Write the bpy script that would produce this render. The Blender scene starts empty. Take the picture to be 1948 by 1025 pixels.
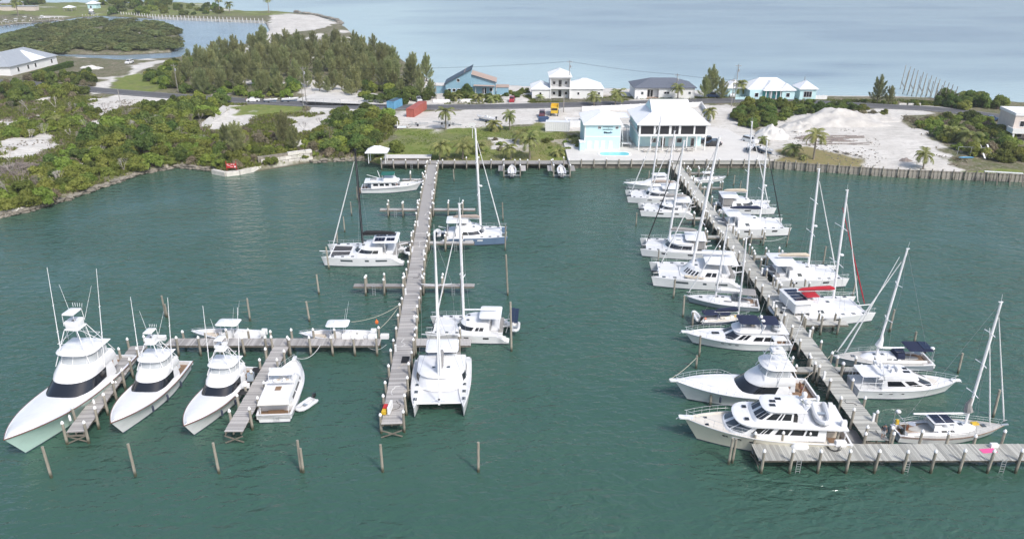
import bpy, math, random
import numpy as np
from mathutils import Vector, Matrix

random.seed(7); RNG = np.random.default_rng(7)
R = math.radians
scene = bpy.context.scene
COL = scene.collection

# ------------------------------------------------------------------ camera
CAM_H, FOC, PITCH = 50.0, 1450.0, R(23.2)          # height above the water, focal length in photo pixels, pitch down
cam = bpy.data.cameras.new('Camera'); cam.sensor_width = 36.0; cam.lens = 36.0*FOC/1948.0
cam.clip_start = 0.5; cam.clip_end = 20000
cam_ob = bpy.data.objects.new('Camera', cam); COL.objects.link(cam_ob)
cam_ob.location = (0, 0, CAM_H); cam_ob.rotation_euler = (math.pi/2-PITCH, 0, 0)
scene.camera = cam_ob

# ------------------------------------------------------------------ sky, sun, exposure
SUN_EL, SUN_AZ = R(48), R(142)                      # azimuth clockwise from +Y: right and slightly behind the drone
world = bpy.data.worlds.new('World'); scene.world = world; world.use_nodes = True
nt = world.node_tree; nt.nodes.clear()
sky = nt.nodes.new('ShaderNodeTexSky'); sky.sky_type = 'NISHITA'; sky.sun_disc = False
sky.sun_elevation = SUN_EL; sky.sun_rotation = SUN_AZ; sky.altitude = 0
sky.air_density = 1.0; sky.dust_density = 3.0; sky.ozone_density = 1.5
bg = nt.nodes.new('ShaderNodeBackground'); bg.inputs['Strength'].default_value = 0.15
wo = nt.nodes.new('ShaderNodeOutputWorld')
nt.links.new(sky.outputs[0], bg.inputs[0]); nt.links.new(bg.outputs[0], wo.inputs[0])
sl = bpy.data.lights.new('Sun', 'SUN'); sl.energy = 2.2; sl.angle = R(8.0); sl.color = (1.0, 0.975, 0.94)
sun_ob = bpy.data.objects.new('Sun', sl); COL.objects.link(sun_ob)
sdir = Vector((math.sin(SUN_AZ)*math.cos(SUN_EL), math.cos(SUN_AZ)*math.cos(SUN_EL), math.sin(SUN_EL)))
sun_ob.rotation_euler = (-sdir).to_track_quat('-Z', 'Y').to_euler(); sun_ob.location = (0, 0, 120)
vs = scene.view_settings; vs.view_transform = 'Standard'; vs.look = 'None'; vs.exposure = 0.42; vs.gamma = 1.0; vs.use_curve_mapping = False
scene.render.film_transparent = False
scene.cycles.max_bounces = 5; scene.cycles.diffuse_bounces = 2; scene.cycles.glossy_bounces = 3
scene.cycles.transparent_max_bounces = 6; scene.cycles.transmission_bounces = 3

# ------------------------------------------------------------------ helpers
CT, ST = math.cos(PITCH), math.sin(PITCH)
def G(u, v, z=0.0):
    """ground position (at height z) of a spot surveyed in the photograph"""
    b = (v-512.5)/FOC
    t = (z-CAM_H)/(-ST-b*CT)
    return Vector(((u-974.0)/FOC*t, (CT-b*ST)*t, z))
def G2(u, v, z=0.0):
    p = G(u, v, z); return (p.x, p.y)

def sm(a, b, x):
    t = min(1.0, max(0.0, (x-a)/(b-a))); return t*t*(3-2*t)
def lerp(a, b, t): return a+(b-a)*t

MATS = {}
def mat(name, col, rough=0.5, metal=0.0, var=0.0, scale=1.0, col2=None, bump=0.0, bscale=20.0, rnd=0.0, spec=0.5, coat=0.0, stretch=None, alpha=1.0, coord='Object', detail=4.0):
    m = bpy.data.materials.new(name); m.use_nodes = True; MATS[name] = m
    N = m.node_tree.nodes; Lk = m.node_tree.links
    p = N['Principled BSDF']; p.inputs['Roughness'].default_value = rough; p.inputs['Metallic'].default_value = metal
    p.inputs['Specular IOR Level'].default_value = spec
    if coat: p.inputs['Coat Weight'].default_value = coat
    if alpha < 1: p.inputs['Alpha'].default_value = alpha
    base = None
    tc = N.new('ShaderNodeTexCoord'); src = tc.outputs[coord]
    if coord == 'World':
        pass
    if stretch:
        mp = N.new('ShaderNodeMapping'); mp.inputs['Scale'].default_value = stretch; Lk.new(src, mp.inputs[0]); src = mp.outputs[0]
    c1 = (*col, 1)
    if var > 0 or col2:
        nz = N.new('ShaderNodeTexNoise'); nz.inputs['Scale'].default_value = scale; nz.inputs['Detail'].default_value = detail
        nz.inputs['Roughness'].default_value = 0.6
        Lk.new(src, nz.inputs['Vector'])
        rp = N.new('ShaderNodeMapRange'); rp.inputs[1].default_value = 0.32; rp.inputs[2].default_value = 0.68
        Lk.new(nz.outputs[0], rp.inputs[0])
        mx = N.new('ShaderNodeMix'); mx.data_type = 'RGBA'
        c2 = (*col2, 1) if col2 else (*[max(0, c*(1-var)) for c in col], 1)
        mx.inputs[6].default_value = c1; mx.inputs[7].default_value = c2
        Lk.new(rp.outputs[0], mx.inputs[0]); base = mx.outputs[2]
    if rnd > 0:
        oi = N.new('ShaderNodeObjectInfo')
        hs = N.new('ShaderNodeHueSaturation')
        mr = N.new('ShaderNodeMapRange'); mr.inputs[3].default_value = 1-rnd; mr.inputs[4].default_value = 1+rnd
        Lk.new(oi.outputs['Random'], mr.inputs[0]); Lk.new(mr.outputs[0], hs.inputs['Value'])
        if base: Lk.new(base, hs.inputs['Color'])
        else: hs.inputs['Color'].default_value = c1
        base = hs.outputs[0]
    if base: Lk.new(base, p.inputs['Base Color'])
    else: p.inputs['Base Color'].default_value = c1
    if bump > 0:
        nb = N.new('ShaderNodeTexNoise'); nb.inputs['Scale'].default_value = bscale; nb.inputs['Detail'].default_value = 5
        Lk.new(src, nb.inputs['Vector'])
        bp = N.new('ShaderNodeBump'); bp.inputs['Strength'].default_value = bump; bp.inputs['Distance'].default_value = 0.05
        Lk.new(nb.outputs[0], bp.inputs['Height']); Lk.new(bp.outputs[0], p.inputs['Normal'])
    return m

class MB:
    """collects shapes, then links them as one mesh object"""
    def __init__(s): s.v = []; s.f = []
    def pt(s, p): s.v.append((float(p[0]), float(p[1]), float(p[2]))); return len(s.v)-1
    def poly(s, pts): s.f.append([s.pt(p) for p in pts]); return s
    def box(s, c, d, rz=0.0, tx=1.0, ty=1.0, M=None):
        """box centred at c with size d; tx, ty narrow its top"""
        ca, sa = math.cos(rz), math.sin(rz); i0 = len(s.v)
        for k in (-1, 1):
            fx, fy = (tx, ty) if k > 0 else (1, 1)
            for a, b in ((-1, -1), (1, -1), (1, 1), (-1, 1)):
                x, y, z = a*d[0]/2*fx, b*d[1]/2*fy, k*d[2]/2
                q = Vector((c[0]+x*ca-y*sa, c[1]+x*sa+y*ca, c[2]+z))
                if M: q = M @ q
                s.v.append(tuple(q))
        for f in ((0,3,2,1),(4,5,6,7),(0,1,5,4),(1,2,6,5),(2,3,7,6),(3,0,4,7)): s.f.append([i0+j for j in f])
        return s
    def bar(s, p, q, w, h=None):
        """rectangular bar from p to q"""
        h = h or w; p = Vector(p); q = Vector(q); d = (q-p).normalized()
        up = Vector((0,0,1)) if abs(d.z) < .95 else Vector((0,1,0))
        a = d.cross(up).normalized()*w/2; b = a.cross(d).normalized()*h/2; i0 = len(s.v)
        for e in (p, q):
            for x, y in ((-1,-1),(1,-1),(1,1),(-1,1)): s.v.append(tuple(e+a*x+b*y))
        for f in ((0,1,2,3),(7,6,5,4),(0,4,5,1),(1,5,6,2),(2,6,7,3),(3,7,4,0)): s.f.append([i0+j for j in f])
        return s
    def tube(s, pts, r, n=6, r2=None, cap=True):
        pts = [Vector(p) for p in pts]; m = len(pts); i0 = len(s.v)
        for i, p in enumerate(pts):
            d = (pts[min(i+1, m-1)]-pts[max(i-1, 0)]).normalized()
            up = Vector((0,0,1)) if abs(d.z) < .9 else Vector((0,1,0))
            a = d.cross(up).normalized(); b = a.cross(d).normalized()
            rr = r if r2 is None else lerp(r, r2, i/(m-1))
            if isinstance(r, (list, tuple)): rr = r[i]
            for k in range(n):
                t = 2*math.pi*k/n; s.v.append(tuple(p+a*(rr*math.cos(t))+b*(rr*math.sin(t))))
        for i in range(m-1):
            for k in range(n):
                k2 = (k+1) % n
                s.f.append([i0+i*n+k, i0+i*n+k2, i0+(i+1)*n+k2, i0+(i+1)*n+k])
        if cap:
            s.f.append([i0+k for k in range(n)][::-1]); s.f.append([i0+(m-1)*n+k for k in range(n)])
        return s
    def rings(s, rs, close=True, cap0=False, cap1=False):
        """skin a list of point rings"""
        n = len(rs[0]); i0 = len(s.v)
        for r in rs:
            for p in r: s.v.append((float(p[0]), float(p[1]), float(p[2])))
        for i in range(len(rs)-1):
            for k in range(n if close else n-1):
                k2 = (k+1) % n
                s.f.append([i0+i*n+k, i0+i*n+k2, i0+(i+1)*n+k2, i0+(i+1)*n+k])
        if cap0: s.f.append([i0+k for k in range(n)][::-1])
        if cap1: s.f.append([i0+(len(rs)-1)*n+k for k in range(n)])
        return s
    def lathe(s, prof, c=(0,0,0), n=10, axis='z'):
        rs = []
        for r, z in prof:
            ring = []
            for k in range(n):
                t = 2*math.pi*k/n
                q = (r*math.cos(t), r*math.sin(t), z) if axis == 'z' else (z, r*math.cos(t), r*math.sin(t))
                ring.append((c[0]+q[0], c[1]+q[1], c[2]+q[2]))
            rs.append(ring)
        return s.rings(rs, True, True, True)
    def prism(s, poly, z0, z1):
        n = len(poly); i0 = len(s.v)
        for z in (z0, z1):
            for x, y in poly: s.v.append((x, y, z))
        s.f.append([i0+k for k in range(n)][::-1]); s.f.append([i0+n+k for k in range(n)])
        for k in range(n): s.f.append([i0+k, i0+(k+1) % n, i0+n+(k+1) % n, i0+n+k])
        return s
    def ell(s, c, r, n=10, m=6, z0=-1.0):
        """ellipsoid, cut flat below z0 (in radii)"""
        pr = []
        a0 = math.asin(max(-1, z0))
        for i in range(m+1):
            a = lerp(a0, math.pi/2, i/m); pr.append((max(math.cos(a), 1e-3), math.sin(a)))
        rs = [[(c[0]+r[0]*q*math.cos(2*math.pi*k/n), c[1]+r[1]*q*math.sin(2*math.pi*k/n), c[2]+r[2]*z) for k in range(n)] for q, z in pr]
        return s.rings(rs, True, True, True)
    def mesh(s, name, m=None, smooth=False, ang=35):
        me = bpy.data.meshes.new(name); me.from_pydata(s.v, [], s.f)
        if m: me.materials.append(MATS[m])
        if smooth:
            me.polygons.foreach_set('use_smooth', [True]*len(me.polygons)); me.set_sharp_from_angle(angle=R(ang))
        return me
    def build(s, name, m, parent=None, smooth=False, ang=35, loc=None, rz=0.0):
        return link(name, s.mesh(name, m, smooth, ang), parent, loc, rz)

def link(name, data, parent=None, loc=None, rz=0.0, scale=None):
    o = bpy.data.objects.new(name, data); COL.objects.link(o)
    if parent: o.parent = parent
    if loc is not None: o.location = loc
    if rz: o.rotation_euler = (0, 0, rz)
    if scale is not None: o.scale = scale if hasattr(scale, '__len__') else (scale,)*3
    return o
def tag(o, label=None, cat=None, group=None, kind=None):
    if label: o['label'] = label
    if cat: o['category'] = cat
    if group: o['group'] = group
    if kind: o['kind'] = kind
    return o
def thing(name, label, cat, loc=(0,0,0), rz=0.0, group=None):
    o = bpy.data.objects.new(name, None); COL.objects.link(o); o.empty_display_size = 0.5
    o.location = loc; o.rotation_euler = (0, 0, rz)
    return tag(o, label, cat, group)

def np_mesh(name, V, F, m=None, smooth=False):
    """V (n,3) float, F (k,3|4) int"""
    me = bpy.data.meshes.new(name); V = np.asarray(V, np.float32); F = np.asarray(F, np.int32); w = F.shape[1]
    me.vertices.add(len(V)); me.vertices.foreach_set('co', V.ravel())
    me.loops.add(F.size); me.loops.foreach_set('vertex_index', F.ravel())
    me.polygons.add(len(F)); me.polygons.foreach_set('loop_start', np.arange(0, F.size, w, dtype=np.int32))
    me.polygons.foreach_set('loop_total', np.full(len(F), w, np.int32))
    if smooth: me.polygons.foreach_set('use_smooth', np.ones(len(F), bool))
    me.update(calc_edges=True); me.validate()
    if m: me.materials.append(MATS[m])
    return me

def in_poly(X, Y, P):
    ins = np.zeros(np.shape(X), bool); n = len(P)
    for i in range(n):
        x1, y1 = P[i]; x2, y2 = P[(i+1) % n]
        if y1 == y2: continue
        c = ((y1 > Y) != (y2 > Y)) & (X < (x2-x1)*(Y-y1)/(y2-y1)+x1); ins ^= c
    return ins
def sdist(X, Y, P, closed=True):
    """signed distance, positive inside"""
    D = np.full(np.shape(X), 1e9); n = len(P)
    for i in range(n if closed else n-1):
        x1, y1 = P[i]; x2, y2 = P[(i+1) % n]; dx, dy = x2-x1, y2-y1; l2 = dx*dx+dy*dy+1e-9
        t = np.clip(((X-x1)*dx+(Y-y1)*dy)/l2, 0, 1)
        D = np.minimum(D, np.hypot(X-x1-t*dx, Y-y1-t*dy))
    return np.where(in_poly(X, Y, P), D, -D) if closed else D
def vnoise(X, Y, sc, seed=0):
    """cheap smooth value noise in 0..1"""
    x = X/sc; y = Y/sc; xi = np.floor(x).astype(int); yi = np.floor(y).astype(int); fx = x-xi; fy = y-yi
    fx = fx*fx*(3-2*fx); fy = fy*fy*(3-2*fy)
    h = lambda a, b: ((np.sin(a*127.1+b*311.7+seed*74.7)*43758.5453) % 1.0)
    return (h(xi,yi)*(1-fx)+h(xi+1,yi)*fx)*(1-fy)+(h(xi,yi+1)*(1-fx)+h(xi+1,yi+1)*fx)*fy

# ------------------------------------------------------------------ materials
mat('gelcoat', (.80,.80,.80), .28, coat=.3, var=.09, scale=1.1, stretch=(1,1,2.5), detail=6)
mat('gelcoat_cream', (.74,.70,.58), .3, coat=.3, var=.05, scale=1.5)
mat('gelcoat_mint', (.55,.74,.66), .25, coat=.4, var=.04)
mat('gelcoat_grey', (.33,.38,.43), .25, coat=.4, var=.06)
mat('gelcoat_navy', (.03,.05,.10), .25, coat=.4)
mat('gelcoat_blue', (.13,.20,.31), .25, coat=.4, var=.06)
mat('nonskid', (.72,.72,.71), .75, var=.06, scale=3, bump=.15, bscale=60)
mat('deck_beige', (.66,.62,.55), .7, var=.08, scale=2)
mat('deck_grey', (.50,.49,.46), .8, var=.18, scale=2.5)
mat('antifoul', (.05,.13,.24), .8, var=.3, scale=3)
mat('antifoul_black', (.03,.035,.04), .8, var=.3, scale=3)
mat('boot_stripe', (.04,.05,.08), .4)
mat('glass_dark', (.012,.014,.018), .05, spec=.9, bump=.06, bscale=1.5)
mat('glass_tint', (.07,.085,.095), .08, spec=.8)
mat('clear_vinyl', (.62,.66,.68), .12, spec=.8, alpha=.55)
mat('steel', (.66,.67,.69), .4, metal=.6)
mat('alu_white', (.80,.80,.80), .35)
mat('mast_alu', (.78,.78,.79), .35)
mat('black_spar', (.015,.015,.018), .35, coat=.4)
mat('rope_wire', (.28,.29,.30), .5)
mat('rope', (.55,.50,.40), .9)
mat('black_rubber', (.02,.02,.02), .7)
mat('motor_black', (.018,.018,.02), .3, coat=.5)
mat('teak', (.27,.17,.10), .65, var=.3, scale=4, stretch=(1,14,1))
mat('varnish', (.16,.06,.03), .25, coat=.6)
mat('canvas_grey', (.30,.29,.28), .9, var=.15, scale=3, bump=.4, bscale=6)
mat('canvas_taupe', (.36,.30,.26), .9, var=.15, scale=3, bump=.4, bscale=6)
mat('canvas_white', (.78,.78,.77), .85, var=.06, scale=2, bump=.3, bscale=4)
mat('canvas_navy', (.012,.02,.055), .9, var=.2, scale=3, bump=.3, bscale=6)
mat('canvas_green', (.01,.13,.10), .9, var=.2, scale=3, bump=.3, bscale=6)
mat('canvas_red', (.42,.015,.03), .9, var=.2, scale=3, bump=.4, bscale=6)
mat('canvas_black', (.015,.015,.017), .85, var=.2, scale=3, bump=.4, bscale=6)
mat('canvas_beige', (.55,.48,.38), .9, var=.12, scale=3, bump=.3, bscale=6)
mat('trampoline', (.74,.75,.76), .95, alpha=.85)
mat('trampoline_dark', (.06,.06,.065), .95, alpha=.85)
mat('solar', (.012,.018,.045), .12, spec=.7)
mat('hypalon', (.62,.63,.64), .6)
mat('hypalon_grey', (.28,.29,.30), .6)
mat('cushion', (.60,.52,.42), .9)
mat('red_paint', (.50,.03,.03), .5)
mat('yellow_paint', (.65,.42,.03), .5)
mat('orange_plastic', (.75,.16,.03), .5)
mat('pink_fabric', (.75,.10,.28), .9)
mat('blue_plastic', (.03,.16,.42), .5)
mat('plank_wood', (.45,.43,.41), .85, var=.35, scale=2.5, stretch=(1,8,1), bump=.3, bscale=9, rnd=.28)
mat('plank_wood_green', (.48,.475,.43), .85, var=.32, scale=2.5, stretch=(1,8,1), bump=.3, bscale=9, rnd=.28)
mat('beam_wood', (.20,.18,.145), .9, var=.35, scale=2, bump=.3, bscale=8)
mat('cap_white', (.80,.80,.79), .45)
mat('concrete', (.50,.485,.45), .9, var=.16, scale=.5, bump=.25, bscale=12)
mat('concrete_pale', (.64,.62,.58), .9, var=.10, scale=.35, bump=.2, bscale=10)
mat('block_stone', (.66,.63,.57), .9, var=.22, scale=1.5, bump=.6, bscale=5, rnd=.12)
mat('rock', (.27,.245,.20), .95, var=.45, scale=1.2, bump=.9, bscale=3, rnd=.2)
mat('sheet_timber', (.37,.34,.29), .9, var=.4, scale=1.2, bump=.4, bscale=6, rnd=.16)
mat('wall_white', (.80,.80,.79), .8, var=.05, scale=.6)
mat('wall_aqua', (.56,.78,.80), .8, var=.05, scale=.6)
mat('wall_teal', (.16,.62,.60), .8, var=.06, scale=.6)
mat('wall_bluegrey', (.25,.42,.52), .8, var=.12, scale=.8, stretch=(1,1,6))
mat('wall_cream', (.66,.58,.52), .85, var=.1, scale=.8)
mat('roof_white', (.80,.81,.82), .45, var=.04, scale=.5)
mat('roof_lightgrey', (.36,.39,.42), .45, var=.08, scale=.5)
mat('roof_slate', (.15,.17,.21), .85, var=.4, scale=6, bump=.5, bscale=18)
mat('roof_tan', (.44,.33,.27), .8, var=.15, scale=3)
mat('trim_dark', (.06,.09,.12), .6)
mat('screen_dark', (.016,.016,.019), .65)
mat('asphalt', (.115,.115,.118), .92, var=.25, scale=.4, bump=.2, bscale=20, coord='Object')
mat('road_paint', (.60,.60,.56), .8, var=.3, scale=1)
mat('gravel_white', (.62,.60,.56), .95, var=.15, scale=.25, bump=.4, bscale=6)
mat('sand_pile', (.58,.56,.52), .95, col2=(.42,.40,.37), scale=.35, bump=.8, bscale=2.5)
mat('pole_wood', (.34,.32,.29), .9, var=.3, scale=2, stretch=(3,3,.4))
mat('galvanised', (.45,.47,.48), .5, metal=.5)
mat('container_red', (.42,.11,.08), .6, var=.25, scale=1)
mat('container_blue', (.14,.38,.58), .6, var=.2, scale=1)
mat('pool_water', (.18,.62,.68), .05, spec=.6)
mat('car_white', (.75,.75,.75), .25, coat=.6)
mat('car_black', (.02,.02,.022), .25, coat=.6)
mat('car_silver', (.40,.42,.44), .3, metal=.4, coat=.5)
mat('car_red', (.35,.02,.03), .25, coat=.6)
mat('car_maroon', (.10,.025,.03), .3, coat=.6)
mat('car_blue', (.03,.07,.16), .3, coat=.5)
mat('tyre', (.02,.02,.02), .85)
mat('skin', (.35,.20,.13), .6)
mat('shirt_dark', (.05,.06,.08), .9)
mat('shirt_white', (.6,.6,.6), .9)
mat('lamp_glass', (.7,.7,.66), .3)
mat('dead_wood', (.33,.28,.25), .95, var=.4, scale=2, rnd=.2)
mat('dead_wood_pale', (.52,.48,.44), .95, var=.3, scale=2)
mat('trunk', (.16,.125,.09), .95, var=.4, scale=3, bump=.5, bscale=8)
mat('palm_trunk', (.30,.26,.21), .95, var=.35, scale=3, stretch=(1,1,6), bump=.5, bscale=8)

def leaf_mat(name, col, col2, rnd=.25, trans=.25, hue=.02):
    m = bpy.data.materials.new(name); m.use_nodes = True; MATS[name] = m
    N = m.node_tree.nodes; Lk = m.node_tree.links; p = N['Principled BSDF']; p.inputs['Roughness'].default_value = .6
    p.inputs['Specular IOR Level'].default_value = .25
    g = N.new('ShaderNodeNewGeometry'); tc = N.new('ShaderNodeTexCoord')
    nz = N.new('ShaderNodeTexNoise'); nz.inputs['Scale'].default_value = .7; nz.inputs['Detail'].default_value = 3
    Lk.new(tc.outputs['Object'], nz.inputs['Vector'])
    ad = N.new('ShaderNodeMath'); ad.operation = 'ADD'; ad.use_clamp = True
    ml = N.new('ShaderNodeMath'); ml.operation = 'MULTIPLY_ADD'; ml.inputs[1].default_value = 2.2; ml.inputs[2].default_value = -.85
    Lk.new(nz.outputs[0], ml.inputs[0])
    m2 = N.new('ShaderNodeMath'); m2.operation = 'MULTIPLY_ADD'; m2.inputs[1].default_value = .8; m2.inputs[2].default_value = -.3
    Lk.new(g.outputs['Random Per Island'], m2.inputs[0]); Lk.new(ml.outputs[0], ad.inputs[0]); Lk.new(m2.outputs[0], ad.inputs[1])
    mx = N.new('ShaderNodeMix'); mx.data_type = 'RGBA'; mx.inputs[6].default_value = (*col, 1); mx.inputs[7].default_value = (*col2, 1)
    Lk.new(ad.outputs[0], mx.inputs[0])
    oi = N.new('ShaderNodeObjectInfo'); hs = N.new('ShaderNodeHueSaturation')
    mr = N.new('ShaderNodeMapRange'); mr.inputs[3].default_value = 1-rnd; mr.inputs[4].default_value = 1+rnd
    Lk.new(oi.outputs['Random'], mr.inputs[0]); Lk.new(mr.outputs[0], hs.inputs['Value'])
    mh = N.new('ShaderNodeMath'); mh.operation = 'MULTIPLY'; mh.inputs[1].default_value = 17.3; Lk.new(oi.outputs['Random'], mh.inputs[0])
    fr = N.new('ShaderNodeMath'); fr.operation = 'FRACT'; Lk.new(mh.outputs[0], fr.inputs[0])
    mh2 = N.new('ShaderNodeMapRange'); mh2.inputs[3].default_value = .5-hue; mh2.inputs[4].default_value = .5+hue
    Lk.new(fr.outputs[0], mh2.inputs[0]); Lk.new(mh2.outputs[0], hs.inputs['Hue'])
    Lk.new(mx.outputs[2], hs.inputs['Color']); Lk.new(hs.outputs[0], p.inputs['Base Color'])
    tr = N.new('ShaderNodeBsdfTranslucent'); Lk.new(hs.outputs[0], tr.inputs['Color'])
    ms = N.new('ShaderNodeMixShader'); ms.inputs[0].default_value = trans
    Lk.new(p.outputs[0], ms.inputs[1]); Lk.new(tr.outputs[0], ms.inputs[2]); Lk.new(ms.outputs[0], N['Material Output'].inputs['Surface'])
    return m
leaf_mat('leaf_scrub', (.16,.20,.035), (.33,.36,.10), .35, .5, .02)
leaf_mat('leaf_bright', (.15,.21,.03), (.30,.36,.08), .25, .35)
leaf_mat('leaf_dark', (.10,.16,.035), (.22,.275,.075), .35, .5, .02)
leaf_mat('leaf_dry', (.20,.17,.10), (.32,.29,.19), .25, .35)
leaf_mat('leaf_mangrove', (.14,.175,.06), (.27,.29,.12), .25, .4)
leaf_mat('leaf_casuarina', (.25,.28,.115), (.46,.47,.23), .25, .5)
leaf_mat('leaf_palm', (.23,.27,.08), (.42,.41,.17), .2, .45)
# ------------------------------------------------------------------ water
def water_mat(name, attr, c0, c1, rough, wave, bstr, amp):
    m = bpy.data.materials.new(name); m.use_nodes = True; MATS[name] = m
    N = m.node_tree.nodes; Lk = m.node_tree.links; p = N['Principled BSDF']
    p.inputs['Roughness'].default_value = rough; p.inputs['IOR'].default_value = 1.45
    g = N.new('ShaderNodeNewGeometry')
    a = N.new('ShaderNodeAttribute'); a.attribute_name = attr
    n0 = N.new('ShaderNodeTexNoise'); n0.inputs['Scale'].default_value = .035; n0.inputs['Detail'].default_value = 4
    mp0 = N.new('ShaderNodeMapping'); mp0.inputs['Scale'].default_value = (.6, 1.6, 1); Lk.new(g.outputs['Position'], mp0.inputs[0]); Lk.new(mp0.outputs[0], n0.inputs['Vector'])
    ma = N.new('ShaderNodeMath'); ma.operation = 'MULTIPLY_ADD'; ma.inputs[1].default_value = amp; ma.inputs[2].default_value = -.48*amp
    Lk.new(n0.outputs[0], ma.inputs[0])
    ad = N.new('ShaderNodeMath'); ad.operation = 'ADD'; ad.use_clamp = True; Lk.new(a.outputs['Fac'], ad.inputs[0]); Lk.new(ma.outputs[0], ad.inputs[1])
    mx = N.new('ShaderNodeMix'); mx.data_type = 'RGBA'; mx.inputs[6].default_value = (*c0, 1); mx.inputs[7].default_value = (*c1, 1)
    Lk.new(ad.outputs[0], mx.inputs[0]); Lk.new(mx.outputs[2], p.inputs['Base Color'])
    h = None
    for sc, st, wgt, typ in wave:
        mp = N.new('ShaderNodeMapping'); mp.inputs['Scale'].default_value = st; mp.inputs['Rotation'].default_value = (0, 0, R(-12))
        Lk.new(g.outputs['Position'], mp.inputs[0])
        n = N.new('ShaderNodeTexNoise'); n.inputs['Scale'].default_value = sc; n.inputs['Detail'].default_value = 3; n.inputs['Distortion'].default_value = .5; n.noise_type = typ
        Lk.new(mp.outputs[0], n.inputs['Vector'])
        q = N.new('ShaderNodeMath'); q.operation = 'MULTIPLY'; q.inputs[1].default_value = wgt; Lk.new(n.outputs[0], q.inputs[0])
        if h is None: h = q.outputs[0]
        else:
            s2 = N.new('ShaderNodeMath'); s2.operation = 'ADD'; Lk.new(h, s2.inputs[0]); Lk.new(q.outputs[0], s2.inputs[1]); h = s2.outputs[0]
    # gusts: calmer and rougher patches
    n3 = N.new('ShaderNodeTexNoise'); n3.inputs['Scale'].default_value = .05; n3.inputs['Detail'].default_value = 2; Lk.new(g.outputs['Position'], n3.inputs['Vector'])
    mr = N.new('ShaderNodeMapRange'); mr.inputs[1].default_value = .3; mr.inputs[2].default_value = .7; mr.inputs[3].default_value = bstr*.45; mr.inputs[4].default_value = bstr*1.3
    Lk.new(n3.outputs[0], mr.inputs[0])
    bp = N.new('ShaderNodeBump'); bp.inputs['Distance'].default_value = 1.0; Lk.new(mr.outputs[0], bp.inputs['Strength'])
    Lk.new(h, bp.inputs['Height']); Lk.new(bp.outputs[0], p.inputs['Normal'])
    return m
water_mat('harbour_water', 'shoal', (.040,.095,.069), (.068,.120,.078), .07, [(.33, (1,2.0,1), .95, 'FBM'), (1.1, (1,1.7,1), .36, 'FBM'), (.50, (1,2.1,1), .20, 'RIDGED_MULTIFRACTAL')], .6, 1.0)
water_mat('sea_water', 'shoal', (.21,.285,.35), (.42,.535,.55), .2, [(.22, (1,2.4,1), .7, 'FBM'), (.8, (1,1.8,1), .3, 'FBM')], .35, .35)

def grid(name, xs, ys, m, attrs=None, zf=None, smooth=True):
    X, Y = np.meshgrid(xs, ys); Z = zf(X, Y) if zf else np.zeros_like(X); nx, ny = len(xs), len(ys)
    V = np.stack([X.ravel(), Y.ravel(), Z.ravel()], 1)
    i = (np.arange(ny-1)[:, None]*nx+np.arange(nx-1)[None]).ravel()
    me = np_mesh(name, V, np.stack([i, i+1, i+nx+1, i+nx], 1), m, smooth)
    for k, fn in (attrs or {}).items():
        at = me.attributes.new(k, 'FLOAT', 'POINT'); at.data.foreach_set('value', np.clip(fn(X, Y), 0, 1).ravel().astype(np.float32))
    return me

# land outlines (surveyed on the water line)
MAIN = [G2(*p) for p in [(-260,505),(0,414),(50,405),(130,381),(190,359),(270,332),(340,319),(395,325),(430,335),(500,325),(590,310),(640,308),(690,306)]]
MAIN += [(-32,180.5), (61,179.3), (88,171.8), (116,168.0), (190,158), (330,230), (300,262)]
MAIN += [G2(*p) for p in [(1948,200),(1850,194),(1700,188),(1560,187),(1420,178),(1200,174),(1000,168),(830,164),(760,112),(720,94),(690,88),(660,55),(640,44),(600,32),(560,27),(520,24),(470,24),(440,20),(395,8),(350,-4)]]
MAIN += [(-330,900), (-900,900), (-900,150)]
CANAL = [G2(*p) for p in [(-190,60),(0,50),(60,45),(115,40),(150,34),(190,31),(300,37),(400,41),(505,45),(513,60),(490,78),(450,92),(430,98),(330,114),(240,118),(115,110),(0,120),(-190,140)]]
ISLE = [G2(*p) for p in [(-190,100),(0,80),(60,63),(110,49),(200,46),(280,48),(325,58),(345,72),(340,88),(325,101),(230,106),(110,104),(0,116),(-190,128)]]
def land_sd(X, Y):
    s = np.minimum(sdist(X, Y, MAIN), -sdist(X, Y, CANAL))
    return np.maximum(s, sdist(X, Y, ISLE))
W2 = lambda pts, z=2.0: [G2(u, v, z) for u, v in pts]
YARD = W2([(755,212),(1110,203),(1260,200),(1400,200),(1455,262),(1480,318),(1135,318),(1105,250),(1040,250),(1030,236),(880,246),(755,244)])
LOT = W2([(1440,252),(1460,238),(1520,215),(1640,208),(1790,210),(1720,222),(1716,235),(1765,262),(1800,295),(1840,322),(1780,335),(1470,318)])
LAWN = W2([(752,246),(880,248),(1030,240),(1100,262),(1135,318),(690,318)], 1.6)
LAWN2 = W2([(440,205),(520,197),(585,200),(580,216),(460,218)])
LAWN3 = W2([(1810,325),(1948,318),(1980,370),(1820,345)], 1.6)
DRYG = W2([(1470,318),(1480,285),(1520,280),(1640,300),(1650,330),(1500,335)], 1.6)
DRIVE = W2([(160,178),(175,160),(235,146),(260,118),(340,110),(330,118),(290,124),(262,140),(215,160),(222,178)])
GRASSR = W2([(200,172),(222,150),(262,140),(300,150),(320,178)])
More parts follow.
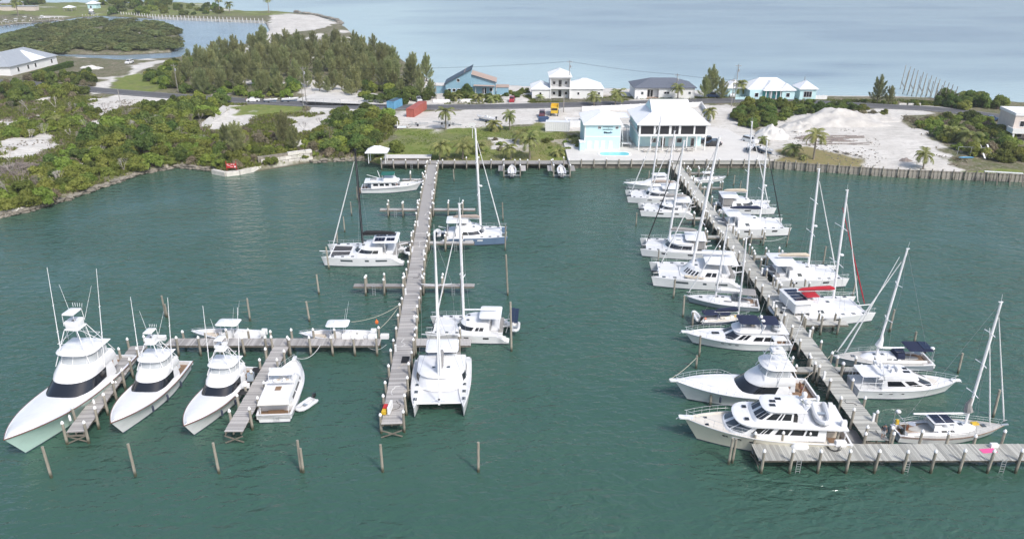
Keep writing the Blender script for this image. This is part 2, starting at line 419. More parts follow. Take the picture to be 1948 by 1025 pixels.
SANDP = [W2(q) for q in ([(170,190),(250,180),(400,191),(380,196),(290,198),(240,206),(190,222),(170,208)], [(0,238),(60,222),(130,207),(150,210),(120,220),(60,236),(10,250)],
    [(385,235),(420,208),(445,205),(500,215),(480,235),(400,250)], [(585,190),(720,180),(760,215),(650,225),(590,215)], [(545,225),(640,215),(620,250),(560,255)], [(0,270),(90,258),(120,275),(60,300),(0,300)],
    [(930,262),(1010,258),(1040,268),(1000,282),(940,280)], [(1055,266),(1095,262),(1110,290),(1075,285)], [(940,178),(1000,176),(1012,200),(940,200)], [(700,170),(580,150),(570,185),(640,200)], [(740,175),(960,180),(960,200),(700,200)])]
SANDFAR = W2([(505,55),(520,26),(600,30),(645,45),(600,60),(540,70),(545,90),(420,125),(400,115),(470,90)], 1)
BEACH = W2([(330,-8),(395,4),(450,22),(400,26),(370,10)], 1)
ROAD = [G2(u, v, 2.2) for u, v in [(-60,152),(60,160),(180,171),(300,181),(420,189),(560,197),(690,203),(800,204),(940,203),(1100,199),(1260,195),(1400,191),(1520,194),(1650,201),(1780,208),(1900,222),(2050,245)]]
def land_z(X, Y):
    sd = land_sd(X, Y)
    z = np.clip(sd*1.3, -1.6, 1.0)+.45*np.clip(sd/6, 0, 1)
    z += .65*np.clip((sd-8)/30, 0, 1)
    built = (sdist(X, Y, YARD) > -6) | (sdist(X, Y, LAWN) > -3) | (sdist(X, Y, ROAD, False) < 6) | (sdist(X, Y, LOT) > -4)
    bump = (vnoise(X, Y, 9, 1)-.5)*.9+(vnoise(X, Y, 3.5, 2)-.5)*.4
    z += np.where(built, .12, 1.0)*bump*np.clip((sd-1)/5, 0, 1)
    dr = sdist(X, Y, ROAD, False); w = np.clip((9-dr)/5, 0, 1)*(sd > 2); z = z*(1-w)+2.12*w
    return z
_edge = lambda P: (lambda X, Y: np.clip(.5+(sdist(X, Y, P)+(vnoise(X, Y, 4, 5)-.5)*5+(vnoise(X, Y, 1.5, 6)-.5)*2)/2.5, 0, 1))
def m_sand(X, Y):
    a = np.zeros_like(X)
    for P in SANDP+[LOT, YARD, DRIVE, SANDFAR, BEACH]: a = np.maximum(a, _edge(P)(X, Y))
    sd = land_sd(X, Y); a = np.maximum(a, .35*np.clip(1.6-sd, 0, 1))
    behind = np.clip((Y-262)/4, 0, 1)*np.clip((X+40)/10, 0, 1)
    a = np.maximum(a, np.maximum(behind*.9, .9*np.clip((vnoise(X, Y, 11, 9)-.74)*6, 0, 1)))
    return a
def m_grass(X, Y):
    a = np.zeros_like(X)
    for P in [LAWN, LAWN2, LAWN3, GRASSR]: a = np.maximum(a, _edge(P)(X, Y))
    far = np.clip((Y-560)/20, 0, 1)*np.clip((-150-X)/20, 0, 1); a = np.maximum(a, far*.7)
    for P in SANDP[6:8]: a = a*(1-.9*_edge(P)(X, Y))
    return a*(.55+.45*np.clip((vnoise(X, Y, 5, 31)-.25)*3, 0, 1))
def m_dry(X, Y): return np.maximum(_edge(DRYG)(X, Y), .8*np.clip((vnoise(X, Y, 7, 12)-.5)*5, 0, 1)*_edge(LAWN)(X, Y)*.7)

m = bpy.data.materials.new('land'); m.use_nodes = True; MATS['land'] = m
N = m.node_tree.nodes; Lk = m.node_tree.links; p = N['Principled BSDF']; p.inputs['Roughness'].default_value = .95; p.inputs['Specular IOR Level'].default_value = .1
g = N.new('ShaderNodeNewGeometry')
def _nz(scale, detail=5, rough=.65):
    n = N.new('ShaderNodeTexNoise'); n.inputs['Scale'].default_value = scale; n.inputs['Detail'].default_value = detail; n.inputs['Roughness'].default_value = rough
    Lk.new(g.outputs['Position'], n.inputs['Vector']); return n.outputs[0]
def _mr(x, a, b):
    r = N.new('ShaderNodeMapRange'); r.inputs[1].default_value = a; r.inputs[2].default_value = b; Lk.new(x, r.inputs[0]); return r.outputs[0]
def _mix(f, a, b):
    x = N.new('ShaderNodeMix'); x.data_type = 'RGBA'; Lk.new(f, x.inputs[0])
    for s_, v_ in ((6, a), (7, b)):
        if isinstance(v_, tuple): x.inputs[s_].default_value = (*v_, 1)
        else: Lk.new(v_, x.inputs[s_])
    return x.outputs[2]
def _at(nm):
    a = N.new('ShaderNodeAttribute'); a.attribute_name = nm; return a.outputs['Fac']
def _edgeat(nm, sharp=.25):
    q = N.new('ShaderNodeMath'); q.operation = 'MULTIPLY_ADD'; q.inputs[1].default_value = .7; q.inputs[2].default_value = -.35; Lk.new(_nz(.9, 6), q.inputs[0])
    s_ = N.new('ShaderNodeMath'); s_.operation = 'ADD'; Lk.new(_at(nm), s_.inputs[0]); Lk.new(q.outputs[0], s_.inputs[1]); return _mr(s_.outputs[0], .5-sharp, .5+sharp)
scrub = _mix(_mr(_nz(.35), .38, .62), (.19,.165,.115), (.10,.115,.045))
scrub = _mix(_mr(_nz(1.3), .52, .7), scrub, (.33,.30,.25))
sand = _mix(_mr(_nz(.12, 6), .35, .65), (.66,.635,.59), (.53,.505,.46))
sand = _mix(_mr(_nz(.8, 7, .75), .50, .72), sand, (.40,.375,.33))
_mpx = N.new('ShaderNodeMapping'); _mpx.inputs['Scale'].default_value = (.12, 1.1, 1); _mpx.inputs['Rotation'].default_value = (0, 0, .35); Lk.new(g.outputs['Position'], _mpx.inputs[0])
_ntr = N.new('ShaderNodeTexNoise'); _ntr.inputs['Scale'].default_value = 1.3; _ntr.inputs['Detail'].default_value = 5; Lk.new(_mpx.outputs[0], _ntr.inputs['Vector'])
sand = _mix(_mr(_ntr.outputs[0], .54, .70), sand, (.43,.41,.37))   # wheel tracks
grass = _mix(_mr(_nz(.5, 6), .35, .65), (.13,.18,.04), (.21,.225,.075))
dry = _mix(_mr(_nz(.7, 6), .35, .65), (.27,.22,.115), (.20,.19,.08))
c = _mix(_edgeat('sand'), scrub, sand); c = _mix(_edgeat('grass'), c, grass); c = _mix(_edgeat('dry', .35), c, dry)
sx = N.new('ShaderNodeSeparateXYZ'); Lk.new(g.outputs['Position'], sx.inputs[0])
wet = N.new('ShaderNodeMapRange'); wet.inputs[1].default_value = .1; wet.inputs[2].default_value = .5; Lk.new(sx.outputs[2], wet.inputs[0])
c = _mix(wet.outputs[0], (.09,.085,.06), c)
Lk.new(c, p.inputs['Base Color'])
bp = N.new('ShaderNodeBump'); bp.inputs['Strength'].default_value = .6; bp.inputs['Distance'].default_value = .25; Lk.new(_nz(1.6, 6), bp.inputs['Height']); Lk.new(bp.outputs[0], p.inputs['Normal'])

def axis(*segs):
    out = []
    for a, b, st in segs: out += list(np.arange(a, b, st))
    return np.array(out+[segs[-1][1]])
gx = axis((-420,-180,3), (-180,140,1.0), (140,240,4)); gy = axis((138,270,1.0), (270,420,2.0), (420,700,3.5))
tag(link('ground', grid('ground', gx, gy, 'land', {'sand': m_sand, 'grass': m_grass, 'dry': m_dry}, land_z)), kind='structure')
# water sheets: the harbour and the open sea meet under the land
def shoal_h(X, Y): return .8*np.clip(1-np.abs(land_sd(X, Y))/9, 0, 1)
tag(link('harbour_water', grid('harbour_water', axis((-420,-130,20),(-130,140,3),(140,420,20)), axis((-60,120,15),(120,222,3)), 'harbour_water', {'shoal': shoal_h})), kind='structure')
def shoal_s(X, Y):
    sd = -land_sd(X, Y)
    s = .9*np.exp(-np.clip(sd, 0, None)/75)+.26
    s += .55*np.exp(-((X+110)/55)**2-((Y-640)/170)**2)+.30*np.exp(-((X-10)/40)**2-((Y-330)/30)**2)
    s -= .28*np.clip((vnoise(X, Y*2.2, 70, 21)-.5)*3, 0, 1)*np.clip(sd/40, 0, 1)
    s -= .75*np.exp(-((X-118)/22)**2-((Y-322)/9)**2)+.5*np.exp(-((X-150)/26)**2-((Y-345)/10)**2)
    canal = sdist(X, Y, CANAL) > -2
    return np.where(canal, .12, s)
tag(link('sea', grid('sea', axis((-3000,-500,250),(-500,420,8),(420,3000,250)), axis((222,800,6),(800,3600,280)), 'sea_water', {'shoal': shoal_s})), kind='structure')

# ------------------------------------------------------------------ road
def strip(P, w, z, off=0.0, t0=0, step=4.0):
    """sheet of width w along polyline P (smoothed)"""
    pts = []
    for i in range(len(P)-1):
        n = max(1, int(math.dist(P[i], P[i+1])/step))
        p0 = P[max(i-1, 0)]; p1 = P[i]; p2 = P[i+1]; p3 = P[min(i+2, len(P)-1)]
        for k in range(n):
            t = k/n
            pts.append(tuple(.5*(2*p1[j]+(p2[j]-p0[j])*t+(2*p0[j]-5*p1[j]+4*p2[j]-p3[j])*t*t+(3*p1[j]-p0[j]-3*p2[j]+p3[j])*t**3) for j in (0, 1)))
    pts.append(P[-1]); out = []
    for i, q in enumerate(pts):
        a = pts[max(i-1, 0)]; b = pts[min(i+1, len(pts)-1)]; d = Vector((b[0]-a[0], b[1]-a[1])).normalized(); n = Vector((-d.y, d.x))
        c = Vector(q)+n*off; out.append([(*(c-n*w/2), z), (*(c+n*w/2), z)])
    return out
rs = strip(ROAD, 7.2, 2.30); rb = strip(ROAD, 8.4, 2.0)
mb = MB(); mb.rings([[b[0], a[0], a[1], b[1]] for a, b in zip(rs, rb)], close=False)
road = tag(mb.build('road', 'asphalt'), kind='structure')
for off in (-3.2, 3.2):
    mb = MB(); mb.rings(strip(ROAD, .14, 2.306, off), close=False); mb.build('road_line', 'road_paint', road)

# marina yard: pale concrete slabs round the buildings
tag(MB().prism([(13.5,179.6),(61.5,178.8),(63,190),(60.5,212),(62,236),(51,236),(51,196),(13.5,196)], 1.2, 1.99).build('pavement', 'concrete_pale'), kind='structure')
# ------------------------------------------------------------------ plants
def leaves(n, fn, size, aspect=1.6, up=.35):
    """n leaf quads; fn(i) gives positions and outward normals"""
    P, Nn = fn(n)
    r = RNG.normal(size=(n, 3)); Nn = Nn+r*.55; Nn[:, 2] += up; Nn /= np.linalg.norm(Nn, axis=1)[:, None]+1e-9
    t = np.cross(Nn, RNG.normal(size=(n, 3))); t /= np.linalg.norm(t, axis=1)[:, None]+1e-9; b = np.cross(Nn, t)
    s = size*RNG.uniform(.6, 1.3, n)[:, None]; t = t*s*aspect/2; b = b*s/2
    V = np.stack([P-t, P+b*.9, P+t, P-b*.9], 1).reshape(-1, 3)
    return V, np.arange(4*n).reshape(n, 4)
def lump_fn(lumps, shell=.75):
    L = np.array(lumps); w = (L[:, 3]*L[:, 4])**1.0; w /= w.sum()
    def fn(n):
        k = RNG.choice(len(L), n, p=w); d = RNG.normal(size=(n, 3)); d /= np.linalg.norm(d, axis=1)[:, None]
        d[:, 2] = np.where(d[:, 2] < -.35, -d[:, 2], d[:, 2])
        r = RNG.uniform(shell, 1.06, n)**.8+np.where(RNG.random(n) < .12, RNG.uniform(0, .3, n), 0)
        return L[k, :3]+d*r[:, None]*np.stack([L[k, 3], L[k, 3], L[k, 4]], 1), d
    return fn
def stems_mb(lumps, n, r=.05):
    mb = MB()
    for l in lumps[:n]:
        a = (l[0]*.15, l[1]*.15, 0); b = (l[0]*.8, l[1]*.8, l[2]+l[4]*.4); c = (lerp(a[0], b[0], .5)+random.uniform(-.15, .15), lerp(a[1], b[1], .5)+random.uniform(-.15, .15), b[2]*.55)
        mb.tube([a, c, b], r, 5, r*.4)
    return mb
def bush_proto(leafmat, nl, spread, hgt, nleaf, size, up=.35, shell=.75):
    """shrub about 1 m in radius at scale 1"""
    lumps = []
    for i in range(nl):
        a = random.uniform(0, 6.28); rr = spread*math.sqrt(random.uniform(0, 1))
        rad = random.uniform(.32, .55)*(1.1-.4*rr/max(spread, .01)); z = hgt*random.uniform(.35, 1.0)*(1-.45*(rr/max(spread, .01))**2)
        lumps.append((rr*math.cos(a), rr*math.sin(a), max(z-rad*.6, .15), rad, rad*random.uniform(.7, 1.0)))
    V, F = leaves(nleaf, lump_fn(lumps, shell), size, up=up)
    V[:, 2] = np.maximum(V[:, 2], .0)
    st = stems_mb(lumps, nl, .045).mesh('stem', 'trunk')
    return st, np_mesh('foliage', V, F, leafmat)
PROTO = {}
PROTO['scrub'] = [bush_proto('leaf_scrub', 11, .85, 1.25, 2600, .14) for _ in range(4)]
PROTO['bright'] = [bush_proto('leaf_bright', 10, .8, 1.1, 2200, .17) for _ in range(3)]
PROTO['dark'] = [bush_proto('leaf_dark', 12, .75, 1.5, 2800, .15) for _ in range(4)]
PROTO['dry'] = [bush_proto('leaf_dry', 9, .8, .95, 1500, .11, shell=.3) for _ in range(3)]
PROTO['mangrove'] = [bush_proto('leaf_mangrove', 12, .95, 1.05, 2400, .14, up=.6) for _ in range(3)]
def casuarina_proto(h=8.0, npl=20, per=300):
    """slender trunk carrying upright feathery plumes of needle sprays"""
    tr = MB(); lean = random.uniform(-.3, .3); tr.tube([(0,0,-.2), (lean*.3, 0, h*.4), (lean, lean*.5, h*.97)], .16, 6, .02); Vs = []
    for i in range(npl):
        f = .80 if i == 0 else .06+.72*(i/npl)+random.uniform(-.04, .04); a = i*2.4+random.uniform(-.4, .4)
        out = 0 if i == 0 else (.35+1.75*(1-f)**1.1)*random.uniform(.7, 1.2); up = h*(.22 if i == 0 else random.uniform(.16, .27))+.3
        p0 = np.array([lean*f, lean*.5*f, h*f]); p1 = p0+np.array([out*math.cos(a), out*math.sin(a), up*.35]); p2 = p1+np.array([.35*out*math.cos(a), .35*out*math.sin(a), up*.75])
        tr.tube([p0, p1, p2], .03, 4, .008, False)
        t = RNG.uniform(.05, 1.0, per)**.85; tt = t[:, None]; P = (1-tt)**2*p0+2*tt*(1-tt)*p1+tt**2*p2
        rad = (.40*(1-t)**.7+.05)*np.where(t < .25, t*3+.25, 1.0); P = P+RNG.normal(size=(per, 3))*rad[:, None]*np.array([.8, .8, .5])
        d = RNG.normal(size=(per, 3))*.35+np.array([.25*math.cos(a), .25*math.sin(a), .75]); d /= np.linalg.norm(d, axis=1)[:, None]
        sd = np.cross(d, RNG.normal(size=(per, 3))); sd /= np.linalg.norm(sd, axis=1)[:, None]
        ll = RNG.uniform(.3, .6, per)[:, None]; w = RNG.uniform(.022, .05, per)[:, None]
        Vs.append(np.stack([P-sd*w, P+sd*w, P+d*ll+sd*w*.3, P+d*ll-sd*w*.3], 1).reshape(-1, 3))
    V = np.concatenate(Vs); return tr.mesh('trunk', 'trunk'), np_mesh('crown', V, np.arange(len(V)).reshape(-1, 4), 'leaf_casuarina')
PROTO['casuarina'] = [casuarina_proto(8.0, 20+3*i) for i in range(4)]
def palm_proto(h, nf=17, fl=2.6):
    tr = MB(); bx, by = random.uniform(-.5, .5), random.uniform(-.4, .4)
    tr.tube([(0,0,-.2), (bx*.2, by*.2, h*.35), (bx*.6, by*.6, h*.7), (bx, by, h)], .19, 8, .11)
    tr.ell((bx, by, h), (.22, .22, .35), 8, 4)
    Vs = []; Fs = []; k = 0
    for i in range(nf):
        a = 2*math.pi*i/nf*2.4+random.uniform(-.2, .2); el = R(lerp(72, -22, i/nf))+random.uniform(-.12, .12); L = fl*random.uniform(.85, 1.12)
        pts = []; p_ = np.array([bx, by, h+.1]); e = el; ns = 9
        for s_ in range(ns):
            pts.append(p_.copy()); p_ = p_+L/(ns-1)*np.array([math.cos(a)*math.cos(e), math.sin(a)*math.cos(e), math.sin(e)]); e -= R(9+s_*1.6)
        pts = np.array(pts); side = np.array([-math.sin(a), math.cos(a), 0])
        for s_ in range(ns-1):
            w = .02; q = [pts[s_]-side*w, pts[s_]+side*w, pts[s_+1]+side*w*.6, pts[s_+1]-side*w*.6]; Vs += q; Fs.append([k, k+1, k+2, k+3]); k += 4
            for sub in (0., .33, .66):
                o = pts[s_]*(1-sub)+pts[s_+1]*sub; ax = pts[s_+1]-pts[s_]; ax /= np.linalg.norm(ax); tt = (s_+sub)/(ns-1)
                if tt < .12: continue
                ll = fl*.36*math.sin(math.pi*min(1, .12+tt*.86))**.6
                for sg in (-1, 1):
                    d = side*sg*.8+ax*.62+np.array([0, 0, -.34+random.uniform(-.15, .1)]); d /= np.linalg.norm(d); wv = ax*.07
                    Vs += [o-wv, o+wv, o+d*ll+wv*.2, o+d*ll-wv*.2]; Fs.append([k, k+1, k+2, k+3]); k += 4
    return tr.mesh('trunk', 'palm_trunk', True), np_mesh('crown', np.array(Vs), np.array(Fs), 'leaf_palm')
PROTO['palm'] = [palm_proto(2.6), palm_proto(3.4), palm_proto(4.4)]
PROTO['palm_low'] = [palm_proto(.9, 14, 2.2), palm_proto(1.3, 15, 2.3)]
PROTO['palm_tall'] = [palm_proto(6.5, 18, 2.7)]

def zat(x, y): return float(land_z(np.array([float(x)]), np.array([float(y)]))[0])
def plant(kind, x, y, s, name, label, cat, group, sz=None, z=None, parts=('stem', 'foliage'), i=None):
    pr = PROTO[kind]; a, b = pr[random.randrange(len(pr)) if i is None else i % len(pr)]
    z = zat(x, y) if z is None else z
    t = thing(name, label, cat, (x, y, z-.05), random.uniform(0, 6.28), group); w = 1.05 if kind == 'casuarina' else 1.0; t.scale = (s*w*random.uniform(.85, 1.15), s*w*random.uniform(.85, 1.15), sz or s)
    link(parts[0], a, t); link(parts[1], b, t)
    return t
USED = []
def scatter(poly, n, dmin, tries=60, avoid=()):
    xs = [p[0] for p in poly]; ys = [p[1] for p in poly]; out = []
    for _ in range(n*tries):
        x = random.uniform(min(xs), max(xs)); y = random.uniform(min(ys), max(ys))
        if not in_poly(np.array([x]), np.array([y]), poly)[0]: continue
        if any((x-a)**2+(y-b)**2 < dmin*dmin for a, b in out): continue
        if any(in_poly(np.array([x]), np.array([y]), q)[0] for q in avoid): continue
        out.append((x, y))
        if len(out) >= n: break
    return out
NO_ROAD = lambda x, y, d=5.0: float(sdist(np.array([x]), np.array([y]), ROAD, False)[0]) > d
def onland(x, y, d=.8): return float(land_sd(np.array([x]), np.array([y]))[0]) > d

BARE = ('scrub_bush', 'roadside_shrub', 'coastal_shrub', 'bank_shrub')
def place_word(x, y, pts):
    xs = [p[0] for p in pts]; ys = [p[1] for p in pts]; fx = (x-min(xs))/(max(xs)-min(xs)+1e-6); fy = (y-min(ys))/(max(ys)-min(ys)+1e-6)
    return ('near ' if fy < .34 else 'far ' if fy > .67 else 'mid-depth ')+('left' if fx < .25 else 'centre left' if fx < .5 else 'centre right' if fx < .75 else 'right')
# casuarina grove behind the road
GROVE = W2([(325,182),(330,130),(400,112),(460,100),(500,88),(620,92),(700,100),(760,125),(815,150),(832,180),(800,190),(690,186),(600,180),(540,190),(440,182)])
n = 0
for x, y in scatter(GROVE, 190, 2.5):
    if not NO_ROAD(x, y, 6) or not onland(x, y, 1.5): continue
    s = random.uniform(.6, 1.15)*(1.1 if y > 275 else 1.0)
    plant('casuarina', x, y, s, 'casuarina_tree', 'feathery grey-green casuarina in the dense grove behind the road, '+place_word(x, y, GROVE), 'tree', 'casuarina grove behind the road', parts=('trunk', 'crown')); n += 1
def bushes(px, n, dmin, kinds, smin, smax, name, label, group, z=2.0, cat='shrub', avoid=(), road=4.5, hz=None):
    P_ = W2(px, z)
    for x, y in scatter(P_, n, dmin, avoid=avoid):
        if not onland(x, y) or not NO_ROAD(x, y, road) or (name in BARE and m_sand(np.array([x]), np.array([y]))[0] > .8): continue
        s = random.uniform(smin, smax)
        k = random.choice(kinds); plant(k, x, y, s, name, label+', '+place_word(x, y, P_) if n > 12 else label, cat, group, sz=s*random.uniform(.8, 1.15)*(hz or 1))
SANDX = [SANDP[0], SANDP[1], SANDP[5]]
# broadleaf trees along the near edge of the grove
bushes([(420,198),(560,196),(575,180),(560,165),(430,170),(350,176)], 26, 3.0, ['dark','dark','bright'], 2.2, 3.2, 'sea_grape_tree', 'rounded dark broadleaf tree at the foot of the casuarina grove', 'broadleaf trees at the foot of the grove', cat='tree', road=5)
bushes([(660,192),(700,160),(790,165),(835,190),(760,200)], 24, 3.0, ['dark','dark','bright'], 2.2, 3.3, 'sea_grape_tree', 'rounded broadleaf tree between the grove and the white gravel drive', 'broadleaf trees beside the white gravel drive', cat='tree', road=5)
# left bank
bushes([(0,398),(60,388),(130,368),(190,345),(250,325),(330,308),(420,318),(450,305),(400,270),(330,225),(240,240),(180,262),(120,300),(60,345),(0,380)], 210, 1.9, ['scrub','scrub','dark','bright','scrub','bright','dry'], 1.2, 2.9, 'coastal_shrub', 'dense green shrub in the thicket along the left rocky bank', 'shrubs of the thicket on the left bank')
bushes([(150,300),(250,290),(330,290),(320,240),(240,235),(170,262)], 20, 3.6, ['dark','bright','scrub'], 2.8, 4.0, 'coastal_tree', 'large rounded broadleaf tree rising from the left bank thicket', 'large trees in the left bank thicket', cat='tree')
bushes([(240,235),(330,225),(400,235),(445,205),(420,190),(350,196),(290,205)], 34, 2.6, ['scrub','dark','bright'], 2.0, 3.2, 'roadside_shrub', 'green shrub between the road and the left bank thicket', 'shrubs between the road and the bank')
bushes([(0,310),(60,262),(150,240),(190,215),(140,210),(60,225),(0,262)], 90, 1.9, ['scrub','bright','dry','scrub'], 1.2, 2.6, 'scrub_bush', 'loose green scrub bush among pale bare ground at far left', 'scrub bushes on the bare ground at far left', avoid=[SANDX[2]])
bushes([(0,210),(90,195),(180,185),(170,150),(60,148),(0,165)], 90, 2.1, ['dark','dry','scrub','scrub'], 1.8, 3.0, 'hedge_shrub', 'tall shrub with brown bare stems near the white house', 'tall shrubs near the white house', hz=1.15)
bushes([(400,250),(470,240),(600,270),(690,262),(700,298),(600,300),(480,312),(430,318)], 80, 2.0, ['scrub','bright','dry','dry'], 1.2, 2.2, 'bank_shrub', 'low yellow-green shrub on the slope above the white block wall', 'low shrubs above the white block wall')
bushes([(590,262),(640,222),(700,205),(745,235),(752,285),(690,300),(640,300)], 60, 2.2, ['dark','scrub','bright','scrub'], 1.8, 3.0, 'corner_shrub', 'dark green shrub in the thicket at the corner of the lawn', 'shrubs of the thicket beside the lawn')
for (u, v, s) in [(455,290,.95),(540,268,1.0),(560,282,.75),(430,275,.7),(1078,0,0)][:4]:
    x, y = G2(u, v, 2); plant('casuarina', x, y, s, 'young_casuarina_tree', 'young wispy casuarina sapling on the slope above the block wall', 'tree', 'casuarina saplings above the block wall', parts=('trunk', 'crown'))
bushes([(930,262),(1010,255),(1095,262),(1105,285),(1000,290),(930,285)], 16, 2.4, ['dry','bright','scrub'], .6, 1.2, 'lawn_weed', 'low weedy clump on the stony patch of the lawn', 'weed clumps on the lawn', z=1.7)
# right-hand vegetation
bushes([(1398,236),(1400,208),(1440,200),(1560,203),(1650,208),(1610,216),(1520,222),(1450,250)], 60, 1.9, ['dark','dark','scrub'], 1.5, 2.4, 'hedge_bush', 'dark green bush in the belt between the road and the sand lot', 'bushes between the road and the sand lot')
bushes([(1600,212),(1690,216),(1670,228),(1620,222)], 8, 2.2, ['dry','scrub'], 1.2, 1.7, 'dry_bush', 'brownish low bush beside the sand lot entrance', 'low bushes at the sand lot entrance')
bushes([(1722,235),(1760,225),(1850,215),(1920,250),(1960,300),(1900,305),(1850,295),(1790,270)], 75, 2.1, ['dark','scrub','scrub','bright','dry'], 1.3, 2.6, 'thicket_bush', 'dark green bush in the thicket right of the sand lot', 'bushes right of the sand lot')
bushes([(1775,212),(1790,180),(1880,185),(1910,205),(1860,215)], 18, 3.0, ['dark','dark','scrub'], 2.2, 3.2, 'coast_tree', 'rounded dark tree by the sea near the right edge', 'dark trees by the sea at right', cat='tree', road=4.5)
bushes([(1610,196),(1700,192),(1790,198),(1780,202),(1620,201)], 14, 2.4, ['scrub','dark'], .9, 1.3, 'verge_bush', 'low bush on the seaward verge of the road at right', 'low bushes on the seaward verge', road=4.6)
# house gardens
bushes([(845,196),(950,194),(945,183),(850,183)], 16, 2.3, ['dark','bright','scrub'], 1.1, 1.9, 'garden_bush', 'garden bush in front of the blue-grey house', 'garden bushes at the blue-grey house', road=4.3)
x, y = G2(885,182,2.3); plant('dark', x, y, 3.0, 'garden_tree', 'round dark tree against the front of the blue-grey house', 'tree', None)
bushes([(960,186),(1005,186),(1004,174),(965,170)], 6, 2.2, ['dark','scrub'], 1.2, 1.9, 'garden_shrub', 'green shrub between the blue-grey and the two-storey house', 'shrubs between the two houses', road=4.6)
# mangrove island and canal banks
for x, y in scatter(ISLE, 170, 4.6):
    if y > 700 or x < -330 or not onland(x, y, .6): continue
    s = random.uniform(4.2, 6.2); plant('mangrove', x, y, s, 'mangrove_tree', 'low dark mangrove on the canal island, '+place_word(x, y, ISLE), 'tree', 'mangroves on the canal island', sz=s*.6)
bushes([(190,32),(270,32),(310,22),(330,0),(200,-4),(190,20)], 60, 4.0, ['dark','scrub','bright'], 3.4, 5.4, 'far_bank_tree', 'dark tree on the far bank of the canal', 'trees on the far canal bank', cat='tree', z=1.5)
bushes([(-30,26),(70,14),(100,-2),(-10,-4)], 26, 5, ['dark','scrub'], 3.4, 5.4, 'far_corner_tree', 'dark tree behind the far boat docks', 'trees behind the far boat docks', cat='tree', z=1.5)
bushes([(380,8),(430,18),(420,28),(300,34),(290,25)], 24, 5, ['scrub','dark'], 2.0, 3.6, 'spit_bush', 'green bush on the far spit by the beach', 'bushes on the far spit', z=1.5)
bushes([(470,110),(330,125),(270,150),(330,175),(380,130)], 44, 3.2, ['scrub','bright','dark'], 2.2, 3.6, 'grove_edge_bush', 'bright green bush on the canal side of the casuarina grove', 'bushes on the canal side of the grove')
# single casuarinas by the road
for u, v, s, lb in [(1353,183,1.25,'lone feathery casuarina beside the dark-roofed white house'),(1668,196,1.05,'lone casuarina by the sea left of the bare dock posts'),(1690,199,.7,'small casuarina close to the bare dock posts')]:
    x, y = G2(u, v, 2.2); plant('casuarina', x, y, s, 'casuarina_tree', lb, 'tree', None, parts=('trunk', 'crown'))
for u, v, s in [(1340,188,.9),(1372,188,.8)]:
    x, y = G2(u, v, 2.2); plant('casuarina', x, y, s, 'casuarina_tree', 'smaller casuarina flanking the lone one by the dark-roofed house', 'tree', 'small casuarinas by the dark-roofed house', parts=('trunk', 'crown'))
# palms, each surveyed at its foot
PALMS = [('palm',848,246,1.0,'coconut palm beside the red container'),('palm',836,297,1.15,'leftmost coconut palm on the waterfront lawn'),('palm',880,297,1.15,'second coconut palm from the left on the waterfront lawn'),
 ('palm_low',907,288,1.1,'low bushy palm behind the tall white mast on the lawn'),('palm_low',937,249,1.2,'short palm on the upper edge of the lawn'),('palm',970,247,1.0,'coconut palm left of the white box trailer'),
 ('palm',1008,297,1.25,'large coconut palm in the middle of the lawn'),('palm',972,297,1.0,'coconut palm just left of the large one mid-lawn'),('palm_low',996,270,1.4,'bushy palm behind the large one mid-lawn'),('palm_low',1062,292,.9,'small low palm near the aqua building'),('palm_low',1093,272,.8,'small palm at the corner of the aqua building'),
 ('palm',1130,203,1.0,'palm before the two-storey white house'),('palm',1170,202,1.25,'fuller palm between the two white houses'),('palm',1289,192,1.0,'palm before the dark-roofed house'),('palm',1346,232,1.0,'young palm behind the marina restaurant'),
 ('palm',1403,183,1.35,'palm left of the aqua house'),('palm',1548,299,1.15,'palm beside the sheet-pile wall'),('palm_low',1504,292,1.1,'small low palm left of the sheet-pile wall palm'),('palm',1757,316,1.1,'palm at the right end of the sand lot'),
 ('palm_low',1530,300,.5,'tiny palm by the sheet-pile wall'),('palm_low',1452,270,.8,'small palm beside the white sand heap'),('palm_low',1840,275,1.6,'bushy palm in the thicket right of the sand lot'),('palm_low',1800,262,1.3,'smaller palm on the left of the right thicket'),
 ('palm_tall',512,26,1.35,'tall palm standing alone on the far spit'),('palm_tall',418,24,1.2,'palm on the far canal bank'),('palm',437,26,1.5,'lower palm on the far canal bank'),('palm',35,30,1.8,'palm behind the far boat docks'),
 ('palm_low',868,194,1.0,'left garden palm at the blue-grey house'),('palm_low',910,194,1.0,'middle garden palm at the blue-grey house'),('palm_low',938,195,1.2,'right garden palm at the blue-grey house'),('palm_low',1028,190,.8,'small palm at the left wall of the two-storey house'),
 ('palm_low',112,238,1.3,'palm-like plant on the bare ground at far left')]
for k, u, v, s, lb in PALMS:
    x, y = G2(u, v, 2.0); plant(k, x, y, s*1.15, 'palm_tree', lb, 'palm', None, parts=('trunk', 'crown'))
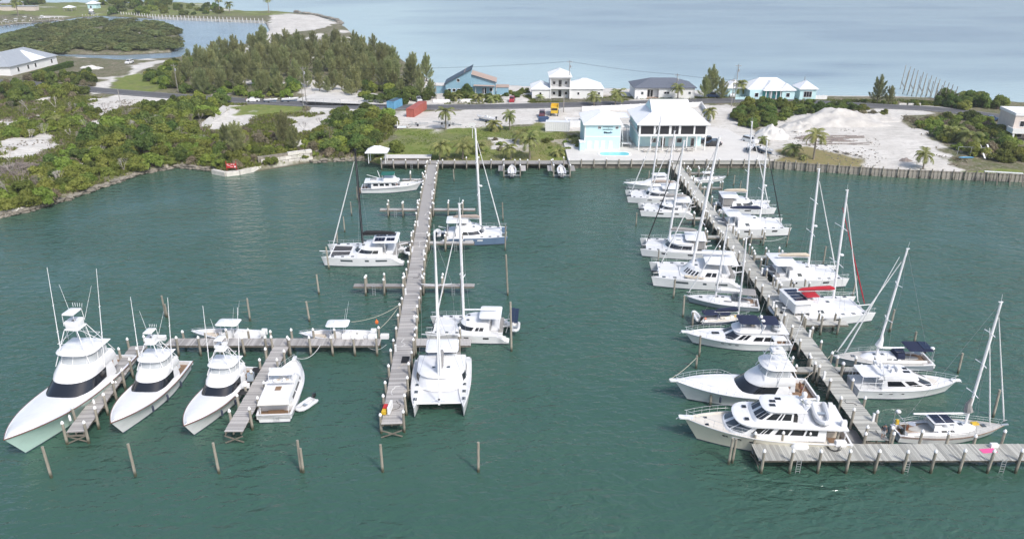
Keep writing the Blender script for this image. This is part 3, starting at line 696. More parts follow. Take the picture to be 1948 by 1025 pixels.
# dead bush, brush heap
def branchy(n, h, r, seed, spread=.5):
    rnd = random.Random(seed); mb = MB()
    def br(p, d, l, rr, dep):
        q = p+d*l; mb.tube([p, (p+q)/2+Vector((rnd.uniform(-.1,.1), rnd.uniform(-.1,.1), 0))*l, q], rr, 4, rr*.55, False)
        if dep:
            for _ in range(3): br(q, (d+Vector((rnd.uniform(-1,1), rnd.uniform(-1,1), rnd.uniform(-.2,.8)))*spread).normalized(), l*.72, rr*.6, dep-1)
    for _ in range(n): br(Vector((0,0,0)), Vector((rnd.uniform(-.6,.6), rnd.uniform(-.6,.6), 1)).normalized(), h*.36, r, 3)
    return mb
x, y = G2(118,352,1.6); tag(branchy(5, 4.2, .05, 3).build('dead_bush', 'dead_wood_pale', loc=(x, y, zat(x, y)-.1)), 'bare pale grey dead bush on the left bank', 'shrub')
x, y = G2(240,262,1.8); tag(branchy(3, 2.6, .035, 5).build('dead_bush', 'dead_wood_pale', loc=(x, y, zat(x, y)-.1)), 'small bare dead bush inland on the left bank', 'shrub')
DEAD = [branchy(4, 3.0, .035, 20+i).mesh('dead_shrub', 'dead_wood_pale' if i % 2 else 'dead_wood') for i in range(4)]
for i, (x, y) in enumerate(scatter(W2([(0,392),(130,370),(260,322),(430,315),(600,285),(690,270),(690,220),(450,240),(300,215),(170,200),(0,200)]), 46, 4.5)):
    if onland(x, y) and NO_ROAD(x, y): o = link('dead_shrub', DEAD[i % 4], None, (x, y, zat(x, y)+.2), random.uniform(0, 6), random.uniform(.7, 1.5)); tag(o, 'bare twiggy dead shrub poking out of the left bank scrub', 'shrub', 'dead shrubs in the left bank scrub')
# low weeds between the shrubs
def weeds(px, n, m, hmin, hmax, label, z=2.0, dens=.5, seed=3):
    P = W2(px, z); xs = [q[0] for q in P]; ys = [q[1] for q in P]; X = RNG.uniform(min(xs), max(xs), n*4); Y = RNG.uniform(min(ys), max(ys), n*4)
    k = in_poly(X, Y, P) & (land_sd(X, Y) > .4) & (sdist(X, Y, ROAD, False) > 4.4) & (vnoise(X, Y, 4.5, seed)+.25*RNG.random(n*4) > dens) & (m_sand(X, Y) < .75) & (m_grass(X, Y) < (2 if hmax < .4 else .4)); X = X[k][:n]; Y = Y[k][:n]; Z = land_z(X, Y); c = len(X)
    Vs = []
    for j in range(6):
        a = RNG.uniform(0, 6.28, c); h = RNG.uniform(hmin, hmax, c); ox = RNG.normal(0, .18, c); oy = RNG.normal(0, .18, c); w = h*RNG.uniform(.15, .3, c); tx = RNG.normal(0, .4, c)*h; ty = RNG.normal(0, .4, c)*h
        b = np.stack([X+ox, Y+oy, Z-.03], 1); d = np.stack([np.cos(a)*w, np.sin(a)*w, 0*w], 1); t_ = np.stack([tx, ty, h], 1)
        Vs.append(np.stack([b-d, b+d, b+t_+d*.5, b+t_-d*.5], 1).reshape(-1, 3))
    V = np.concatenate(Vs); tag(link('ground_cover', np_mesh('ground_cover', V, np.arange(len(V)).reshape(-1, 4), m)), label, 'weeds', kind='stuff')
LEFTP = [(0,398),(130,372),(270,325),(430,322),(600,300),(700,300),(750,250),(690,205),(440,200),(300,190),(160,185),(0,170)]
weeds(LEFTP, 15000, 'leaf_scrub', .25, .75, 'low green weeds between the shrubs of the left bank', dens=.5); weeds(LEFTP, 9000, 'leaf_dry', .2, .6, 'dry tan weeds between the shrubs of the left bank', dens=.55, seed=8)
weeds([(752,246),(880,248),(1030,240),(1100,262),(1135,312),(690,312)], 3000, 'leaf_scrub', .1, .25, 'tufts of longer grass on the waterfront lawn', dens=.5, seed=5)
weeds([(1440,262),(1520,220),(1700,208),(1760,230),(1860,320),(1660,330),(1470,318)], 2500, 'leaf_dry', .15, .45, 'sparse dry weeds on the sand lot', dens=.75, seed=6)
weeds([(820,200),(1000,197),(1400,190),(1800,203),(1800,190),(1000,180),(820,188)], 3500, 'leaf_scrub', .15, .5, 'weeds along the seaward verge of the road', dens=.55, seed=7)
mb = MB(); rnd = random.Random(11)
cx, cy = G2(40,322,2)
for i in range(900):
    a = rnd.uniform(0, 6.28); rr = math.sqrt(rnd.random()); px_, py_ = rr*8.5*math.cos(a), rr*5.0*math.sin(a); z = 2.2*(1-rr**1.6)*rnd.uniform(.3, 1)
    d = Vector((rnd.gauss(0,1), rnd.gauss(0,1), rnd.gauss(0,.35))).normalized()*rnd.uniform(.5, 1.5)
    mb.bar(Vector((px_, py_, z+.1))-d/2, Vector((px_, py_, z+.1))+d/2, rnd.uniform(.03, .10))
tag(mb.build('brush_heap', 'dead_wood', loc=(cx, cy, zat(cx, cy)-.1)), 'heap of dry brown cut branches on the left bank', 'brush heap', kind='stuff')

# loose rubble on the bare ground
def rubble(px, n, label, z=2.0, smax=.35):
    P = W2(px, z); xs = [q[0] for q in P]; ys = [q[1] for q in P]; mb = MB(); k = 0
    X = RNG.uniform(min(xs), max(xs), n*3); Y = RNG.uniform(min(ys), max(ys), n*3); ok = in_poly(X, Y, P) & (vnoise(X, Y, 5, 44) > .5) & (sdist(X, Y, ROAD, False) > 4.5); X = X[ok][:n]; Y = Y[ok][:n]; Z = land_z(X, Y)
    for x, y, zz in zip(X, Y, Z): s = random.uniform(.08, smax); mb.box((x, y, zz+s*.15), (s*random.uniform(.7, 1.6), s, s*.6), random.uniform(0, 3), random.uniform(.5, .9), random.uniform(.5, .9))
    tag(mb.build('rubble', 'rock'), label, 'rubble', kind='stuff')
rubble([(1470,300),(1520,250),(1640,240),(1700,290),(1640,325),(1480,318)], 420, 'loose stones scattered over the sand lot'); rubble([(0,290),(60,230),(180,195),(330,190),(300,215),(170,250),(60,300)], 600, 'loose stones on the bare ground at far left', smax=.5)
rubble([(440,260),(600,245),(640,225),(600,290),(470,300)], 350, 'loose stones on the slope above the block wall', smax=.5); rubble([(760,236),(900,232),(1040,236),(1040,246),(880,250),(760,246)], 260, 'loose stones along the yard edge')
# ------------------------------------------------------------------ docks and shore walls
m = mat('piling_wood', (.36,.33,.27), .9, var=.4, scale=2.2, stretch=(2,2,.5), bump=.4, bscale=7, rnd=.18)
_N = m.node_tree.nodes; _L = m.node_tree.links; _p = _N['Principled BSDF']; _src = _p.inputs['Base Color'].links[0].from_socket
_g = _N.new('ShaderNodeNewGeometry'); _s = _N.new('ShaderNodeSeparateXYZ'); _L.new(_g.outputs['Position'], _s.inputs[0])
_r = _N.new('ShaderNodeMapRange'); _r.inputs[1].default_value = .25; _r.inputs[2].default_value = .75; _L.new(_s.outputs[2], _r.inputs[0])   # tide stain
_x = _N.new('ShaderNodeMix'); _x.data_type = 'RGBA'; _x.inputs[6].default_value = (.055,.06,.035,1); _L.new(_src, _x.inputs[7]); _L.new(_r.outputs[0], _x.inputs[0]); _L.new(_x.outputs[2], _p.inputs['Base Color'])

DZ = 1.5
def pile_mesh(h, r=.16, d=1.6):
    return MB().tube([(0,0,-d), (0,0,h*.5), (0,0,h)], r, 8, r*.9).mesh('piling', 'piling_wood', True)
CAP = MB().lathe([(.175,-.06),(.175,.08),(.155,.12),(.05,.28),(.01,.30)], n=8).mesh('piling_cap', 'cap_white', True, 40)
PILE = {h: pile_mesh(h) for h in (2.4, 2.7, 3.0)}
PLANKS = {}
def plank_mesh(w, pitch, mt):
    k = (round(w, 2), round(pitch, 2), mt)
    if k not in PLANKS: PLANKS[k] = MB().box((0,0,-.025), (pitch-.022, w, .05)).mesh('plank', mt)
    return PLANKS[k]
LADDER = None
def ladder_mb(h=2.2):
    mb = MB()
    for s in (-.22, .22): mb.bar((s, 0, .25), (s, 0, -h), .05)
    for i in range(7): mb.bar((-.22, 0, -.1-i*.3), (.22, 0, -.1-i*.3), .04)
    return mb
def dock(name, label, p0, p1, w, pile_step=3.0, sides=(-1, 1), singles=0, pitch=.2, near_first=False, group=None, ph=2.7, mt='plank_wood', braces=(), skip=None, ladders=(), off=.12, z=DZ):
    """timber dock from p0 to p1; the first `singles` planks at p1's end are parts of their own, the rest one mesh"""
    a = Vector(p0[:2]); b = Vector(p1[:2]); L = (b-a).length; rz = math.atan2(b.y-a.y, b.x-a.x)
    t = thing(name, label, 'dock', (a.x, a.y, z), rz, group)
    n = int(L/pitch); rest = MB()
    for i in range(n):
        x = (i+.5)*pitch; dz = random.uniform(-.006, .006); dy = random.uniform(-.03, .03)
        if i >= n-singles: link('plank', plank_mesh(w, pitch, mt), t, (x, dy, dz))
        else: rest.box((x, dy, dz-.025), (pitch-.022, w, .05))
    if rest.v: tag(rest.build('deck_planks', mt, t), kind='stuff')
    for s in (-.42, 0, .42): MB().box((L/2, s*w, -.20), (L-.1, .09, .28)).build('stringer', 'beam_wood', t)
    k = 0; x = .35
    while x < L:
        for s in sides:
            if skip and skip(x, s): continue
            h = random.choice((2.4, 2.7, 3.0)) if ph is None or random.random() < .3 else ph
            o = link('piling', PILE[h], t, (x, s*(w/2+off), -z), 0); o.rotation_euler = (random.uniform(-.035, .035), random.uniform(-.035, .035), random.uniform(0, 6))
            c = link('piling_cap', CAP, o, (0, 0, h))
        MB().bar((x, -w/2-.1, -.42), (x, w/2+.1, -.42), .08, .2).build('cross_beam', 'beam_wood', t)
        k += 1; x += pile_step
    for xb in braces:
        mb = MB(); mb.bar((xb, -w/2, -.5), (xb, w/2, -1.35), .07, .14).bar((xb+.08, w/2, -.5), (xb+.08, -w/2, -1.35), .07, .14); mb.build('cross_brace', 'beam_wood', t)
    for xl, s in ladders: ladder_mb().build('ladder', 'galvanised', t, loc=(xl, s*(w/2+.08), 0))
    return t
PL0, PL1 = G(823,313,DZ), G(745,806,DZ)
dock('main_pier', 'long grey timber pier with white-capped pilings in the centre left', PL0, PL1, 2.3, 3.3, singles=300, braces=(106.9,), ph=None)
PR0, PR1 = Vector((38.8,176.6,DZ)), Vector((38.8,67.2,DZ))
dock('main_pier', 'long pale timber pier at right with boats moored on both sides', PR0, PR1, 2.5, 3.3, singles=300, ph=None, mt='plank_wood_green')
dock('t_head_dock', 'wide timber dock across the near end of the right pier', (25.2,65.2), (54.2,65.2), 2.8, 2.9, singles=145, ph=2.7, mt='plank_wood_green', ladders=((4.1,-1),(15.2,-1),(25.0,-1)), braces=(.1, 28.8))
dock('side_dock', 'timber dock running left from the centre pier past the small boats', (-17.4,88.9), (-45.8,88.9), 2.0, 2.9, singles=142, ph=2.7)
a, b = G(243,676,DZ), G(143,822,DZ)
dock('finger_dock', 'narrow grey finger dock between the two leftmost sport-fishing boats', (a.x+.2,87.8), b, 2.0, 2.7, singles=100, ph=2.7, braces=(.3, (Vector((b.x,b.y))-Vector((a.x+.2,87.8))).length-.1))
a, b = G(530,668,DZ), G(443,822,DZ)
dock('finger_dock', 'narrow grey finger dock between the third sport-fisher and the flybridge yacht', (a.x,87.8), b, 2.0, 2.7, singles=100, ph=2.7, braces=((Vector((b.x,b.y))-Vector((a.x,87.8))).length-.1,))
def pier_x(y): return lerp(PL0.x, PL1.x, (y-PL0.y)/(PL1.y-PL0.y))
FING = 'short finger docks of the piers'
for v, s, u1, lb, w in [(398,-1,722,'narrow finger dock left of the centre pier, nearest the trawler',1.1),(398,1,905,'narrow finger dock right of the centre pier, farthest from the camera',1.1),(461,-1,757,'short finger dock behind the black-masted catamaran',1.1),
        (461,1,903,'narrow finger dock before the blue-hulled catamaran',1.1),(542,-1,672,'narrow empty finger dock left of the centre pier',1.1),(542,1,903,'narrow empty finger dock right of the centre pier',1.1),(650,1,897,'wider finger dock between the two near catamarans at the centre pier',1.9),(341,-1,765,'short finger dock beside the bow of the trawler',.9)]:
    p = G(u1, v, DZ); x0 = pier_x(p.y)+s*1.2
    dock('finger_dock', lb, (x0, p.y), (p.x, p.y), w, 2.9, singles=0, ph=3.0, group=FING, ladders=() if w > 1.5 or v == 341 else ((abs(p.x-x0)*.6, 1 if s < 0 else -1),))
for v, s, ln, lb in [(329,1,5.5,'finger dock near the shore beside the small centre-console boat'),(357,1,5,'finger dock right of the pier, behind the upper two catamarans'),(382,-1,3.2,'short finger dock between the two farthest catamarans'),(415,-1,4.2,'short finger dock left of the pier, behind the third catamaran'),
        (450,-1,4.5,'short finger dock left of the pier, ahead of the fourth catamaran'),(450,1,5.5,'finger dock along the second catamaran right of the pier'),(488,-1,4,'short finger dock beside the stern of the fourth catamaran'),(488,1,6.2,'narrow empty finger dock right of the pier'),
        (548,1,6.5,'finger dock along the catamaran with the grey dinghy'),(614,1,6.5,'finger dock along the red-covered catamaran'),(702,-1,4.0,'short finger dock at the stern of the large sport-fisher'),(702,1,5.0,'finger dock between the grey sloop and the white motor yacht')]:
    p = G(1400, v, DZ); x0 = 38.8+s*1.3
    dock('finger_dock', lb, (x0, p.y), (x0+s*ln, p.y), 1.2, 2.3, singles=0, ph=2.7, group=FING, mt='plank_wood_green')
# boardwalk and bulkhead along the shore
dock('boardwalk', 'grey timber boardwalk along the lawn shore', (-31.5,178.6), (13.4,178.6), 3.0, 2.9, sides=(-1,), singles=0, ph=2.4, ladders=((7.5,-1),))
t = thing('bulkhead', 'dark timber bulkhead under the boardwalk', 'wall', (-31.5,180.4,0))
for i in range(45): MB().box((i+.5, 0, .1), (.96, .16, 2.6)).build('board', 'beam_wood', t, loc=(0, random.uniform(-.03,.03), 0))
t = thing('picnic_deck', 'pale raised timber deck behind the boardwalk', 'deck', (-25.5,182.4,0))
mb = MB()
for i in range(14): MB().box((0, -1.75+i*.25, 1.92), (11.5, .225, .06)).build('plank', 'concrete_pale', t)
MB().box((0, 0, 1.6), (11.4, 3.4, .55)).build('base', 'beam_wood', t)
t = thing('seawall', 'pale concrete seawall with timber posts before the marina buildings', 'wall', (13.6,178.4,0))
for i in range(16):
    MB().box((1.5+i*3, 0, 1.55), (2.96, .5, .86)).build('panel', 'concrete', t, loc=(0, random.uniform(-.02,.02), 0)); MB().box((1.5+i*3, .3, .1), (2.98, .3, 2.2)).build('gap_shade_panel', 'beam_wood', t)  # set-back lower panel coloured dark to paint in the shaded gap under the fascia
    o = link('piling', PILE[2.4], t, (.02+i*3, -.42, 0)); link('piling_cap', CAP, o, (0,0,2.4)) if i % 3 == 0 else None
MB().box((24, .35, 2.06), (48, 1.6, .16)).build('coping', 'concrete_pale', t)
t = thing('sheet_pile_wall', 'weathered vertical timber sheet-pile wall below the sand lot', 'wall', (0,0,0))
SP = [Vector((61.8,178.4)), Vector((88,171.0)), Vector((116,166.8)), Vector((150,162.2))]
PAN = MB().box((0,0,.45), (.44,.12,2.9)).mesh('timber', 'sheet_timber')
for i in range(len(SP)-1):
    d = SP[i+1]-SP[i]; L = d.length; rz = math.atan2(d.y, d.x); nn = int(L/.45)
    for k in range(nn):
        q = SP[i]+d*((k+.5)/nn); s = .07 if k % 2 else -.07
        link('timber', PAN, t, (q.x-math.sin(rz)*s, q.y+math.cos(rz)*s, 0), rz)
    for k in range(int(L/2.4)):
        q = SP[i]+d*((k+.5)*2.4/L); o = link('post', PILE[2.4], t, (q.x+math.sin(rz)*.28, q.y-math.cos(rz)*.28, 0)); o.rotation_euler = (random.uniform(-.05,.05), random.uniform(-.05,.05), 0)
    MB().bar((*SP[i], 1.62), (*SP[i+1], 1.62), .16, .2).build('waler', 'beam_wood', t)
# white stacked-block wall and the ledge left of it
t = thing('block_wall', 'stepped wall of large white stone blocks on the left shore', 'wall', (0,0,0))
A, B = Vector(G2(497,322)), Vector(G2(592,309)); d = B-A; rz = math.atan2(d.y, d.x)
BLK = [MB().box((0,0,0), (1.46,1.0,.74), tx=.95, ty=.93).mesh('block', 'block_stone'), MB().box((0,0,0), (1.50,1.0,.72), tx=.94, ty=.95).mesh('block', 'block_stone')]
for r in range(4):
    for k in range(8):
        if r == 3 and k < 4: continue
        f = (k+.5+(.4 if r % 2 else 0))/8.2; q = A+d*f
        link('block', BLK[(k+r) % 2], t, (q.x+random.uniform(-.05,.05)-math.sin(rz)*r*.12, q.y+random.uniform(-.05,.05)+math.cos(rz)*r*.12+.4, .2+r*.84), rz+random.uniform(-.03,.03))
MB().box((0,0,0), (d.length+1, .7, 3.4)).build('backing', 'rock', t, loc=((A.x+B.x)/2-math.sin(rz)*.5, (A.y+B.y)/2+.75, 1.2), rz=rz)
t = thing('retaining_wall', 'low pale stone retaining wall under the red sign', 'wall', (0,0,0))
pts = [Vector(G2(*q)) for q in [(405,331),(430,336),(455,333),(496,324)]]
for i in range(3):
    L = (pts[i+1]-pts[i]).length; nn = max(2, int(L/1.3))
    for k in range(nn):
        q = pts[i].lerp(pts[i+1], (k+.5)/nn); a = math.atan2(pts[i+1].y-pts[i].y, pts[i+1].x-pts[i].x)
        MB().box((0,0,0), (L/nn-.02, .9, 1.3+random.uniform(-.08,.08)), tx=.98).build('block', 'block_stone', t, loc=(q.x, q.y+.3, .35), rz=a)
def rock_mesh(seed):
    rnd = random.Random(seed); mb = MB(); rs = []
    for i in range(5):
        a = lerp(-.9, 1.35, i/4); r0 = math.cos(a); ring = []
        for k in range(8): 
            f = rnd.uniform(.75, 1.2); ring.append((r0*f*math.cos(k*.785), r0*f*math.sin(k*.785)*.8, math.sin(a)*.6*rnd.uniform(.85,1.1)))
        rs.append(ring)
    return mb.rings(rs, True, True, True).mesh('rock', 'rock')
ROCKS = [rock_mesh(i) for i in range(6)]
def ledge(label, px, step, smin, smax, name='rock_ledge', z=.2, inland=.5):
    t = thing(name, label, 'rocks', (0,0,0)); P = [Vector(G2(*q)) for q in px]
    for i in range(len(P)-1):
        L = (P[i+1]-P[i]).length; nn = max(1, int(L/step))
        for k in range(nn):
            for row in (0, 1):
                q = P[i].lerp(P[i+1], (k+random.random())/nn); s = random.uniform(smin, smax)*(1 if row else .75)
                link('rock', random.choice(ROCKS), t, (q.x+random.uniform(-.3,.3), q.y+(inland if row else -.15), z+(.35*row)+random.uniform(-.1,.1)), random.uniform(0,6), (s*1.3, s, s*.75))
ledge('brown rocky ledge edging the left bank', [(-30,424),(0,414),(50,405),(130,381),(190,359),(270,332),(340,319),(400,326)], .8, .4, .95)
ledge('low grey rocks between the block wall and the boardwalk', [(592,311),(640,308),(692,306)], 1.3, .5, .9)
ledge('dark rocks at the tip of the far sand spit', [(600,60),(625,55),(648,47),(640,40),(600,30),(560,24)], 3.0, 1.2, 2.2, z=.3, inland=1)
ledge('small dark rocks offshore of the casuarina grove', [(695,90),(712,93),(722,92)], 2.0, 1.2, 2.0, z=.2)
ledge('tumbled pale rocks by the sand lot shore', [(1580,300),(1640,312)], 1.2, .3, .6, z=1.4)
# free-standing mooring pilings: foot (on the water) and apparent top row in the survey
MOOR = [(98,908,850,'foreground mooring piling before the mint-hulled sport-fisher'),(258,905,845,'foreground mooring piling before the second sport-fisher'),(417,900,843,'foreground mooring piling before the third sport-fisher'),(573,897,838,'foreground mooring piling before the flybridge yacht stern'),
 (577,898,852,'shorter piling paired with the one before the flybridge yacht'),(728,897,846,'foreground mooring piling at the end of the centre pier'),(910,897,840,'lone foreground mooring piling in open water right of the centre pier'),
 (476,610,567,'mooring piling behind the third sport-fisher'),(589,612,573,'mooring piling left of the empty finger dock'),(607,560,523,'mooring piling below the black-masted catamaran'),(316,603,562,'leaning mooring piling behind the second sport-fisher'),(319,604,578,'short piling beside the leaning one'),
 (669,410,384,'mooring piling upper left of the centre pier'),(656,442,412,'mooring piling above the black-masted catamaran'),(680,381,355,'mooring piling below the trawler stern'),(642,466,442,'mooring piling at the far bow of the black-masted catamaran'),(626,512,470,'piling against the near bow of the black-masted catamaran'),
 (957,420,385,'piling behind the bow of the blue-hulled catamaran'),(961,476,429,'piling at the near bow of the blue-hulled catamaran'),(966,562,483,'tall piling right of the empty finger dock'),(973,668,574,'tall piling at the stern of the solar-panel catamaran'),(864,345,322,'thin piling near the boardwalk, right of the centre pier'),
 (1299,603,562,'piling at the bow of the grey sloop'),(1317,622,594,'piling left of the navy-canvas boat'),(1281,567,531,'piling beside the hull of the fifth catamaran'),(1252,497,475,'piling beside the fourth catamaran'),(1330,678,639,'tall piling between the flybridge boat and the large sport-fisher'),(1324,700,676,'short piling at the bow rail of the large sport-fisher'),
 (1351,772,745,'piling between the large sport-fisher and the cream yacht'),(1386,882,832,'left one of the twin pilings before the cream yacht'),(1393,880,834,'right one of the twin pilings before the cream yacht'),(1692,631,588,'dark piling pair behind the red-covered catamaran'),(1739,653,631,'piling above the stern of the grey sloop at right'),(1822,710,672,'piling at the bow of the white motor yacht at right'),
 (1889,793,742,'dark leaning piling at far right behind the sloop on the near dock'),(1566,502,469,'piling behind the catamaran with the grey dinghy'),(1622,562,525,'piling at the bow of the red-covered catamaran'),(1496,468,433,'piling at the bow of the second catamaran right of the pier'),(1407,363,344,'middle of the three thin pilings right of the small centre console'),(1395,354,334,'left of the three thin pilings right of the small centre console'),(1384,335,316,'thin piling nearest the seawall at right'),(1210,430,405,'piling left of the third catamaran'),(1233,350,325,'piling by the covered boat near the seawall')]
for u, v0, v1, lb in MOOR:
    p = G(u, v0); b1 = (v1-512.5)/FOC; h = CAM_H-p.y*(ST+b1*CT)/(CT-b1*ST)
    o = tag(link('mooring_piling', pile_mesh(max(1.2, h), .15 if v0 > 500 else .13, 1.5), None, (p.x, p.y, 0), random.uniform(0,6)), lb, 'piling', 'free-standing mooring pilings')
    o.rotation_euler = (random.uniform(-.04,.04), random.uniform(-.05,.05), 0)

# pale sloping concrete slab above the left bank
a, b = G(392,243,1.9), G(436,207,2.3); t = thing('concrete_ramp', 'pale sloping concrete slab beside the small lawn on the left bank', 'ramp', (a.x, a.y, 1.6)); dd = Vector((b.x-a.x, b.y-a.y)); n2 = Vector((-dd.y, dd.x)).normalized()
mb = MB(); c = [Vector((0,0)), dd, dd+n2*1.7, n2*1.7]; zz = (.2, .9, 1.8, 1.1); mb.rings([[(q.x, q.y, -.4) for q in c], [(q.x, q.y, z_) for q, z_ in zip(c, zz)]], True, True, True); mb.build('slab', 'concrete', t)
# ------------------------------------------------------------------ boat building blocks (x forward, y to port, z up from the water line)
class Hull:
    def __init__(s, L, B, fa, fb, rake=.12, tw=.88, p=2.2, pw=1.7, wlb=.86, flare=1.5, sp=1.8, smx=.42, y0=0.0, scoop=0.0, scoop_z=.5):
        s.__dict__.update(L=L, B=B, fa=fa, fb=fb, rake=rake, tw=tw, p=p, pw=pw, wlb=wlb, flare=flare, sp=sp, smx=smx, y0=y0, scoop=scoop, scoop_z=scoop_z)
    def _b(s, t, p, tw):
        if t < s.smx: return lerp(tw, 1, sm(0, 1, t/s.smx*.5+.5)*2-1)
        return max(0.0, 1-((t-s.smx)/(1-s.smx))**p)
    def zs(s, t):
        z = s.fa+(s.fb-s.fa)*t**s.sp
        if s.scoop and t < s.scoop: z = lerp(s.scoop_z, z, sm(0, 1, t/s.scoop))
        return z
    def hb(s, t, tau=1.0):
        d = s.B/2*s._b(t, s.p, s.tw); w = s.B/2*s.wlb*s._b(t, s.pw, s.tw*.98); w = min(w, d)
        return w+(d-w)*max(0, tau)**s.flare
    def x(s, t, tau=1.0): return -s.L/2+t*s.L*(1-s.rake*(1-tau))
    def pt(s, t, tau, side):
        return (s.x(t, tau), s.y0+side*s.hb(t, tau), s.zs(t)*tau)
    def edge(s, xx, side, inset=0.0, dz=0.0):
        """point on the sheer at local x"""
        t = (xx+s.L/2)/s.L; return Vector((xx, s.y0+side*max(0.02, s.hb(t)-inset), s.zs(t)+dz))
def build_hull(t, H, col='gelcoat', deck='nonskid', boot='boot_stripe', af='antifoul', cock=0.0, cz=.6, cw=.22, bul=.0, camber=.08, rail='steel', floor='nonskid', ns=22, gun='gelcoat', name='hull', stripe=None):
    ss = [i/ns for i in range(ns+1)]
    ss = sorted(set(ss+([cock] if cock else [])+[.97, .99]))
    hullmb, bootmb, botmb = MB(), MB(), MB()
    for side in (1, -1):
        def row(fn):
            r = [fn(t_) for t_ in ss]; return r if side > 0 else r[::-1]
        rows = []
        for k in range(8):
            tau0 = k/7
            rows.append(row(lambda q: H.pt(q, lerp(.14/H.zs(q), 1, tau0), side)))
        hullmb.rings(rows, close=False)
        bootmb.rings([row(lambda q: H.pt(q, .03/H.zs(q), side)), row(lambda q: H.pt(q, .14/H.zs(q), side))], close=False)
        botmb.rings([row(lambda q: (H.x(q, -.3), H.y0+side*.2*H.hb(q, 0), -.45)), row(lambda q: (H.x(q, -.1), H.y0+side*.9*H.hb(q, 0), -.15)), row(lambda q: H.pt(q, .03/H.zs(q), side))], close=False)
    z0 = H.zs(0)
    def tr(taus, mb):
        for a, b in zip(taus[:-1], taus[1:]): mb.poly([H.pt(0, a, 1), H.pt(0, a, -1), H.pt(0, b, -1), H.pt(0, b, 1)])
    tr([lerp(.14/z0, 1, k/7) for k in range(8)], hullmb); tr([.03/z0, .14/z0], bootmb)
    h = hullmb.build(name, col, t, True, 40); bootmb.build('boot_stripe', boot, h, True); botmb.build('bottom', af, h, True)
    dm = MB(); rs = []
    for q in [s_ for s_ in ss if s_ >= cock]:
        b = H.hb(q); z = H.zs(q); x = H.x(q); i = min(.10, b*.4); w = b-i
        L_ = [(x, b, z), (x, w, z+.01), (x, w*.98, z-bul)]+[(x, w*f, z-bul+camber*(1-f*f)*min(1, b)) for f in (.75, .5, .25, 0)]
        rs.append([(x_, H.y0+y_, z_) for x_, y_, z_ in L_]+[(x_, H.y0-y_, z_) for x_, y_, z_ in L_[-2::-1]])
    dm.rings(rs, close=False); d = dm.build('deck', deck, t, True, 40)
    if cock:
        cm = MB(); rs = []; fl = MB(); fr = []
        for q in [s_ for s_ in ss if s_ <= cock]:
            b = H.hb(q); z = H.zs(q); x = H.x(q); w = b-cw
            rs.append([(x, H.y0+y_, z_) for y_, z_ in ((b, z+.005), (w, z+.005), (w, cz))]); fr.append([(x, H.y0+w, cz+.004), (x, H.y0-w, cz+.004)])
            rs[-1] = rs[-1]+[(a, 2*H.y0-y_, c) for a, y_, c in rs[-1][::-1]]
        for s_ in (0, 1): cm.rings([r[s_*3:s_*3+3] for r in rs], close=False)
        b = H.hb(cock)-cw; x = H.x(cock); cm.poly([(x, H.y0+b, cz), (x, H.y0-b, cz), (x, H.y0-b, H.zs(cock)), (x, H.y0+b, H.zs(cock))])
        c = cm.build('cockpit', gun, t); fl.rings(fr, close=False); fl.build('cockpit_floor', floor, c)
        b0 = H.hb(0)-.03; MB().box((-H.L/2+.10, H.y0, (cz+z0)/2+.01), (.2, 2*b0, z0-cz)).build('transom', gun, t)
    if rail:
        for side in (1, -1):
            MB().tube([Vector(H.pt(q, 1, side))+Vector((0, side*.015, -.03)) for q in ss], .06 if rail == 'varnish' else .035, 6).build('rub_rail', rail, h, True)
    if stripe:
        for side in (1, -1):
            MB().tube([Vector(H.pt(q, .80, side))+Vector((0, side*.01, 0)) for q in ss if q < .97], .03, 5).build('stripe', stripe, h, True)
    return h

class Tier:
    """cabin as a stack of plan outlines: (z, x_aft, x_front, half_width, nose_length)"""
    def __init__(s, lv, at=1.0, e=2.4, y0=0.0): s.lv = lv; s.at = at; s.e = e; s.y0 = y0
    def ev(s, f, u):
        i = min(int(f), len(s.lv)-2); k = f-i; z, xa, xf, hw, no = [lerp(a, b, k) for a, b in zip(s.lv[i], s.lv[i+1])]
        sg = 1
        if u > .5: u = 1-u; sg = -1
        if u < .35:
            q = u/.35; return Vector((lerp(xa, xf-no, q), s.y0+sg*hw*lerp(s.at, 1, min(1, q*1.6)), z))
        th = (u-.35)/.15*math.pi/2; ee = 2/s.e
        return Vector((xf-no+no*math.sin(th)**ee, s.y0+sg*hw*max(0, math.cos(th))**ee, z))
    def nrm(s, f, u):
        f = min(max(f, .02), len(s.lv)-1.02); u = min(max(u, .005), .995)
        a = s.ev(f, u+.004)-s.ev(f, u-.004); b = s.ev(f+.01, u)-s.ev(f-.01, u); n = b.cross(a)
        if n.length < 1e-9: return Vector((1, 0, 0))
        n.normalize()
        c = s.ev(f, u)-Vector((lerp(s.lv[0][1], s.lv[0][2], .4), s.y0, 0)); 
        return n if n.x*c.x+n.y*c.y > 0 else -n
US = [i*.35/5 for i in range(5)]+[.35+.30*i/14 for i in range(15)]+[.65+.35*(i+1)/5 for i in range(5)]
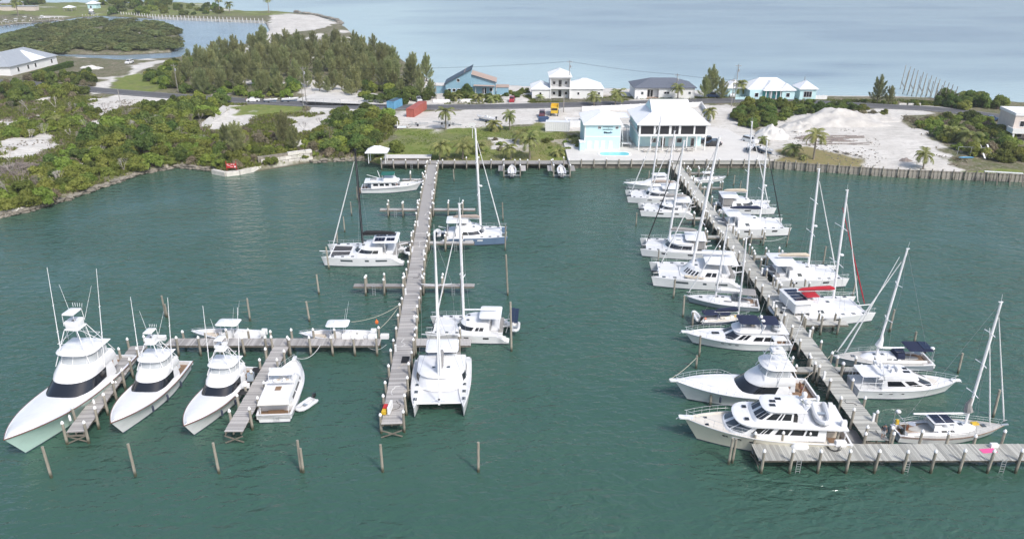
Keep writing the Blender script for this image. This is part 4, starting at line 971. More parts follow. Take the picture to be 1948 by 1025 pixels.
def build_tier(t, name, lv, m='gelcoat', win=(), at=1.0, e=2.4, crown=.1, roof=True, y0=0.0, wname='window'):
    T = Tier(lv, at, e, y0); rs = [[T.ev(i, u) for u in US] for i in range(len(lv))]
    mb = MB()
    if roof:
        top = rs[-1]; c = Vector((sum(p.x for p in top)/len(top), y0, 0))
        for f, dz in ((.93, .35), (.7, .7), (.35, .95), (.02, 1.0)):
            rs.append([Vector((lerp(c.x, p.x, f), lerp(y0, p.y, f), p.z+crown*dz)) for p in top])
    mb.rings(rs, close=True, cap1=True)
    o = mb.build(name, m, t, True, 32)
    for f0, f1, rng, wm in win:
        for u0, u1 in rng:
            for a, b in ((u0, u1), (1-u1, 1-u0)) if abs(u0+u1-1) > 1e-6 else ((u0, u1),):
                nn = max(2, int((b-a)/.02)); wb = MB(); R_ = []
                for ff in (f0, (f0+f1)/2, f1):
                    R_.append([T.ev(ff, lerp(a, b, k/nn))+T.nrm(ff, lerp(a, b, k/nn))*.018 for k in range(nn+1)])
                wb.rings(R_, close=False); wb.build(wname, wm, o, True, 60)
    return o, T
def slab(poly, z0, z1, bev=.06):
    """rounded-edge slab ring stack"""
    c = Vector((sum(p[0] for p in poly)/len(poly), sum(p[1] for p in poly)/len(poly)))
    def rg(f, z): return [(c.x+(x-c.x)*f, c.y+(y-c.y)*f, z) for x, y in poly]
    return MB().rings([rg(.96, z0), rg(1, lerp(z0, z1, .35)), rg(1, lerp(z0, z1, .65)), rg(.96, z1), rg(.6, z1+bev*.6), rg(.02, z1+bev)], True, True, True)
def rrect(x0, x1, hw, r, n=5, hw1=None, y0=0.0):
    """plan outline with rounded corners; hw1 = half width at the front"""
    hw1 = hw if hw1 is None else hw1; out = []
    for cx, cy, a0 in ((x1-r, hw1-r, 0), (x0+r, hw-r, 90), (x0+r, -hw+r, 180), (x1-r, -hw1+r, 270)):
        for i in range(n): a = R(a0+90*i/(n-1)); out.append((cx+r*math.cos(a), y0+cy+r*math.sin(a)))
    return out
def bow_rail(t, H, x0, h=.75, inset=.12, posts=7, name='bow_rail', close=True, mid=True, x1=None):
    mb = MB(); xe = H.L/2-.25 if x1 is None else x1; tops = {}
    for side in (1, -1):
        pts = [H.edge(lerp(x0, xe, k/12), side, inset, h*min(1, .25+k/3)) for k in range(13)]; tops[side] = pts
        mb.tube(pts, .02, 5)
        if mid: mb.tube([p-Vector((0,0,h*.45)) for p in pts[2:]], .012, 4)
        for k in range(posts):
            q = lerp(x0, xe, k/(posts-1)); e_ = H.edge(q, side, inset); f = 12*k/(posts-1); hh = h*min(1, .25+f/3); mb.tube([e_, e_+Vector((0,0,hh))], .016, 4)
    if close: mb.tube([tops[1][-1], tops[1][-1].lerp(tops[-1][-1], .5)+Vector((.25,0,0)), tops[-1][-1]], .02, 5)
    return mb.build(name, 'steel', t)
def hatch(t, x, y, z, sx=.55, sy=.55, m='glass_tint', rz=0.0):
    MB().box((x, y, z+.02), (sx, sy, .07), rz, .92, .92).build('hatch', m, t)
def outboard(t, x, y, z, s=1.0, m='gelcoat'):
    mb = MB(); mb.rings([[(x+px*s, y+py*s, z+pz*s) for px, py in rrect(-.38, .22, .2*f, .1, 4)] for pz, f in ((.25, .75), (.4, 1), (.75, 1), (.88, .7))], True, True, True)
    mb.box((x-.08*s, y, z-.15*s), (.22*s, .12*s, .8*s)); mb.box((x-.1*s, y, z-.55*s), (.5*s, .08*s, .12*s))
    return mb.build('outboard_motor', m, t, True, 40)
def wires(t, segs, r=.012, m='rope_wire', name='rigging'):
    mb = MB()
    for a, b in segs: mb.tube([a, b], r, 4)
    return mb.build(name, m, t)
def rib(name, label, loc, rz, L=2.9, B=1.5, m='hypalon', floor='nonskid', motor=True, z=0.0, tilt=0.0, mm='motor_black', group=None):
    t = thing(name, label, 'dinghy', (loc[0], loc[1], z), rz, group)
    if tilt: t.rotation_euler = (tilt, 0, rz)
    k = B*.15; hw = B/2-k; pts = [(-L/2, hw, .3), (-L/2+.25, hw, .3), (L*.1, hw, .32), (L*.32, hw*.85, .36), (L*.45, hw*.4, .42), (L/2-.1, 0, .46)]
    full = pts+[(x, -y, z_) for x, y, z_ in pts[-2::-1]]
    MB().tube(full, [k*.55]+[k]*(len(full)-2)+[k*.55], 8).build('tube', m, t, True)
    MB().rings([[(-L/2+.2, -hw, .16), (-L/2+.2, 0, .06), (-L/2+.2, hw, .16)], [(L*.2, -hw, .18), (L*.2, 0, .05), (L*.2, hw, .18)], [(L*.46, -.1, .38), (L*.46, 0, .32), (L*.46, .1, .38)]], close=False).build('floor', floor, t)
    MB().box((-L/2+.22, 0, .3), (.08, 2*hw, .4)).build('transom', 'gelcoat', t)
    MB().box((L*.02, 0, .38), (.28, 2*hw, .08)).build('bench', 'gelcoat_grey', t)
    if motor: outboard(t, -L/2+.05, 0, .35, .8, mm)
    return t
# ------------------------------------------------------------------ boat types
def boat_frame(bow, stern, zb, zs):
    """position, heading and length from the surveyed bow and stern"""
    a, b = G(*bow, zb), G(*stern, zs); d = Vector((a.x-b.x, a.y-b.y)); c = ((a.x+b.x)/2, (a.y+b.y)/2, 0)
    return c, math.atan2(d.y, d.x), d.length

def sportfish(label, c, rz, L, col='gelcoat', tower=True, brail=False, outr=True, teak='teak', tz=1.0):
    t = thing('sport_fishing_boat', label, 'boat', c, rz, 'sport-fishing boats'); k = L/18.0; B = .32*L
    H = Hull(L, B, 1.55*k, 2.95*k, .11, .86, 2.6, 1.55, .82, 1.9, 1.6, .40)
    build_hull(t, H, col, 'gelcoat', 'boot_stripe', 'antifoul', cock=.24, cz=1.0*k, cw=.3, camber=.30, rail='varnish' if not brail else 'steel', floor=teak, gun='gelcoat', ns=24)
    zd = H.zs(.5)
    # deckhouse with the black wrap-round windscreen mask
    lv = [(zd-.25, -.275*L, .085*L, .415*B, .15*L), (zd+.22*k, -.275*L, .075*L, .41*B, .145*L), (zd+1.18*k, -.272*L, -.005*L, .38*B, .125*L), (zd+1.28*k, -.272*L, -.012*L, .375*B, .12*L)]
    build_tier(t, 'deckhouse', lv, 'gelcoat', [(1.02, 1.98, [(.16, .84)], 'glass_dark')], e=2.2, wname='windscreen', roof=False)
    # flybridge cowl sweeping up from the mask
    z1 = zd+1.18*k
    lv = [(z1+.03, -.31*L, -.003*L, .376*B, .125*L), (z1+.30*k, -.32*L, -.02*L, .388*B, .12*L), (z1+.85*k, -.315*L, -.07*L, .37*B, .10*L), (z1+1.18*k, -.31*L, -.095*L, .35*B, .085*L)]
    fb, _ = build_tier(t, 'flybridge', lv, 'gelcoat', e=2.2, crown=.02)
    z2 = z1+1.18*k
    mb = MB(); mb.box((-.165*L, 0, z2+.35*k), (.05*L, .34*B, .7*k), 0, .7, .9); mb.build('helm_console', 'gelcoat', fb)
    for y in (-.16, .16): MB().box((-.235*L, y*B, z2+.45*k), (.7*k, .6*k, .9*k), 0, .8, .9).build('helm_chair', 'cushion', fb)
    # clear enclosure and hardtop
    lv = [(z2, -.28*L, -.102*L, .335*B, .075*L), (z2+1.0*k, -.28*L, -.13*L, .32*B, .065*L)]
    T = Tier(lv, 1, 2.4); en = MB().rings([[T.ev(i, u) for u in US] for i in (0, 1)], close=True).build('enclosure', 'clear_vinyl', t, True, 60)
    for u in (.05, .2, .35, .43, .5, .57, .65, .8, .95): MB().tube([T.ev(0, u), T.ev(1, u)], .035*k, 5).build('enclosure_post', 'gelcoat', en)
    lv = [(z2+.98*k, -.31*L, -.10*L, .355*B, .085*L), (z2+1.06*k, -.315*L, -.093*L, .365*B, .09*L), (z2+1.14*k, -.31*L, -.10*L, .355*B, .085*L)]
    build_tier(t, 'hardtop', lv, 'gelcoat', e=2.6, crown=.22*k)
    zt = z2+1.2*k
    if tower:
        mb = MB(); zp = zt+2.1*k*tz; xa, xf = -0.290*L, -0.160*L
        for s in (1, -1):
            mb.tube([(-0.105*L, s*.33*B, z1+.9*k), (-0.155*L, s*.12*B, zp)], .045, 6); mb.tube([(-0.345*L, s*.33*B, z1+.6*k), (-0.245*L, s*.12*B, zp)], .045, 6)
            mb.tube([(-0.175*L, s*.34*B, zt), (-0.235*L, s*.12*B, zp)], .03, 5); mb.tube([(-0.265*L, s*.34*B, zt), (-0.175*L, s*.12*B, zp)], .03, 5)
            f = .45; mb.tube([Vector((-0.130*L, s*.245*B, zt+.9*k)), Vector((-0.290*L, s*.245*B, zt+.9*k))], .025, 5)
        mb.tube([(-0.130*L, -.245*B, zt+.9*k), (-0.130*L, .245*B, zt+.9*k)], .025, 5); mb.tube([(-0.290*L, -.245*B, zt+.9*k), (-0.290*L, .245*B, zt+.9*k)], .025, 5)
        tw = mb.build('tower', 'alu_white', t)
        mb = MB()
        for y in (-.2, .2): mb.tube([(-0.290*L, y, zt), (-0.260*L, y, zp)], .02, 4)
        for i in range(9): mb.tube([(lerp(-.29, -.26, i/9)*L, -.2, lerp(zt, zp, i/9)), (lerp(-.29, -.26, i/9)*L, .2, lerp(zt, zp, i/9))], .016, 4)
        mb.build('ladder', 'alu_white', tw)
        poly = rrect(-0.250*L, -0.155*L, .14*B, .25*k)
        slab(poly, zp, zp+.1).build('platform', 'gelcoat', tw, True, 40)
        c0 = Vector((-.20*L, 0)); MB().rings([[(c0.x+(x-c0.x)*f, y*f, z) for x, y in poly] for f, z in (((.80, zp+.1), (.88, zp+.8*k), (.84, zp+.86*k), (.2, zp+.80*k)) if not brail else ((.86, zp+.1), (.9, zp+.32*k), (.84, zp+.34*k), (.2, zp+.3*k)))], True).build('belly_band', 'gelcoat', tw, True, 40)
        for s in (1, -1):
            for x in (-0.243*L, -0.162*L): MB().tube([(x, s*.115*B, zp+.5*k), (x, s*.10*B, zp+1.75*k)], .03, 5).build('top_post', 'alu_white', tw)
        slab(rrect(-0.250*L, -0.155*L, .11*B, .22*k), zp+1.72*k, zp+1.84*k, .1).build('sun_top', 'gelcoat', tw, True, 40)
        for i in range(5): MB().tube([(-0.260*L, (-.08+.04*i)*B, zp+1.85*k), (-0.265*L, (-.09+.045*i)*B, zp+2.25*k)], .022, 5).build('rod_holder', 'alu_white', tw)
        for s in (1, -1): MB().tube([(-0.245*L, s*.12*B, zp+.7*k), (-0.285*L, s*.30*B, zp+4.1*k)], .025, 5, .012).build('antenna', 'alu_white', tw)
    if outr:
        for s in (1, -1):
            a = Vector((-.19*L, s*.395*B, z1+.15*k)); b = a+Vector((-.10*L, s*.06*B, 10.4*k))
            mb = MB().tube([a, a.lerp(b, .5), b], .06, 6, .025)
            for f in (.35, .62): q = a.lerp(b, f); mb.tube([q-Vector((.22,0,0)), q+Vector((.22,0,0))], .02, 4)
            mb.build('outrigger', 'alu_white', t)
    # cockpit
    cz = 1.0*k
    mb = MB().lathe([(.12, 0), (.08, .1), (.08, .55), (.3, .6), (.3, .68)], (-.42*L, 0, cz), 8); mb.box((-.42*L+.25, 0, cz+1.0), (.1, .55, .7)); mb.build('fighting_chair', 'varnish', t)
    MB().box((-.30*L, 0, cz+.4*k), (.9*k, .55*B, .8*k), 0, .95, .95).build('mezzanine', 'gelcoat', t)
    for s in (1, -1): MB().box((-.305*L, s*.37*B, z1-.05*k), (.7*k, .06, 1.5*k), 0, .6, 1).build('wing', 'gelcoat', t)
    for x in (-.20, .02, .20):
        for s in (1, -1):
            e = H.edge(x*L, s, -.12); MB().tube([e+Vector((0,0,-.25)), e+Vector((0,0,-.4)), e+Vector((0,0,-1.0)), e+Vector((0,0,-1.1))], [.04,.13,.13,.04], 8).build('fender', 'cap_white' if L > 17 else 'boot_stripe', t, True)
    if brail:
        bow_rail(t, H, .05*L, .8*k, .15, 9)
        MB().prism(rrect(.36*L, .535*L, .32*k, .2*k), H.zs(.97)+.0, H.zs(.97)+.16*k).build('bow_pulpit', 'gelcoat', t)
        build_tier(t, 'foredeck_trunk', [(H.zs(.72)-.15, .08*L, .37*L, .29*B, .2*L), (H.zs(.74)+.30*k, .07*L, .335*L, .25*B, .19*L)], 'gelcoat', crown=.06)
    else:
        MB().box((.465*L, 0, H.zs(.96)+.08), (.5*k, .12, .12)).build('anchor_roller', 'steel', t)
        hatch(t, .30*L, 0, H.zs(.8)+.20, .6, .6, 'gelcoat_grey')
    return t

def center_console(label, c, rz, L, ttop=True, col='gelcoat', motors=2, group=None, z=0.0, tower=False, white_motor=True):
    t = thing('center_console_boat', label, 'boat', (c[0], c[1], z), rz, group); k = L/9.0; B = .30*L
    H = Hull(L, B, .85*k, 1.25*k, .12, .9, 2.2, 1.7, .86, 1.5, 1.7, .42)
    build_hull(t, H, col, 'gelcoat', 'boot_stripe', 'antifoul', cock=.80, cz=.45*k, cw=.2, floor='nonskid', ns=18)
    lv = [(.45*k, -.08*L, .10*L, .16*B, .05*L), (1.15*k, -.08*L, .085*L, .16*B, .05*L), (1.55*k, -.06*L, .0*L, .14*B, .03*L)]
    build_tier(t, 'console', lv, 'gelcoat', [(1.1, 1.95, [(.37, .63)], 'glass_tint')], crown=.02)
    MB().box((-.16*L, 0, .45*k+.4*k), (.6*k, .38*B, .8*k), 0, .9, .95).build('leaning_post', 'gelcoat', t)
    MB().box((.22*L, 0, .45*k+.2*k), (.16*L, .4*B, .4*k), 0, .9, .8).build('bow_seat', 'cushion', t)
    if ttop:
        z1 = 2.45*k
        for s in (1, -1):
            for x in (-.12*L, .05*L): MB().tube([(x, s*.17*B, .5*k), (x-.01*L, s*.22*B, z1)], .035, 5).build('t_top_post', 'alu_white', t)
        slab(rrect(-.20*L, .11*L, .37*B, .35*k), z1, z1+.12*k, .12*k).build('t_top', 'gelcoat', t, True, 40)
        for s in (1, -1): MB().tube([(-.14*L, s*.3*B, z1+.1), (-.2*L, s*.34*B, z1+2.6*k)], .02, 4, .01).build('antenna', 'alu_white', t)
        MB().ell((-.02*L, 0, z1+.25*k), (.3*k, .3*k, .18*k), 10, 4, -.6).build('radar_dome', 'gelcoat', t, True)
    for i in range(motors): outboard(t, -L/2-.12, (i-(motors-1)/2)*.62*k, .55*k, 1.15*k, 'gelcoat' if white_motor else 'motor_black')
    bow_rail(t, H, .15*L, .25*k, .1, 5, close=True, mid=False)
    return t

def motor_yacht(label, c, rz, L, cfg, group='motor yachts'):
    """flybridge motor yacht; cfg holds the differing proportions"""
    t = thing('motor_yacht', label, 'boat', c, rz, group); g = cfg.get; k = L/15.0; B = g('B', .30)*L; col = g('col', 'gelcoat')
    H = Hull(L, B, g('fa', 1.3)*k, g('fb', 2.0)*k, g('rake', .10), .9, 2.4, 1.7, .87, 1.6, 1.8, .42)
    build_hull(t, H, col, g('deck', 'nonskid'), g('boot', 'boot_stripe'), g('af', 'antifoul'), cock=g('cock', .14), cz=.65*k, cw=.25, bul=g('bul', .12), floor=g('floor', 'teak'), ns=24, stripe=g('stripe'))
    zd = H.zs(.45)-.1
    if g('platform', True): MB().prism(rrect(-.5*L-.9*k, -.5*L+.02, .40*B, .3*k), .30*k, .40*k).build('swim_platform', g('platm', 'teak'), t)
    o = None
    for nm, lv, win, kw in cfg['tiers']:
        LV = [(zd+z*k if z > -9 else z, xa*L, xf*L, hw*B, no*L) for z, xa, xf, hw, no in lv]
        o, T = build_tier(t, nm, LV, kw.get('m', col), win, kw.get('at', 1.0), kw.get('e', 2.5), kw.get('crown', .06)*k, kw.get('roof', True))
    for x0, x1, hw, z, th, m in g('slabs', []):
        slab(rrect(x0*L, x1*L, hw*B, .35*k), zd+z*k, zd+(z+th)*k, .06).build('hardtop', m, t, True, 40)
    for x0, x1, y, z0, z1 in g('posts', []):
        for s in (1, -1): MB().tube([(x0*L, s*y*B, zd+z0*k), (x1*L, s*y*B, zd+z1*k)], .04, 5).build('support_post', 'alu_white', t)
    for x, y, z, sx, sy in g('hatches', []): hatch(t, x*L, y*B, zd+z*k, sx*k, sy*k, 'glass_dark')
    for x, y, z, sx, sy, sz, m, nm in g('boxes', []): MB().box((x*L, y*B, zd+z*k), (sx*k, sy*k, sz*k), 0, .93, .93).build(nm, m, t)
    if g('rail', True): bow_rail(t, H, g('rx', .0)*L, .8*k, .12, 9)
    if g('pulpit', True): MB().prism(rrect(.44*L, .53*L, .3*k, .15*k), H.zs(.98)-.02, H.zs(.98)+.12).build('bow_pulpit', 'gelcoat', t); MB().tube([(.52*L, 0, H.zs(1)+.05), (.545*L, 0, H.zs(1)-.25)], .05, 5).build('anchor', 'steel', t)
    for x, z, w in g('portlights', []):
        for s in (1, -1):
            q = (x*L+L/2)/L; tau = z; a = Vector(H.pt(q, tau, s)); b = Vector(H.pt(q+w*k/L, tau, s)); mb = MB()
            n_ = Vector((0, s*.02, 0)); mb.rings([[a+n_, b+n_], [Vector(H.pt(q, tau+.09, s))+n_, Vector(H.pt(q+w*k/L, tau+.09, s))+n_]], close=False); mb.build('portlight', 'glass_dark', t)
    if g('arch'):
        x, z0, z1, hw = g('arch'); mb = MB()
        for s in (1, -1): mb.bar((x*L, s*hw*B, zd+z0*k), ((x-.03)*L, s*(hw-.04)*B, zd+z1*k), .35*k, .12*k)
        mb.bar(((x-.03)*L, -(hw-.04)*B, zd+z1*k), ((x-.03)*L, (hw-.04)*B, zd+z1*k), .4*k, .12*k); ar = mb.build('radar_arch', 'gelcoat', t)
        MB().ell(((x-.03)*L, .1*B, zd+z1*k+.25*k), (.32*k, .32*k, .2*k), 10, 4, -.7).build('radar_dome', 'gelcoat', ar, True)
        MB().ell(((x-.03)*L, -.14*B, zd+z1*k+.3*k), (.26*k, .26*k, .32*k), 10, 5, -.7).build('satellite_dome', 'gelcoat', ar, True)
        MB().tube([((x-.03)*L, -.3*B, zd+z1*k), ((x-.06)*L, -.3*B, zd+(z1+2.6)*k)], .02, 4, .01).build('antenna', 'alu_white', ar)
    return t, H, zd, k

def mast_rig(t, x, zb, hgt, L, boom=.36, bag='canvas_grey', mast='mast_alu', fore=None, furl=True, sheet_hw=None, rake=.02, spreaders=2, boomz=1.6, jibcol='canvas_white', bagh=.42, radar=False, backstay=None, furls=None, sleeve=None):
    """mast, boom with stowed sail, spreaders, stays"""
    top = Vector((x-hgt*rake, 0, zb+hgt)); b = Vector((x, 0, zb)); r = .0085*hgt
    mb = MB(); ring = lambda c, f: [(c.x+r*1.35*f*math.cos(a), r*f*math.sin(a), c.z) for a in [k*math.pi/4 for k in range(8)]]
    mb.rings([ring(b, 1), ring(b.lerp(top, .6), 1), ring(top, .75)], True, True, True)
    ms = mb.build('mast', mast, t, True, 50)
    MB().box((top.x-.05, 0, top.z+.05), (.45, .12, .08)).bar(top, top+Vector((-.1, 0, .9)), .02).build('masthead', mast, ms)
    sp = MB(); segs = []; chain = []
    for i in range(spreaders):
        f = (i+1)/(spreaders+1)*.98+.02; q = b.lerp(top, f); w = (sheet_hw or .12*L)*(.62 if spreaders > 1 else .55)*(1-.25*i/max(1, spreaders))
        for s in (1, -1): sp.bar(q, q+Vector((-.25, s*w, .08)), .10, .04)
        chain.append((q, w))
    sp.build('spreader', mast, ms)
    hw = sheet_hw or .12*L
    for s in (1, -1):
        ch = Vector((x-.05*L, s*hw, zb*.8)); pts = [ch]+[q+Vector((-.25, s*w, .08)) for q, w in chain]+[b.lerp(top, .96)]
        segs += list(zip(pts[:-1], pts[1:])); segs.append((Vector((x+.02*L, s*hw*.98, zb*.8)), b.lerp(top, .5)))
    if fore: segs.append((Vector(fore), b.lerp(top, .95)))
    if backstay: segs.append((Vector(backstay), top))
    wires(t, segs, .014)
    if fore and furl:
        a = Vector(fore); e = b.lerp(top, .93); fl = MB().tube([a.lerp(e, .03), a.lerp(e, .12), a.lerp(e, .5), a.lerp(e, .95)], [.05, .10, .085, .04], 6); fl.build('furled_jib', jibcol, t, True)
        MB().lathe([(.12, 0), (.12, .12)], tuple(a.lerp(e, .02)), 8).build('furler_drum', 'motor_black', t)
    for a_, e_, col_ in (furls or []):
        a_ = Vector(a_); e_ = Vector(e_); MB().tube([a_, a_.lerp(e_, .1), a_.lerp(e_, .5), e_], [.05, .10, .085, .04], 6).build('furled_sail', col_, t, True)
    if boom:
        bz = zb+boomz; bl = boom*L
        MB().tube([(x-.15, 0, bz), (x-bl, 0, bz+.12)], .10, 6).build('boom', mast if mast != 'black_spar' else 'black_spar', t, True)
        if bag:
            n = 9; rs = []
            for i in range(n):
                f = i/(n-1); xx = x-.12-f*(bl-.3); h = bagh*lerp(1.7, 1.0, f)*(1 if 0 < i < n-1 else .55); w = .34*lerp(1.1, .75, f)*(1 if 0 < i < n-1 else .5)
                rs.append([(xx, w*math.cos(a), bz+.1+.12*f+h*(.5+.5*math.sin(a))+.02*math.sin(i*5.1)) for a in [2*math.pi*q/10 for q in range(10)]])
            MB().rings(rs, True, True, True).build('stowed_sail', bag, t, True, 60)
        if sleeve:
            MB().tube([(x-.05, 0, bz+.3), (x-.25, 0, bz+1.2), (x-hgt*rake*.25, 0, bz+2.2)], [.5, .28, .05], 8).build('sail_head', sleeve, t, True)
    if radar: q = b.lerp(top, .42); MB().lathe([(.05, -.12), (.28, -.1), (.3, .05), (.2, .14)], (q.x+.42, 0, q.z), 10).bar(q, q+Vector((.4, 0, -.1)), .08).build('radar_dome', 'gelcoat', ms, True)
    return top

def catamaran(label, c, rz, L, cfg=None, group='catamarans'):
    g = (cfg or {}).get; t = thing('catamaran', label, 'boat', c, rz, group); B = g('B', .54)*L; k = L/13.0; hb = g('hw', .062)*L
    col = g('col', 'gelcoat'); zb = g('zb', 1.45)*k; Hs = []
    for s in (1, -1):
        H = Hull(L, hb*2, zb, zb*1.08, g('rake', .035), .82, 2.6, 1.9, .80, 1.2, 1.5, .40, y0=s*(B/2-hb), scoop=.17, scoop_z=.42*k); Hs.append(H)
        h = build_hull(t, H, col, 'nonskid', g('boot', 'boot_stripe'), g('af', 'antifoul_black'), rail=None, camber=.05, ns=20, bul=0)
        # stern steps
        mb = MB()
        for i in range(3): mb.box((-L/2+(.35+.45*i)*k, s*(B/2-hb), (.42+.30*i)*k+.05), (.44*k, hb*1.25, .22*k))
        mb.build('stern_steps', 'gelcoat', t)
        if g('wins', True):
            for x0, x1 in g('hwin', [(-.22, -.10), (.02, .10), (.22, .32)]):
                q0, q1 = x0+.5, x1+.5; sd = 1 if s > 0 else -1
                for sg in (sd,):
                    mb = MB(); n_ = Vector((0, sg*.02, 0)); mb.rings([[Vector(H.pt(lerp(q0, q1, i/4), tau, sg))+n_ for i in range(5)] for tau in (.60, .80)], close=False); mb.build('hull_window', g('hwm', 'glass_dark'), h)
        for x in g('hx', (.12, .24, .36)): hatch(t, x*L, s*(B/2-hb), H.zs(x+.5)+.03, .5*k, .42*k, 'glass_tint')
    # bridge deck
    yi = B/2-hb*1.2
    MB().box((-.125*L, 0, zb*.79), (.59*L, 2*yi, zb*.36)).build('bridge_deck', 'gelcoat', t)
    MB().box((-.125*L, 0, zb+.012), (.592*L, 2*yi+.1, .05)).build('side_deck', 'nonskid', t)
    # saloon with wrap-round windows
    xa, xf = g('sal', (-.26, .14)); hw = g('salw', .36)*B; z1 = zb+g('salh', 1.25)*k; no = .22*L
    lv = [(zb-.02, xa*L, (xf+.03)*L, hw*1.05, no), (zb+.28*k, xa*L, xf*L, hw*1.02, no), (zb+.92*k*g('salh', 1.25)/1.25, xa*L, (xf-.05)*L, hw*.96, no*.9), (z1, xa*L, (xf-.075)*L, hw*.92, no*.88)]
    sal, T = build_tier(t, 'saloon', lv, 'gelcoat', [(1.08, 1.95, g('swin', [(.14, .33), (.345, .425), (.435, .495)]), g('wm', 'glass_dark'))], e=2.2, crown=.16*k)
    if g('visor'):
        lv = [(z1-.12*k, xa*L, (xf-.035)*L, hw*.99, no*.9), (z1+.06*k, xa*L, (xf-.06)*L, hw*.96, no*.9)]; build_tier(t, 'roof_brow', lv, 'gelcoat', e=2.2, crown=.14*k)
    for x, y, sx, sy in g('roofh', [(.0, .12, .45, .45), (.0, -.12, .45, .45)]): hatch(t, x*L, y*B, z1+.14*k, sx*k, sy*k, 'glass_tint')
    # cockpit: sole, seats, hardtop
    MB().box((-.33*L, 0, zb+.30*k), (.10*L, .5*B, .42*k), 0, .96, .96).build('cockpit_bench', 'gelcoat', t)
    MB().box((-.395*L, 0, zb+.25*k), (.05*L, .62*B, .5*k), 0, .9, .96).build('aft_seat', g('cush', 'canvas_grey'), t)
    tz = zb+g('topz', 2.15)*k; x0, x1 = g('top', (-.44, -.14))
    if x1 is not None and x1 > x0:
        slab(rrect(x0*L, x1*L, g('topw', .38)*B, .45*k), tz, tz+.10*k, .08*k).build('hardtop', g('topm', 'gelcoat'), t, True, 40)
        for s in (1, -1):
            for x in (x0+.02, (x0+x1)/2): MB().tube([(x*L, s*(g('topw', .38)-.04)*B, zb), (x*L, s*(g('topw', .38)-.04)*B, tz)], .045*k, 6).build('hardtop_post', 'alu_white', t)
        for x, y, sx, sy in g('solar', []): 
            n = max(2, int(sx/.45)); pb = MB()
            for i in range(n): pb.box((x*L-(sx*k)/2+(i+.5)*sx*k/n, y*B, tz+.21*k), (sx*k/n-.04, sy*k, .05))
            pb.build('solar_panel', 'solar', t)
        if g('encl'): MB().rings([[(x_, y_, z_) for x_, y_ in rrect(x0*L+.1, (x0+.2)*L, (g('topw', .38)-.03)*B, .3)] for z_ in (zb+.5*k, tz)], True).build('cockpit_enclosure', g('encl'), t)
    if g('fly'):
        fl, _ = build_tier(t, 'flybridge', [(z1+.1*k, -.24*L, -.02*L, .24*B, .06*L), (z1+.65*k, -.24*L, -.04*L, .23*B, .06*L)], 'gelcoat', crown=.02)
        MB().box((-.14*L, .1*B, z1+.85*k), (.5*k, 1.2*k, .5*k)).build('helm_seat', 'cushion', fl)
    if g('helm'):   # raised helm with canvas dodger
        s, m_ = g('helm'); MB().box((-.20*L, s*.22*B, z1+.25*k), (.9*k, 1.1*k, .9*k), 0, .8, .9).build('helm_station', 'gelcoat', t)
        MB().rings([[(x_, s*.22*B+y_, z_) for x_, y_ in rrect(-.27*L, -.14*L, .13*B, .3)] for z_ in (z1+.75*k, z1+.78*k)], True).build('helm_curtain', m_, t)
        slab([(x_, s*.22*B+y_) for x_, y_ in rrect(-.28*L, -.12*L, .15*B, .3)], z1+1.25*k, z1+1.33*k, .12*k).build('helm_bimini', m_, t, True, 40)
        mb = MB()
        for a, b in ((-.27, -.11), (-.27, .11), (-.13, -.11), (-.13, .11)): mb.tube([(a*L, (s*.22+b)*B, z1), (a*L, (s*.22+b)*B, z1+1.25*k)], .03, 5)
        mb.build('helm_post', 'steel', t)
    # foredeck: trampoline, beams, anchor arm
    xb = .405*L; xd = .165*L
    for s in (1, -1): MB().box(((xb+xd)/2, s*.5*yi*.98, zb*.93), (xb-xd-.1, yi*.93, .02)).build('trampoline', g('tramp', 'trampoline'), t)
    MB().tube([(xb, -yi, zb*.95), (xb, yi, zb*.95)], .10*k, 8).build('crossbeam', g('beam', 'alu_white'), t, True)
    MB().bar((xd, 0, zb*.93), (xb+.25, 0, zb*.93), .22*k, .16*k).build('longeron', 'gelcoat', t)
    if g('sprit'): MB().tube([(xb, 0, zb*.95), (.56*L, 0, zb*1.02)], .07, 6).build('bowsprit', g('beam', 'alu_white'), t)
    mb = MB()
    for s in (1, -1): mb.tube([(xb, s*yi*.5, zb*.95), (xb, 0, zb*.95+.7*k)], .03, 5)
    mb.build('seagull_striker', 'alu_white', t)
    # guard rails
    mb = MB()
    for s, H in zip((1, -1), Hs):
        pts = [H.edge(x*L, s, .1) for x in (-.30, -.18, -.06, .06, .18, .30, .42, .475)]
        for p_ in pts: mb.tube([p_, p_+Vector((0,0,.65))], .016, 4)
        for dz in (.36, .65): mb.tube([p_+Vector((0,0,dz)) for p_ in pts], .010, 4)
        f = pts[-1]; mb.tube([f+Vector((0,0,.65)), H.edge(.49*L, s, hb)+Vector((0,0,.65)), H.edge(.475*L, -s, .05)+Vector((0,0,.65)), H.edge(.40*L, -s, .1)+Vector((0,0,.65))], .02, 5)
    mb.build('guard_rail', 'steel', t)
    # davits
    for s in (1, -1): MB().bar((-.42*L, s*.16*B, zb+.55*k), (-.53*L, s*.16*B, zb+.85*k), .12*k).build('davit', 'alu_white', t)
    if g('sternpanel'): 
        mb = MB()
        for i in range(2):
            for j in range(4): mb.box((-.53*L-i*.62*k, (-.27+.18*j)*B, zb+2.0*k-.1*i), (.6*k, .17*B, .05))
        mb.build('solar_panel', 'solar', t); MB().tube([(-.46*L, -.3*B, zb), (-.5*L, -.3*B, zb+1.95*k)], .04, 5).tube([(-.46*L, .3*B, zb), (-.5*L, .3*B, zb+1.95*k)], .04, 5).build('panel_frame', 'steel', t)
    mr = g('mast', {})
